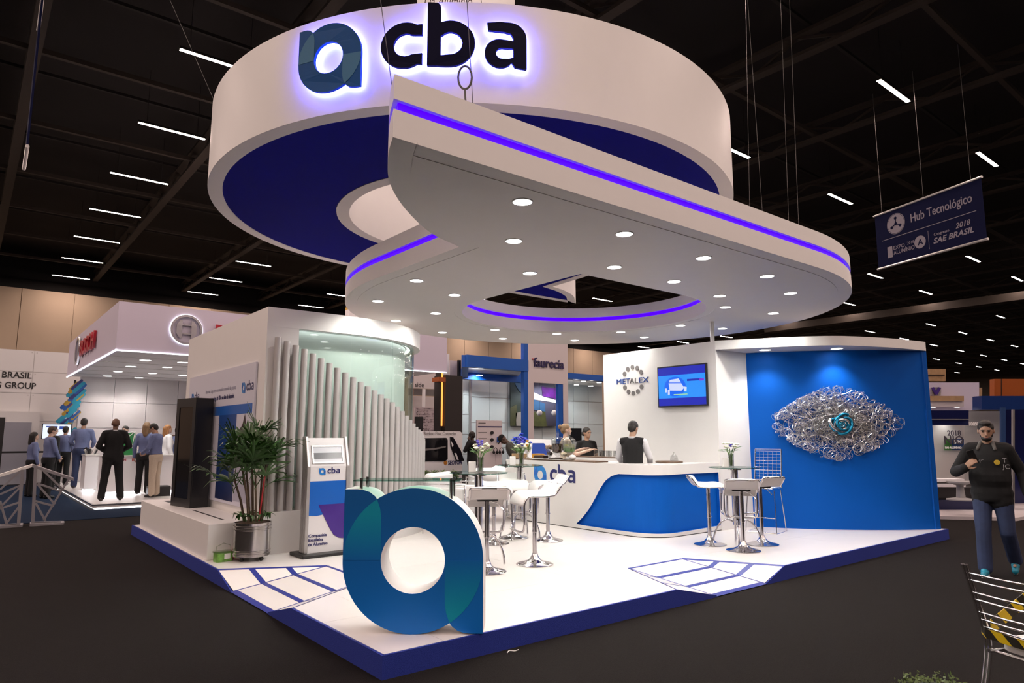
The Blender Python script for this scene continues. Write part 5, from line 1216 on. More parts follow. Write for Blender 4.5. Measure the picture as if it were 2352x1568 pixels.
# dark column, orange light, dotted panel
dc = thing('dark_column', 'dark brown exhibition column with an orange light edge', 'column', (0, 0, 0))
mat('column_dark', (0.018, 0.013, 0.012), 0.6); mat('orange', (0.35, 0.08, 0.01), 0.5); mat('orange_light', (0.3, 0.1, 0.0), 0.5, emit=(1.0, 0.30, 0.06), es=1.6)
a = on_y(1023, 862, 1062, 1000, 14.6); MB().span((a[0], 14.6, 0), (a[1], 15.3, a[3])).build('column', 'column_dark', dc)
a = on_y(1008, 866, 1024, 876, 14.5); MB().span((a[0], 14.5, a[2]), (a[1], 14.9, a[3])).build('cap', 'orange', dc)
a = on_y(1014, 848, 1017, 978, 14.7); MB().span((a[0], 14.7, a[2]), (a[1], 14.75, a[3])).build('light_edge', 'orange_light', dc)
a = on_y(1010, 845, 1014, 990, 14.72); MB().span((a[0], 14.72, 0), (a[1], 15.0, a[3])).build('edge', 'column_dark', dc)
lb = thing('light_box', 'white sign pylon standing above the dark column', 'sign', (0, 0, 0))
a = on_y(1019, 812, 1032, 865, 16.0); MB().span((a[0], 16.0, a[2] - 0.6), (a[1], 16.3, a[3])).build('box', 'lit_white', lb)
a = on_y(1033, 828, 1058, 862, 16.4); MB().span((a[0], 16.4, a[2] - 0.6), (a[1], 16.5, a[3])).build('board', 'panel_lilac', lb)
a = on_y(1052, 827, 1057, 862, 16.35); MB().span((a[0], 16.3, a[2] - 0.6), (a[1], 16.4, a[3])).build('edge', 'black', lb)
dp = thing('dotted_panel', 'pale pink panel with a grid of dark dots behind the grey tubes', 'panel', (0, 0, 0))
a = on_y(953, 935, 999, 1010, 17.0); MB().span((a[0], 17.0, 0), (a[1], 17.05, a[3])).build('board', mat('pinkish', (0.62, 0.52, 0.54), 0.5), dp)
dm = MB(); n_ = 0
random.seed(2)
for i in range(18):
    for k in range(22):
        if random.random() < 0.25: continue
        r = random.uniform(0.012, 0.03); dm.box((a[0] + 0.06 + (a[1] - a[0] - 0.1) * i / 17, 16.997, a[3] - 0.05 - 0.055 * k), (r, 0.006, r))
o = dm.build('dots', 'ink_brown', dp); o['kind'] = 'stuff'
a = on_y(953, 957, 970, 1000, 16.95); MB().span((a[0], 16.9, 0), (a[1], 16.98, a[3])).build('dark_screen', 'black', dp)
gw = thing('grey_hall_booth', 'grey-white booth with a flat roof and lettering left of the dark column', 'booth', (0, 0, 0))
a = on_y(940, 835, 1004, 892, 22.0); MB().span((a[0], 22.0, a[2]), (a[1], 22.1, a[3])).build('fascia', 'panel_lilac', gw)
q0 = gy(953, 888, 21.98); text('print_text', 'side', 'black', face(q0.x, 21.99, q0.z), 0.3, gw, ext=0.003)
a = on_y(940, 893, 1004, 908, 22.6); MB().span((a[0], 22.6, a[2]), (a[1], 22.7, a[3])).build('soffit', 'grey_dot', gw)
a = on_y(972, 893, 977, 940, 21.9); MB().span((a[0], 21.9, 0), (a[1], 22.0, a[3])).build('post', 'lit_white', gw)
a = on_y(940, 910, 1020, 940, 23.5); MB().span((a[0], 23.5, 0), (a[1], 23.6, a[3])).build('back_wall', 'panel_lilac', gw)
a = on_y(999, 940, 1010, 1000, 22.5); MB().span((a[0], 22.5, 0), (a[1], 22.55, a[3])).build('blind', 'grey_dot', gw)

# ------------------------------------------------------------------ right: stand with shop window
rs = thing('window_stand', 'dark stand with a lit showcase window and pale upper fascia at the right', 'stand', (0, 0, 0))
RN = Vector((FH.x, FH.y, 0)); RU = RT.normalized()
def rp(x, y, dep): return gd(x, y, dep)
def rquad(x0, y0, x1, y1, dep, m, nm, th=0.08, par=None):
    c = [rp(x0, y1, dep), rp(x1, y1, dep), rp(x1, y0, dep), rp(x0, y0, dep)]; bk = [p + RN * th for p in c]
    return MB().add(c + bk, [(0, 1, 2, 3), (7, 6, 5, 4), (0, 4, 5, 1), (1, 5, 6, 2), (2, 6, 7, 3), (3, 7, 4, 0)]).build(nm, m, par or rs)
mat('window_grey', (0.42, 0.42, 0.42), 0.4); mat('night_blue', (0.006, 0.01, 0.07), 0.3); mat('showcase', (0.62, 0.60, 0.58), 0.5)
rquad(2100, 878, 2249, 942, 15.5, 'mauve_white', 'fascia', 0.3); rquad(2250, 890, 2256, 940, 15.6, 'wood_pale', 'fascia_end')
rquad(2125, 909, 2214, 921, 15.3, 'wood_pale', 'wood_band', 0.1); rquad(2125, 921, 2214, 934, 15.35, 'panel_lilac', 'wood_band', 0.1)
rquad(2125, 934, 2216, 944, 15.6, 'night_blue', 'soffit', 0.1)
rquad(2140, 889, 2161, 908, 15.45, 'alu', 'emblem_plate', 0.03)
for s in (-1, 1):
    A_, B2 = rp(2150, 905, 15.43), rp(2150 + s * 8, 890, 15.43); MB().bar(A_, B2, 0.03, 0.06).build('emblem_stroke', 'totem_purple', rs)
rquad(2133, 942, 2225, 976, 14.6, 'night_blue', 'blue_glass_band', 0.05); rquad(2136, 962, 2225, 964, 14.55, 'alu', 'glass_rail', 0.03)
rquad(2138, 976, 2215, 1100, 15.0, 'showcase', 'showcase_back', 0.1); rquad(2215, 944, 2300, 1110, 15.2, 'window_grey', 'showcase_back', 0.1)
mat('print_dark', (0.06, 0.05, 0.07), 0.5); mat('print_green', (0.06, 0.22, 0.05), 0.5); mat('print_navy', (0.02, 0.06, 0.18), 0.5)
def rtext(body, x, y, dep, size, m, wd=None):
    o = rp(x, y, dep); return text('window_text', body, m, frame(o, (RU.x, RU.y, 0), (0, 0, 1), (-RN.x, -RN.y, 0)), size, rs, ext=0.002, bold=0.004, width=wd)
rtext('2018', 2176, 1000, 14.9, 0.16, 'print_dark', 0.30); rtext('NIO', 2168, 1020, 14.8, 0.26, 'print_dark', 0.42)
rquad(2170, 1008, 2186, 1034, 14.93, 'print_green', 'window_print', 0.01); rquad(2187, 1008, 2214, 1034, 14.92, 'print_navy', 'window_print', 0.01); rtext('EXPO', 2190, 1018, 14.88, 0.10, 'white', 0.2); rtext('DO ALUMÍNIO', 2171, 1030, 14.86, 0.06, 'white', 0.36)
rtext('100%', 2224, 977, 14.5, 0.10, 'white', 0.2)
rquad(2125, 1100, 2215, 1106, 13.9, 'lit_white', 'counter_edge', 0.4); rquad(2128, 1112, 2218, 1118, 13.8, 'lit_white', 'counter_edge', 0.3); rquad(2130, 1119, 2330, 1148, 14.2, 'black', 'counter_front', 0.3)
rquad(2150, 1148, 2330, 1172, 14.1, 'night_blue', 'base_band', 0.3)
rquad(2255, 909, 2420, 940, 14.6, mat('fascia_navy', (0.004, 0.03, 0.16), 0.4), 'blue_fascia', 0.3); rquad(2284, 870, 2420, 909, 20.0, 'orange', 'rust_panel', 0.2); rquad(2300, 870, 2301, 909, 19.9, 'black', 'panel_joint', 0.02)
rquad(2300, 935, 2310, 1175, 14.4, 'print_navy', 'glass_fin', 0.05); rquad(2327, 940, 2331, 1170, 13.6, 'alu', 'mullion', 0.05); rquad(2300, 940, 2420, 1180, 15.4, 'night_blue', 'inner_wall', 0.1)
MB().lathe([(0, 0), (0.25, 0), (0.25, 0.02), (0.08, 0.05), (0.06, 0.28), (0.22, 0.33), (0.22, 0.36), (0, 0.36)], 20, tuple(rp(2205, 1118, 13.2) - Vector((0, 0, 0.25)))).build('pedestal', 'window_grey', rs, smooth=50)
p = rp(2175, 958, 14.85); downlight(rs, (p.x, p.y, p.z + 0.12), 12, r=0.06, angle=100)
for x in (2143, 2198):
    p = rp(x, 935, 15.1); downlight(rs, (p.x, p.y, p.z), 6, r=0.05, angle=100)
g0, g1 = gz(2150, 1196, 0), gz(2420, 1208, 0)
tag(MB().prism([[(12.3, 1.2), (13.2, 0.05), (19.5, -0.3), (19.5, 2.9), (13.4, 2.9)]], 0.0, 0.06).build('stand_platform', 'panel_lilac'), 'low pale platform of the right-hand window stand', 'platform')
# dim walls beyond on the right, air conditioner
ac = thing('roof_unit', 'beige ventilation unit above the right-hand stand', 'ventilation unit', (0, 0, 0)); rquad(2124, 847, 2172, 875, 22.0, 'wood_pale', 'casing', 0.5, ac); rquad(2124, 860, 2170, 862, 21.95, 'black', 'slot', 0.03, ac)
# ------------------------------------------------------------------ hanging banners
hbn = thing('hanging_banner', 'dark blue hanging banner about the technology hub', 'banner', (0, 0, 0))
bA, bB = gd(2008, 484, 17.5), gd(2254, 422, 14.8)
# vertical cloth between two rods
bu = Vector((bB.x - bA.x, bB.y - bA.y, 0)).normalized(); wB = math.hypot(bB.x - bA.x, bB.y - bA.y); zt_ = (bA.z + bB.z) / 2; zb2 = zat(2020, 618, bA)
bm_ = frame((bA.x, bA.y, zb2), (bu.x, bu.y, 0), (0, 0, 1)); hB = zt_ - zb2
mat('banner_navy', (0.006, 0.008, 0.035), 0.9, spec=0.1); mat('banner_print', (0.24, 0.22, 0.26), 0.8)
MB().prism([[(0, 0), (wB, 0), (wB, hB), (0, hB)]], -0.01, 0.0, bm_).build('cloth', 'banner_navy', hbn)
for y in (0, hB): MB().tube([bm_(-0.03, y, 0.0), bm_(wB + 0.03, y, 0.0)], 0.03, 8).build('rod', 'alu', hbn)
MB().prism([[(0.06 * wB, 0.49 * hB), (0.94 * wB, 0.49 * hB), (0.94 * wB, 0.50 * hB), (0.06 * wB, 0.50 * hB)]], 0, 0.003, bm_).build('rule', 'banner_print', hbn)
text('print_text', 'Hub Tecnológico', 'banner_print', lambda x, y, z: bm_(0.36 * wB + x, 0.66 * hB + y, z), 0.30, hbn, ext=0.001, bold=0.003, width=0.55 * wB)
cxB, cyB, rB = 0.215 * wB, 0.73 * hB, 0.17 * hB
MB().prism([circle((cxB, cyB), rB, 36)], 0, 0.003, bm_).build('emblem', 'banner_print', hbn)
MB().prism([circle((cxB, cyB), rB * 1.1, 36), circle((cxB, cyB), rB * 1.05, 36)[::-1]], 0, 0.003, bm_).build('emblem_ring', 'banner_print', hbn)
for k in range(3):
    a_ = PI / 2 + k * 2.094; q1, q2 = bm_(cxB, cyB, 0.006), bm_(cxB + rB * 0.6 * math.cos(a_), cyB + rB * 0.6 * math.sin(a_), 0.006)
    MB().tube([q1, q2], 0.012, 5).build('emblem_link', 'banner_navy', hbn); MB().prism([circle((cxB + rB * 0.6 * math.cos(a_), cyB + rB * 0.6 * math.sin(a_)), rB * 0.16, 14)], 0.003, 0.008, bm_).build('emblem_node', 'banner_navy', hbn)
MB().prism([circle((cxB, cyB), rB * 0.16, 14)], 0.003, 0.009, bm_).build('emblem_node', 'banner_navy', hbn)
text('print_text', 'EXPO', 'banner_print', lambda x, y, z: bm_(0.17 * wB + x, 0.27 * hB + y, z), 0.13, hbn, ext=0.001, bold=0.001)
text('print_text', '2018', 'banner_print', lambda x, y, z: bm_(0.31 * wB + x, 0.29 * hB + y, z), 0.10, hbn, ext=0.001)
text('print_text', 'ALUMÍNIO', 'banner_print', lambda x, y, z: bm_(0.17 * wB + x, 0.18 * hB + y, z), 0.14, hbn, ext=0.001, bold=0.001, width=0.21 * wB)
MB().prism([[(0.11 * wB, 0.15 * hB), (0.16 * wB, 0.15 * hB), (0.16 * wB, 0.35 * hB), (0.11 * wB, 0.35 * hB)]], 0, 0.003, bm_).build('print_block', 'banner_print', hbn)
MB().prism([circle((0.435 * wB, 0.27 * hB), 0.11 * hB, 24)], 0, 0.003, bm_).build('print_block', 'banner_print', hbn)
text('print_text', 'A', 'banner_navy', lambda x, y, z: bm_(0.415 * wB + x, 0.22 * hB + y, z + 0.004), 0.2, hbn, ext=0.001, bold=0.004)
text('print_text', 'Congresso', 'banner_print', lambda x, y, z: bm_(0.565 * wB + x, 0.30 * hB + y, z), 0.09, hbn, ext=0.001, bold=0.001)
text('print_text', '2018', 'banner_print', lambda x, y, z: bm_(0.76 * wB + x, 0.31 * hB + y, z), 0.17, hbn, ext=0.001, bold=0.003, shear=0.25)
text('print_text', 'SAE BRASIL', 'banner_print', lambda x, y, z: bm_(0.555 * wB + x, 0.17 * hB + y, z), 0.18, hbn, ext=0.001, bold=0.004, shear=0.25, width=0.35 * wB)
MB().prism([[(0.515 * wB, 0.1 * hB), (0.518 * wB, 0.1 * hB), (0.518 * wB, 0.42 * hB), (0.515 * wB, 0.42 * hB)]], 0, 0.003, bm_).build('rule', 'banner_print', hbn)
for x in (0.08, 0.5, 0.92): MB().tube([bm_(x * wB, hB, 0), tuple(Vector(bm_(x * wB, hB, 0)) + Vector((0, 0, 10.4 - zt_)))], 0.006, 4).build('hanging_wire', 'wire', hbn)
wb_ = thing('white_banner', 'white hanging banner with dark script peeking above the ring', 'banner', (0, 0, 0))
a0, a1 = gd(958, 0, 11), gd(1182, 0, 11); z0_ = gd(1070, 22, 11).z - 0.2
um = (a1 - a0).normalized(); mpw = frame((a0.x, a0.y, z0_), (um.x, um.y, 0), (0, 0, 1))
MB().prism([[(0, 0), ((a1 - a0).length, 0), ((a1 - a0).length, 1.3), (0, 1.3)]], -0.01, 0, mpw).build('cloth', 'white', wb_)
text('print_text', 'Da Alumínio', 'ink_brown', lambda x, y, z: mpw(0.1 + x, 0.22 + y, z), 0.34, wb_, ext=0.001, shear=0.3, width=(a1 - a0).length - 0.8)
for x in (0.15, 1.3): MB().tube([mpw(x, 1.3, 0), (mpw(x, 1.3, 0)[0], mpw(x, 1.3, 0)[1], 10.3)], 0.004, 4).build('hanging_wire', 'wire', wb_)
sdb = thing('side_banner', 'narrow dark blue banner seen edge-on at the top left', 'banner', tuple(gd(76, 195, 12.0)), math.atan2(ray(76, 195).y, ray(76, 195).x) + 0.012)
MB().box((0, 0, 0), (1.2, 0.03, 2.7)).build('cloth', 'banner_navy', sdb)
for z in (-1.35, 1.35): MB().tube([(-0.62, 0, z), (0.62, 0, z)], 0.03, 8).build('rod', 'alu', sdb)
for x in (-0.5, 0.5): MB().tube([(x, 0, 1.35), (x, 0, 10.3 - sdb.location.z)], 0.004, 4).build('hanging_wire', 'wire', sdb)
# suspension wires
for a, b, lab in (((1739, 20), (5.9, 0.1), 'thin wire rising from the right front of the leaf canopy'), ((1745, 10), (7.3, 1.0), 'thin wire rising from the right end of the leaf canopy'), ((1960, 60), (8.0, 2.1), 'slanted wire beyond the right end of the leaf canopy')):
    q = Vector((b[0], b[1], z3)); wire(q, (b[0] + 0.9, b[1] + 0.35, 10.24), lab)
wire((0.75, 0.05, z3), (0.45, 0.3, 10.24), 'wire crossing the b of the sign')
wire((0.2, 0.3, z3), (-0.15, 1.5, 10.24), 'wire crossing the ring mark of the sign')
wire((5.6, 0.4, z3), (5.75, 0.6, 10.24), 'wire between leaf canopy and blue underside')
wire((-0.1, 4.4, ZT), (-1.6, 6.2, 10.24), 'left wire holding up the white ring'); wire((1.2, 0.6, ZT), (0.9, 0.9, 10.24), 'front wire holding up the white ring'); wire((6.3, 4.9, ZT), (6.5, 5.0, 10.24), 'right wire holding up the white ring')
lp = gd(1068, 178, 4.95)
tag(MB().tube([(lp.x + 0.05 * math.cos(t) * RT.x, lp.y + 0.05 * math.cos(t) * RT.y, lp.z + 0.09 * math.sin(t)) for t in [k * PI / 8 for k in range(16)]], 0.008, 6, closed=True).tube([(lp.x, lp.y, lp.z - 0.09), (lp.x + 0.02, lp.y, z3)], 0.008, 5).build('wire_coil', 'wire'), 'small coil of spare wire tied at the canopy edge', 'wire')

wcol = thing('white_pylon', 'white pylon with a yellow cap peeking out behind the leaf canopy', 'pylon', (0, 0, 0))
a = on_y(801, 706, 850, 800, 22.6); MB().span((a[0], 22.6, 0), (a[1] + 0.6, 23.0, a[3] - 0.12)).build('body', 'lit_white', wcol); MB().span((a[0], 22.6, a[3] - 0.12), (a[1] + 0.6, 23.0, a[3])).build('cap', mat('cap_yellow', (0.6, 0.35, 0.02), 0.5), wcol)
# ================================================================== people
mat('skin_tan', (0.42, 0.25, 0.17), 0.5); mat('skin_fair', (0.56, 0.37, 0.28), 0.5); mat('skin_brown', (0.16, 0.085, 0.055), 0.5); mat('skin_dark', (0.08, 0.042, 0.028), 0.5)
mat('hair_black', (0.012, 0.009, 0.008), 0.6, noise=0.4, nscale=60, bump=0.3); mat('hair_brown', (0.05, 0.03, 0.018), 0.6, noise=0.4, nscale=60, bump=0.3); mat('hair_fair', (0.20, 0.12, 0.06), 0.6, noise=0.4, nscale=60, bump=0.3); mat('hair_red', (0.28, 0.12, 0.04), 0.6, noise=0.4, nscale=60, bump=0.3)
mat('cloth_blue', (0.13, 0.16, 0.30), 0.85, noise=0.12, nscale=40, bump=0.2); mat('cloth_black', (0.0045, 0.0045, 0.0055), 0.9, noise=0.3, nscale=30, bump=0.2); mat('cloth_white', (0.70, 0.70, 0.72), 0.8, noise=0.06, nscale=20, bump=0.2)
mat('cloth_beige', (0.50, 0.42, 0.33), 0.85, noise=0.08, nscale=30, bump=0.2); mat('denim', (0.022, 0.035, 0.09), 0.85, noise=0.5, nscale=7, bump=0.2); mat('cloth_navy', (0.02, 0.025, 0.05), 0.9, noise=0.2, nscale=30); mat('cloth_red', (0.20, 0.008, 0.015), 0.8); mat('cloth_camo', (0.05, 0.05, 0.045), 0.9, noise=0.8, nscale=25)
mat('shoe_black', (0.012, 0.011, 0.011), 0.35); mat('shoe_teal', (0.01, 0.22, 0.32), 0.5, noise=0.5, nscale=30); mat('eye_dark', (0.02, 0.015, 0.012), 0.2); mat('lips', (0.28, 0.10, 0.08), 0.5)
def organic(mb, name, m, parent, voxel, smooth=3):
    o = mb.build(name, m, parent)
    r = o.modifiers.new('surface', 'REMESH'); r.mode = 'VOXEL'; r.voxel_size = voxel; r.use_smooth_shade = True
    s = o.modifiers.new('relax', 'SMOOTH'); s.factor = 0.5; s.iterations = smooth
    return o
def person(label, loc, rel, H, top, bottom, skin, hair, style='short', arms=None, legs=None, lean=0.0, pitch=0.0, turn=0.0, coat=False, female=False, shoes='shoe_black', fine=False, sleeve='long', extra=None, group='visitors and staff', belly=0.0, skirt=False):
    base = math.atan2(loc[1] - CAM.y, loc[0] - CAM.x) - PI / 2
    t = thing('person', label, 'person', loc, base + math.radians(rel), group)
    k = H / 1.75; t.scale = (k, k, k); vx = 0.0065 if fine else 0.0095
    TL = Matrix.Translation((0, 0, 0.95)) @ Matrix.Rotation(-lean, 4, 'X') @ Matrix.Translation((0, 0, -0.95))
    NK = Vector((0, 0.0, 1.53)); HM = TL @ Matrix.Translation(NK) @ Matrix.Rotation(turn, 4, 'Z') @ Matrix.Rotation(-pitch, 4, 'X') @ Matrix.Translation(-NK)
    tr3, hr3 = TL.to_3x3(), HM.to_3x3(); tp = lambda *p: TL @ Vector(p); hp = lambda *p: HM @ Vector(p)
    sw = 0.165 if female else 0.185; hwid = 0.10
    arms = arms or {}; legs = legs or {}
    J = {}
    for s, n in ((-1, 'L'), (1, 'R')):
        a = arms.get(n, ((s * 0.24, -0.02, 1.15), (s * 0.25, 0.06, 0.90)))
        J[n] = (tp(s * sw, -0.005, 1.425), tp(*a[0]), tp(*a[1]), tr3 @ Vector(a[2]) if len(a) > 2 else None, tr3 @ Vector(a[3]) if len(a) > 3 else None, a[4] if len(a) > 4 else 0.45)
        l = legs.get(n, ((s * 0.10, 0.01, 0.50), (s * 0.11, -0.01, 0.085)))
        J['leg' + n] = (Vector((s * hwid * 0.95, 0, 0.92)), Vector(l[0]), Vector(l[1]), l[2] if len(l) > 2 else 0.0)
    def torso(mb, g, hem, wide=0.0, zmin=0.0, zmax=9.0):
        fw = 0.012 if female else 0.0; bl = belly
        prof = [(0.83, 0.135, 0.095, 0), (0.86, 0.158, 0.112, 0), (0.93, 0.172 + fw * 0.5, 0.122, 0), (1.0, 0.164, 0.118, 0.002), (1.07, 0.150 - fw + bl, 0.110 + bl, 0.006 + bl * 0.4), (1.14, 0.147 - fw + bl, 0.108 + bl, 0.008 + bl * 0.4), (1.22, 0.155 - fw + bl * 0.7, 0.110 + bl * 0.6, 0.006),
                (1.30, 0.168 - fw, 0.116 + bl * 0.3, 0.004), (1.37, 0.168 - fw, 0.108, 0.0), (1.425, 0.135, 0.088, -0.006), (1.465, 0.08, 0.066, -0.010), (1.485, 0.05, 0.05, -0.010)]
        prof = [q for q in prof if zmin <= q[0] <= zmax]; n = 20; o = len(mb.v); m = len(prof)
        for z, rx, ry, yo in prof:
            for k_ in range(n):
                a_ = 2 * PI * k_ / n; q = (( rx + g + wide * (z < 1.0)) * math.cos(a_), yo + (ry + g) * math.sin(a_), z)
                mb.v.append(tuple(tp(*q) if z > 0.96 else Vector(q)))
        for i in range(m - 1):
            for k_ in range(n): mb.f.append((o + i * n + k_, o + i * n + (k_ + 1) % n, o + (i + 1) * n + (k_ + 1) % n, o + (i + 1) * n + k_))
        mb.f.append(tuple(o + k_ for k_ in range(n))[::-1]); mb.f.append(tuple(o + (m - 1) * n + k_ for k_ in range(n)))
        if zmax < 2: return
        if female:
            for s in (-1, 1): mb.ball(tp(s * 0.065, 0.065, 1.28), 0.062 + g, 12, 8)
        for s in (-1, 1): mb.cap(tp(0, -0.012, 1.455), tp(s * (sw - 0.02), -0.005, 1.425), 0.052 + g * 0.6, 0.055 + g)
    def arm(mb, n, g, upto=1.0):
        sh, el, wr = J[n][:3]
        mb.cap(sh, el if upto > 0.5 else sh.lerp(el, 0.62), 0.050 + g, 0.040 + g)
        if upto > 0.5: mb.cap(el, el.lerp(wr, upto), 0.040 + g, (0.030 if upto < 1 else 0.027) + g)
    def hand(mb, n):
        sh, el, wr, d, pn, curl = J[n]; s = -1 if n == 'L' else 1
        u = (d if d is not None else (wr - el)).normalized(); nv = pn if pn is not None else Vector((-s, 0.15, 0)); nv = (nv - u * nv.dot(u)).normalized(); sd = u.cross(nv) * (-s)
        if pn is None and sd.y < 0: sd = -sd
        mb.cap(wr, wr + u * 0.02, 0.026, 0.024)
        for q in (-0.026, -0.009, 0.009, 0.026): mb.cap(wr + u * 0.015 + sd * q * 0.7, wr + u * 0.082 + sd * q, 0.014, 0.0125, 8)
        for i, L in enumerate((0.058, 0.072, 0.076, 0.066)):
            b = wr + u * 0.086 + sd * (-0.028 + 0.0187 * i); c1 = curl; d1 = u * math.cos(c1) + nv * math.sin(c1); d2 = u * math.cos(c1 * 2.3) + nv * math.sin(c1 * 2.3)
            mb.cap(b, b + d1 * L * 0.55, 0.0088, 0.008, 8); mb.cap(b + d1 * L * 0.55, b + d1 * L * 0.55 + d2 * L * 0.5, 0.008, 0.007, 8)
        b = wr + u * 0.03 + sd * 0.03; d1 = (u * 0.65 + sd * 0.6 + nv * 0.35).normalized(); d2 = (u * 0.8 + sd * 0.1 + nv * 0.6).normalized()
        mb.cap(b, b + d1 * 0.045, 0.0115, 0.0095, 8); mb.cap(b + d1 * 0.045, b + d1 * 0.045 + d2 * 0.03, 0.0095, 0.008, 8)
    def leg(mb, n, g, cuff=0.0):
        h, kn, an = J['leg' + n][:3]; mb.cap(h, kn, 0.088 + g, 0.056 + g + cuff * 0.4); mb.cap(kn, an, 0.056 + g + cuff * 0.4, 0.040 + g + cuff)
    # body: one continuous surface
    b = MB(); torso(b, 0.0, 0)
    for n in ('L', 'R'):
        arm(b, n, 0.0); hand(b, n); leg(b, n, 0.0); an = J['leg' + n][2]; b.cap(an + Vector((0, -0.02, -0.045)), an + Vector((0, 0.10, -0.06)), 0.022, 0.016)
    b.cap(tp(0, -0.012, 1.44), hp(0, -0.002, 1.585), 0.056, 0.050)
    b.ball(hp(0, 0.0, 1.665), (0.074, 0.093, 0.095), 16, 12, hr3); b.ball(hp(0, 0.038, 1.605), (0.052, 0.055, 0.062), 14, 10, hr3); b.ball(hp(0, 0.03, 1.63), (0.062, 0.06, 0.06), 14, 10, hr3)
    b.cap(hp(0, 0.088, 1.655), hp(0, 0.108, 1.622), 0.008, 0.014, 8); b.cap(hp(-0.03, 0.083, 1.676), hp(0.03, 0.083, 1.676), 0.009, 0.009, 8); b.ball(hp(0, 0.086, 1.592), (0.022, 0.012, 0.010), 10, 8, hr3); b.ball(hp(0, 0.082, 1.562), (0.02, 0.016, 0.016), 10, 8, hr3)
    for s in (-1, 1): b.ball(hp(s * 0.075, -0.008, 1.64), (0.012, 0.020, 0.032), 8, 8, hr3)
    organic(b, 'body', skin, t, vx, 2)
    for s in (-1, 1):
        MB().ball(hp(s * 0.030, 0.082, 1.656), (0.011, 0.008, 0.006), 8, 6, hr3).build('eye', 'eye_dark', t)
        MB().tube([hp(s * 0.012, 0.094, 1.672), hp(s * 0.03, 0.0935, 1.678), hp(s * 0.046, 0.083, 1.672)], 0.004, 6).build('eyebrow', hair if style != 'bald' else 'hair_black', t)
    MB().ball(hp(0, 0.094, 1.588), (0.020, 0.006, 0.006), 10, 6, hr3).build('mouth', 'lips', t)
    # clothes
    c = MB(); g = 0.03 if coat else 0.015; torso(c, g, 0, 0.01, 0.0 if coat else 0.99)
    if coat:
        for s in (-1, 1): c.cap(Vector((s * 0.07, 0, 0.98)), Vector((s * 0.085, 0, 0.84)), 0.125, 0.12, 14)
    for n in ('L', 'R'): arm(c, n, 0.022 if coat else 0.013, {'long': 0.97, 'short': 0.4, 'none': 0.0}[sleeve]) if sleeve != 'none' else None
    c.ball(tp(0, -0.01, 1.46), (0.085, 0.075, 0.045), 14, 8, tr3)
    organic(c, 'jacket' if coat else 'shirt', top, t, 0.010 if fine else 0.013, 3)
    c = MB(); torso(c, 0.024, 0, 0.0, 0.0, 1.03)
    for n in ('L', 'R'): leg(c, n, 0.016, 0.018)
    organic(c, 'trousers', bottom, t, 0.010 if fine else 0.013, 3)
    for n in ('L', 'R'):
        an = J['leg' + n][2]; tilt = J['leg' + n][3]; R3 = Matrix.Rotation(tilt, 3, 'X'); c = MB()
        P = lambda x, y, z: an + R3 @ Vector((x, y, z))
        c.cap(P(0, -0.035, -0.045), P(0, 0.14, -0.055), 0.042, 0.034); c.cap(P(0, -0.01, -0.02), P(0, 0.07, -0.04), 0.048, 0.042); c.cap(P(0, -0.04, -0.062), P(0, 0.15, -0.066), 0.026, 0.024)
        organic(c, 'shoe', shoes, t, 0.009, 2)
    # hair
    if style != 'bald':
        c = MB(); c.ball(hp(0, -0.014, 1.685), (0.083, 0.098, 0.090), 16, 12, hr3); c.ball(hp(0, -0.045, 1.65), (0.074, 0.066, 0.085), 14, 10, hr3)
        if style == 'long':
            c.cap(hp(0, -0.06, 1.66), hp(0, -0.085, 1.45), 0.075, 0.055)
            for s in (-1, 1): c.cap(hp(s * 0.062, -0.02, 1.67), hp(s * 0.075, -0.03, 1.47), 0.032, 0.03)
        if style == 'bun': c.ball(hp(0, -0.115, 1.71), 0.045, 12, 8)
        if style == 'tied': c.ball(hp(0, -0.115, 1.62), (0.035, 0.035, 0.05), 12, 8)
        if style == 'quiff': c.ball(hp(0, 0.035, 1.745), (0.06, 0.05, 0.03), 12, 8, hr3)
        if style == 'cap':
            c = MB(); c.ball(hp(0, 0.0, 1.70), (0.086, 0.103, 0.085), 16, 12, hr3); c.ball(hp(0, 0.12, 1.69), (0.06, 0.07, 0.010), 14, 8, hr3)
        organic(c, 'cap' if style == 'cap' else 'hair', hair, t, 0.008, 2)
    if extra: extra(t, hp, tp, J, hr3, tr3)
    return t
def H_of(x, y, p, z0=0.0): return zat(x, y, p) - z0
# --- left group
P = gz(252, 1151, 0.10)
person('bald man in a black suit seen from behind on the left stand', (P.x, P.y, 0.115), 4, H_of(253, 962, P, .11), 'cloth_black', 'cloth_black', 'skin_brown', 'hair_black', 'bald', coat=True, turn=-0.35,
       arms={'L': ((-0.29, -0.03, 1.16), (-0.16, 0.20, 1.06)), 'R': ((0.29, -0.03, 1.16), (0.16, 0.20, 1.06))}, legs={'L': ((-0.13, 0.01, 0.50), (-0.17, -0.02, 0.085)), 'R': ((0.14, 0.01, 0.50), (0.19, 0.02, 0.085))},
       extra=lambda t, hp, tp, J, hr, tr: MB().lathe([(0.062, 0), (0.066, 0.03), (0.06, 0.035), (0.058, 0)], 16, tuple(tp(0, -0.008, 1.475))).build('shirt_collar', 'cloth_white', t))
P = gz(66, 1141, 0)
person('dark-haired woman in a grey-blue shirt at the far left', (P.x, P.y, 0.01), -72, H_of(76, 994, P), 'cloth_blue', 'cloth_black', 'skin_fair', 'hair_black', 'long', female=True)
P = gz(103, 1145, 0)
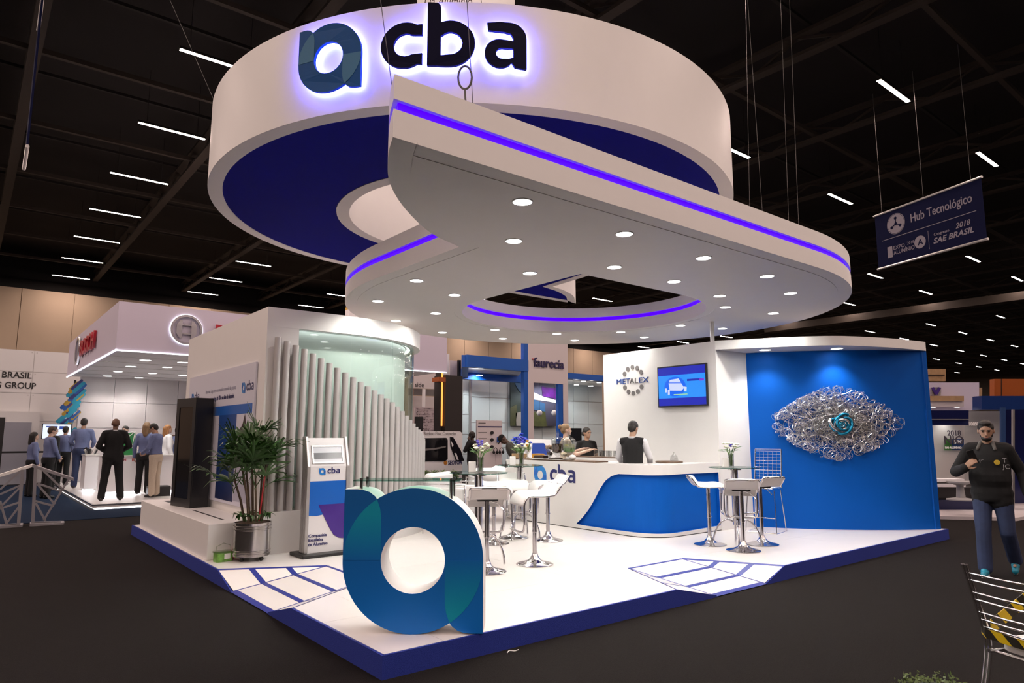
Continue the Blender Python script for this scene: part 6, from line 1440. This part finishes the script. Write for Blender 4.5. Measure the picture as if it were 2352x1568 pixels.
person('young man in a grey-blue shirt with clasped hands beside the dark-haired woman', (P.x, P.y, 0.01), -68, H_of(108, 981, P), 'cloth_blue', 'cloth_black', 'skin_fair', 'hair_brown', 'quiff', pitch=0.25,
       arms={'L': ((-0.23, 0.06, 1.15), (-0.05, 0.22, 1.00)), 'R': ((0.23, 0.06, 1.15), (0.04, 0.22, 0.98))}, extra=lambda t, hp, tp, J, hr, tr: MB().box(tuple(tp(0.05, 0.145, 1.22)), (0.06, 0.008, 0.09)).build('badge', 'white', t))
P = gz(112, 1126, 0)
person('balding man in a dark jacket behind the pair at the far left', (P.x, P.y, 0.01), -60, H_of(97, 981, P), 'cloth_black', 'cloth_black', 'skin_fair', 'hair_fair', 'bald', coat=True)
P = gz(180, 1122, 0.1)
person('man in a light blue shirt and dark jeans seen from behind by the monitor', (P.x, P.y, 0.115), -8, H_of(190, 963, P, .1), 'cloth_blue', 'denim', 'skin_tan', 'hair_black', pitch=0.2, arms={'L': ((-0.26, 0.0, 1.17), (-0.22, 0.25, 1.08)), 'R': ((0.26, 0.0, 1.17), (0.2, 0.25, 1.05))})
P = gz(152, 1116, 0.1)
person('man in a blue shirt half hidden behind the man by the monitor', (P.x - 0.1, P.y + 0.3, 0.115), -25, H_of(168, 981, P, .1), 'cloth_blue', 'cloth_black', 'skin_tan', 'hair_black')
P = gd(288, 1000, 19.5)
person('dark-haired man looking over the top of the green board', (P.x, P.y, 0.115), 150, H_of(287, 980, P, .1), 'cloth_blue', 'cloth_black', 'skin_fair', 'hair_black', pitch=0.2)
P = gd(336, 1000, 17.4)
person('woman with long fair-brown hair and blue shirt seen from behind', (P.x, P.y, 0.115), -15, H_of(338, 972, P, .1), 'cloth_blue', 'cloth_black', 'skin_fair', 'hair_fair', 'long', female=True)
P = gd(362, 1000, 16.6)
person('man in a blue shirt and pale trousers looking down at the desk', (P.x, P.y, 0.115), 62, H_of(356, 973, P, .1), 'cloth_blue', 'cloth_beige', 'skin_tan', 'hair_black', pitch=0.55, lean=0.06, arms={'L': ((-0.23, 0.06, 1.16), (-0.1, 0.28, 1.05)), 'R': ((0.23, 0.06, 1.16), (0.1, 0.28, 1.05))})
P = gd(385, 1000, 18.6)
person('red-haired woman in a cream jacket and red trousers', (P.x, P.y, 0.115), -70, H_of(384, 978, P, .1), 'cloth_white', 'cloth_red', 'skin_fair', 'hair_red', 'long', female=True, coat=True)
P = gd(409, 1000, 18.9)
person('person in a blue shirt partly hidden by the black kiosk', (P.x, P.y, 0.115), -30, H_of(405, 982, P, .1), 'cloth_blue', 'cloth_black', 'skin_tan', 'hair_black')
# --- centre
P = gd(1085, 1000, 19.0)
def phone_small(t, hp, tp, J, hr, tr): MB().box(tuple(hp(-0.085, 0.02, 1.62)), (0.015, 0.07, 0.12)).build('phone', 'black', t)
person('bearded man in a black suit holding a phone to his ear', (P.x, P.y, 0.0), 72, H_of(1083, 992, P), 'cloth_black', 'cloth_black', 'skin_dark', 'hair_black', 'short', coat=True, pitch=0.15, arms={'L': ((-0.24, 0.14, 1.22), (-0.105, 0.06, 1.50), (0.02, 0.02, 1.0), (1, 0.2, 0), 0.5)}, extra=phone_small)
P = gd(1172, 1000, 16.5)
person('man in a black cap bending forward beside the blue orchids', (P.x + 0.25, P.y, 0.0), 84, 1.72, 'cloth_camo', 'cloth_navy', 'skin_dark', 'cloth_black', 'cap', lean=0.5, pitch=0.55)
# --- behind the bar
P = gd(1300, 1000, 12.4)
person('woman with a fair hair bun and pale dress reaching out at the bar', (P.x, P.y, PH), -78, H_of(1305, 975, P, PH), 'cloth_beige', 'cloth_beige', 'skin_fair', 'hair_fair', 'bun', female=True, sleeve='short', arms={'L': ((-0.24, 0.10, 1.18), (-0.2, 0.40, 1.28), (0.1, 1, 0.15), (0.2, 0, -1), 0.25), 'R': ((0.24, 0.12, 1.17), (0.2, 0.42, 1.26), (0.0, 1, 0.2), (0.2, 0, -1), 0.25)})
P = gd(1347, 1000, 12.9)
person('dark-haired woman in a black top behind the bar', (P.x, P.y, PH), 205, H_of(1345, 983, P, PH), 'cloth_black', 'cloth_black', 'skin_tan', 'hair_black', 'tied', female=True, sleeve='short', turn=0.35, pitch=0.12)
P = gd(1452, 1000, 10.35)
person('bartender with a black waistcoat and white sleeves seen from behind', (P.x, P.y, PH), -14, H_of(1461, 968, P, PH), 'cloth_black', 'cloth_black', 'skin_tan', 'hair_black', 'short', pitch=0.35, turn=-0.25, sleeve='none',
       arms={'L': ((-0.25, 0.06, 1.18), (-0.2, 0.28, 1.02)), 'R': ((0.26, 0.08, 1.18), (0.22, 0.28, 1.04))},
       extra=lambda t, hp, tp, J, hr, tr: [organic(MB().cap(J[n][0], J[n][1], 0.064, 0.054).cap(J[n][1], J[n][1].lerp(J[n][2], 0.93), 0.054, 0.044), 'sleeve', 'cloth_white', t, 0.012) for n in ('L', 'R')] + [MB().lathe([(0.064, 0), (0.068, 0.035), (0.062, 0.04), (0.058, 0)], 16, tuple(tp(0, -0.01, 1.472))).build('shirt_collar', 'cloth_white', t)])
P = gd(1398, 1000, 15.5)
person('person with dark hair mostly hidden behind the edge of the bar wall', (P.x, P.y, 0.0), 190, 1.45, 'cloth_black', 'cloth_black', 'skin_tan', 'hair_black')
# --- man walking at the right
P = gz(2262, 1322, 0); P = gz(2296, 1322, 0)
def walker(t, hp, tp, J, hr, tr):
    c = MB(); c.ball(hp(0, 0.046, 1.570), (0.056, 0.056, 0.036), 14, 10, hr); c.ball(hp(0, 0.012, 1.60), (0.067, 0.055, 0.05), 14, 10, hr); organic(c, 'beard', 'hair_black', t, 0.007, 2)
    wr = J['R'][2]; u = J['R'][3].normalized()
    ph = MB().box((0, 0, 0), (0.072, 0.010, 0.145)).build('phone_case', 'black', t); ph.location = wr + u * 0.09 + Vector((-0.02, -0.02, 0.075)); ph.rotation_euler = (-0.45, 0.25, 0)
    # hood and open jacket front
    c = MB()
    for s in (-1, 1): c.cap(tp(s * 0.06, 0.03, 1.50), tp(s * 0.085, 0.10, 1.43), 0.024, 0.018)
    c.cap(tp(-0.07, -0.06, 1.48), tp(0.07, -0.06, 1.48), 0.045, 0.045); organic(c, 'hood', mat('hood_grey', (0.10, 0.095, 0.09), 0.9), t, 0.010)
    pm_ = frame(tp(-0.10, 0.158, 1.285), (-1, 0, 0), tr @ Vector((0, 0, 1)), tr @ Vector((0, 1, 0)))
    MB().prism([circle((0.0, 0.0), 0.028, 16)], 0, 0.004, lambda x, y, z: pm_(x * 1.1 - 0.0, y, z)).build('shirt_print', mat('print_yellow', (0.5, 0.33, 0.02), 0.6), t)
    text('shirt_print', 'T\nJC', mat('print_grey', (0.30, 0.29, 0.30), 0.7), lambda x, y, z: pm_(0.05 + x, y, z + 0.002), 0.07, t, ext=0.001)
    text('shirt_print', 'HO', 'print_grey', lambda x, y, z: pm_(-0.20 + x, -0.01 + y, z - 0.008), 0.06, t, ext=0.001)
    for n in ('L', 'R'):
        an = J['leg' + n][2]; R3 = Matrix.Rotation(J['leg' + n][3], 3, 'X'); MB().tube([an + R3 @ Vector((0, -0.055, -0.074)), an + R3 @ Vector((0, 0.05, -0.077)), an + R3 @ Vector((0, 0.15, -0.074))], [0.03, 0.033, 0.026], 10).build('sole', 'white', t)
person('bearded man in black jacket, jeans and teal trainers looking at his phone', (P.x, P.y, 0.0), 172, H_of(2262, 968, P), 'cloth_black', 'denim', 'skin_tan', 'hair_black', 'quiff', pitch=0.26, turn=0.12, coat=True, shoes='shoe_teal', fine=True, belly=0.03, group=None,
       arms={'R': ((0.33, 0.05, 1.16), (0.19, 0.30, 1.22), (-0.55, 0.25, 0.55), (-0.5, -0.6, 0.2), 0.55), 'L': ((-0.29, -0.10, 1.17), (-0.34, 0.02, 0.94))},
       legs={'R': ((0.10, 0.10, 0.50), (0.11, 0.12, 0.09)), 'L': ((-0.12, 0.02, 0.50), (-0.13, -0.26, 0.16), -0.5)}, extra=walker)
# ================================================================== things on the bar counter
CT = CZ + 0.035
board = tag(MB().prism([[(5.36, 3.3), (5.68, 3.3), (5.68, 5.25), (5.36, 5.25)]], CT, CT + 0.02).build('serving_board', 'wood', bevel=0.004), 'long dark wooden board on the bar counter under the drinks', 'board')
BT = CT + 0.022
def on_bar(x, X=5.5): return gx(x, 1050, X)
mat('tea', (0.06, 0.018, 0.004), 0.15); mat('lemonade', (0.55, 0.58, 0.36), 0.2); mat('mint', (0.10, 0.25, 0.05), 0.5, noise=0.5, nscale=40); mat('lemon', (0.65, 0.60, 0.15), 0.4); mat('cookie', (0.30, 0.19, 0.12), 0.8, noise=0.4, nscale=40); mat('cake_dark', (0.03, 0.014, 0.01), 0.7, noise=0.4, nscale=40); mat('cake_yellow', (0.55, 0.27, 0.04), 0.7, noise=0.3, nscale=40); mat('cream', (0.75, 0.66, 0.48), 0.6)
def dispenser(x, label, drink):
    p = on_bar(x); t = thing('drink_dispenser', label, 'dispenser', (p.x, p.y, BT), group='glass drink dispensers')
    MB().lathe([(0.08, 0), (0.085, 0.01), (0.03, 0.04), (0.03, 0.06), (0.075, 0.10), (0.10, 0.16), (0.105, 0.30), (0.10, 0.305), (0.095, 0.16), (0.07, 0.11), (0.0, 0.10)], 28).build('jar', 'crystal', t, smooth=40)
    MB().lathe([(0, 0.108), (0.068, 0.115), (0.091, 0.165), (0.094, 0.26), (0, 0.26)], 24).build('drink', drink, t, smooth=40)
    MB().lathe([(0.108, 0.305), (0.108, 0.325), (0.07, 0.36), (0.03, 0.375), (0.022, 0.39), (0.035, 0.41), (0.026, 0.44), (0.008, 0.47), (0, 0.475)], 24).build('lid', 'crystal', t, smooth=40)
    MB().tube([(-0.10, 0, 0.15), (-0.14, 0, 0.14)], 0.012, 8).build('tap', 'chrome', t)
    return t
dispenser(1281, 'glass dispenser of dark iced tea on the bar', 'tea'); d_ = dispenser(1307, 'glass dispenser of lemon and mint water on the bar', 'lemonade')
MB().lathe([(0, 0.11), (0.093, 0.14), (0.095, 0.20), (0, 0.20)], 20).build('mint_leaves', 'mint', d_); MB().lathe([(0, 0.0), (0.03, 0.0), (0.03, 0.006), (0, 0.006)], 18, (-0.085, -0.035, 0.235)).build('lemon_slice', 'lemon', d_)
def bowl(x, label, fillm, r=0.05, h=0.09, X=5.5, n=9, seed=1):
    p = on_bar(x, X); t = thing('footed_bowl', label, 'bowl', (p.x, p.y, BT), group='footed bowls on the bar'); rnd = random.Random(seed)
    MB().lathe([(r * 0.7, 0), (r * 0.7, 0.008), (0.012, 0.015), (0.012, h * 0.4), (r * 0.7, h * 0.55), (r, h), (r * 0.93, h), (r * 0.6, h * 0.6), (0, h * 0.55)], 22).build('bowl', 'crystal', t, smooth=40)
    for k in range(n): MB().ball((r * 0.55 * math.cos(k * 2.4) * (k > 0), r * 0.55 * math.sin(k * 2.4) * (k > 0), h * 0.85 + 0.02 * rnd.random() + (0.02 if k == 0 else 0)), r * 0.38, 8, 6).build('sweet', fillm, t)
    return t
bowl(1262, 'tall glass jar of biscuits left of the iced tea', 'cookie', 0.075, 0.22, n=14); bowl(1263, 'small glass bowl of dark truffles in front of the iced tea', 'cake_dark', 0.055, 0.10, 5.42); bowl(1296, 'small glass bowl of cream sweets in front of the lemon water', 'cream', 0.058, 0.10, 5.42)
def slab(x, label, m, d=(0.16, 0.20, 0.06), X=5.5, z=0.0):
    p = on_bar(x, X); t = thing('cake', label, 'cake', (p.x, p.y, BT + z), 0.1, group='cakes on the bar'); MB().box((0, 0, 0.006), (d[0] + 0.05, d[1] + 0.06, 0.012)).build('plate', 'white_gloss', t); MB().box((0, 0, 0.012 + d[2] / 2), d).build('loaf', m, t, bevel=0.01); return t
slab(1236, 'yellow loaf cake on a plate on the bar', 'cake_yellow', (0.14, 0.18, 0.07), 5.56, 0.0); slab(1243, 'dark chocolate cake in front of the yellow cake', 'cake_dark', (0.13, 0.22, 0.05), 5.42)
slab(1276, 'flat dark tray bake at the front of the bar', 'cake_dark', (0.10, 0.24, 0.02), 5.40)
p = on_bar(1315, 5.45); bk = thing('white_teapot', 'small white teapot beside the cream sweets', 'teapot', (p.x, p.y, BT)); MB().ball((0, 0, 0.045), (0.06, 0.06, 0.045), 14, 10).build('pot', 'white_gloss', bk, smooth=80); MB().ball((0, 0, 0.093), 0.012, 8, 6).build('knob', 'white_gloss', bk)
# glasses in a row
gp = MB().lathe([(0.028, 0), (0.028, 0.006), (0.032, 0.008), (0.036, 0.10), (0.033, 0.10), (0.029, 0.012), (0, 0.012)], 18)
g0 = None
words = ('first', 'second', 'third', 'fourth', 'fifth', 'sixth', 'seventh', 'eighth', 'ninth')
shelf = tag(MB().span((6.0, 3.25, CT), (6.3, 4.6, CT + 0.05)).build('back_shelf', 'white'), 'white raised shelf behind the bar carrying the glasses', 'shelf')
sb2 = tag(MB().span((5.74, 3.2, PH), (6.32, 4.65, CT)).build('back_cabinet', 'white'), 'white cabinet behind the bar below the glasses shelf', 'cabinet')
mt_ = tag(MB().span((6.01, 3.26, CT + 0.05), (6.29, 4.59, CT + 0.065)).build('glass_tray', 'wood'), 'dark wooden tray under the row of drinking glasses', 'tray')
for k, x in enumerate((1369, 1377, 1385, 1393, 1401, 1409, 1416)):
    p = gx(x, 1035, 6.12)
    if g0 is None: g0 = gp.build('drinking_glass', 'crystal', smooth=40); c = g0
    else: c = g0.copy(); COL.objects.link(c)
    c.location = (6.12 + 0.03 * (k % 2), p.y, CT + 0.066); tag(c, '%s drinking glass from the left on the wooden tray behind the bar' % words[k], 'glass', 'glasses behind the bar')
p = gx(1532, 1056, 6.2)
sb = thing('round_board', 'round dark wooden board with a glass dome right of the bartender', 'board', (6.25, p.y, CT)); MB().lathe([(0, 0), (0.20, 0), (0.21, 0.012), (0.20, 0.03), (0, 0.03)], 30).build('board', 'wood', sb, smooth=40)
cu = thing('glass_dome', 'small clear glass dome on the round wooden board', 'dome', (6.27, p.y - 0.08, CT + 0.031)); MB().lathe([(0.06, 0), (0.062, 0.02), (0.05, 0.07), (0.02, 0.10), (0.012, 0.12), (0.016, 0.13), (0, 0.135)], 20).build('dome', 'crystal', cu, smooth=40)
# blue orchids in a wooden crate at the end of the bar
oc = thing('orchid_crate', 'wooden crate of tall blue orchids at the left end of the bar', 'flowers', (5.5, 5.28, CT))
MB().prism([rrect(0.20, 0.20, 0.01)], 0, 0.10).build('crate', 'wood_pale', oc); rnd = random.Random(4)
for k in range(7):
    a = k * 0.9; x, y = 0.06 * math.cos(a), 0.06 * math.sin(a); h = rnd.uniform(0.30, 0.40); ex_, ey = x + 0.10 * math.cos(a * 1.3 + 1), y - 0.14 + 0.28 * rnd.random()
    MB().tube(spline([(x, y, 0.08), (x, y, h * 0.7), (x + (ex_ - x) * 0.4, y + (ey - y) * 0.4, h + 0.03), (ex_, ey, h)], 4), 0.005, 5).build('stalk', 'stalk', oc)
    for j in range(5):
        mb = MB(); f_ = j / 4; blossom(mb, (x + (ex_ - x) * f_ + rnd.uniform(-.02, .02), y + (ey - y) * f_ + rnd.uniform(-.03, .03), h + 0.02 - 0.05 * f_ + rnd.uniform(-.03, .04)), 0.036, rnd); mb.build('blossom', 'petal_blue', oc)
for k in range(6):
    a = k * 1.05; d = Vector((math.cos(a), math.sin(a), 0.5)); b_ = Vector((0, 0, 0.1)); w_ = d.cross(Vector((0, 0, 1))).normalized() * 0.03
    MB().add([b_, b_ + d * 0.1 + w_, b_ + d * 0.2, b_ + d * 0.1 - w_], [(0, 1, 2, 3)]).build('leaf', 'leaf_green', oc)
p = on_bar(1211, 5.5); jr = thing('shell_vase', 'clear footed vase with orange and green garnish beside the orchids', 'vase', (5.5, p.y, CT + 0.022)); MB().lathe([(0.05, 0), (0.012, 0.03), (0.012, 0.06), (0.06, 0.12), (0.075, 0.2), (0.07, 0.2), (0.05, 0.12), (0, 0.08)], 20).build('vase', 'crystal', jr, smooth=40); MB().box((0, 0, 0.24), (0.02, 0.05, 0.16)).build('garnish', 'cake_yellow', jr); MB().tube([(0, -0.03, 0.12), (0.01, -0.06, 0.28), (0, -0.08, 0.26)], 0.012, 6).build('garnish', 'leaf_green', jr)
# tilted white tablet stand behind the drinks
tbx = thing('tablet_stand', 'white tilted tablet stand behind the yellow cake', 'stand', (7.6, 7.6, 0)); q = gd(1255, 1040, 13.6); tbx.location = (q.x, q.y, PH if q.y < PY and q.x < PX else 0)
MB().prism([[(-0.6, 0.9), (0.45, 0.9), (0.1, 1.35), (-0.55, 1.37)]], 0, 0.06, lambda x, y, z: (x, -z, y)).build('panel', 'lit_white', tbx); MB().prism([[(-0.3, 1.05), (0.12, 1.05), (-0.05, 1.28), (-0.28, 1.28)]], 0.06, 0.064, lambda x, y, z: (x, -z, y)).build('screen', 'slide_blue', tbx); MB().box((-0.1, 0.1, 0.45), (0.3, 0.2, 0.9)).build('post', 'lit_white', tbx); tbx.rotation_euler = (0, 0, math.atan2(RT.y, RT.x))
# ------------------------------------------------------------------ white lounge armchairs behind the left tables
def armchair(x, y, dep, rot, label):
    p = gd(x, y, dep); t = thing('lounge_armchair', label, 'armchair', (p.x, p.y, PH), rot, 'white lounge armchairs')
    MB().box((0, 0, 0.36), (0.72, 0.66, 0.16)).build('seat', 'leather', t, bevel=0.04); b = MB().box((0, 0.30, 0.62), (0.72, 0.14, 0.5)).build('backrest', 'leather', t, bevel=0.05)
    for s in (-1, 1):
        MB().box((s * 0.33, 0, 0.52), (0.08, 0.6, 0.3)).build('armrest', 'leather', t, bevel=0.03)
        MB().tube([(s * 0.39, -0.34, 0.0), (s * 0.39, -0.34, 0.72), (s * 0.39, 0.34, 0.72), (s * 0.39, 0.34, 0.0)], 0.014, 8).build('side_frame', 'chrome', t, smooth=60)
    return t
armchair(1048, 1120, 10.3, 0.5, 'white leather armchair with chrome frame left of the nearer table'); armchair(1135, 1100, 11.6, -0.3, 'white leather armchair with chrome frame behind the nearer table')
tag(MB().ball((0, 0, 0), (0.26, 0.2, 0.13), 12, 8).ball((0.16, 0.05, 0.07), (0.14, 0.12, 0.1), 10, 8).build('plastic_bag', 'white', smooth=50), 'crumpled white bag lying on the armchair behind the table', 'bag').location = tuple(gd(1132, 1092, 11.5))
# small paper scrap on the carpet
sp_ = tag(MB().tube(spline([(0, 0, 0.004), (0.03, 0.01, 0.012), (0.07, 0.0, 0.004), (0.10, -0.01, 0.01)], 4), 0.004, 5).build('paper_scrap', 'white'), 'small white paper scrap on the dark carpet before the stand', 'litter'); q = gz(1165, 1500, 0); sp_.location = (q.x, q.y, 0)
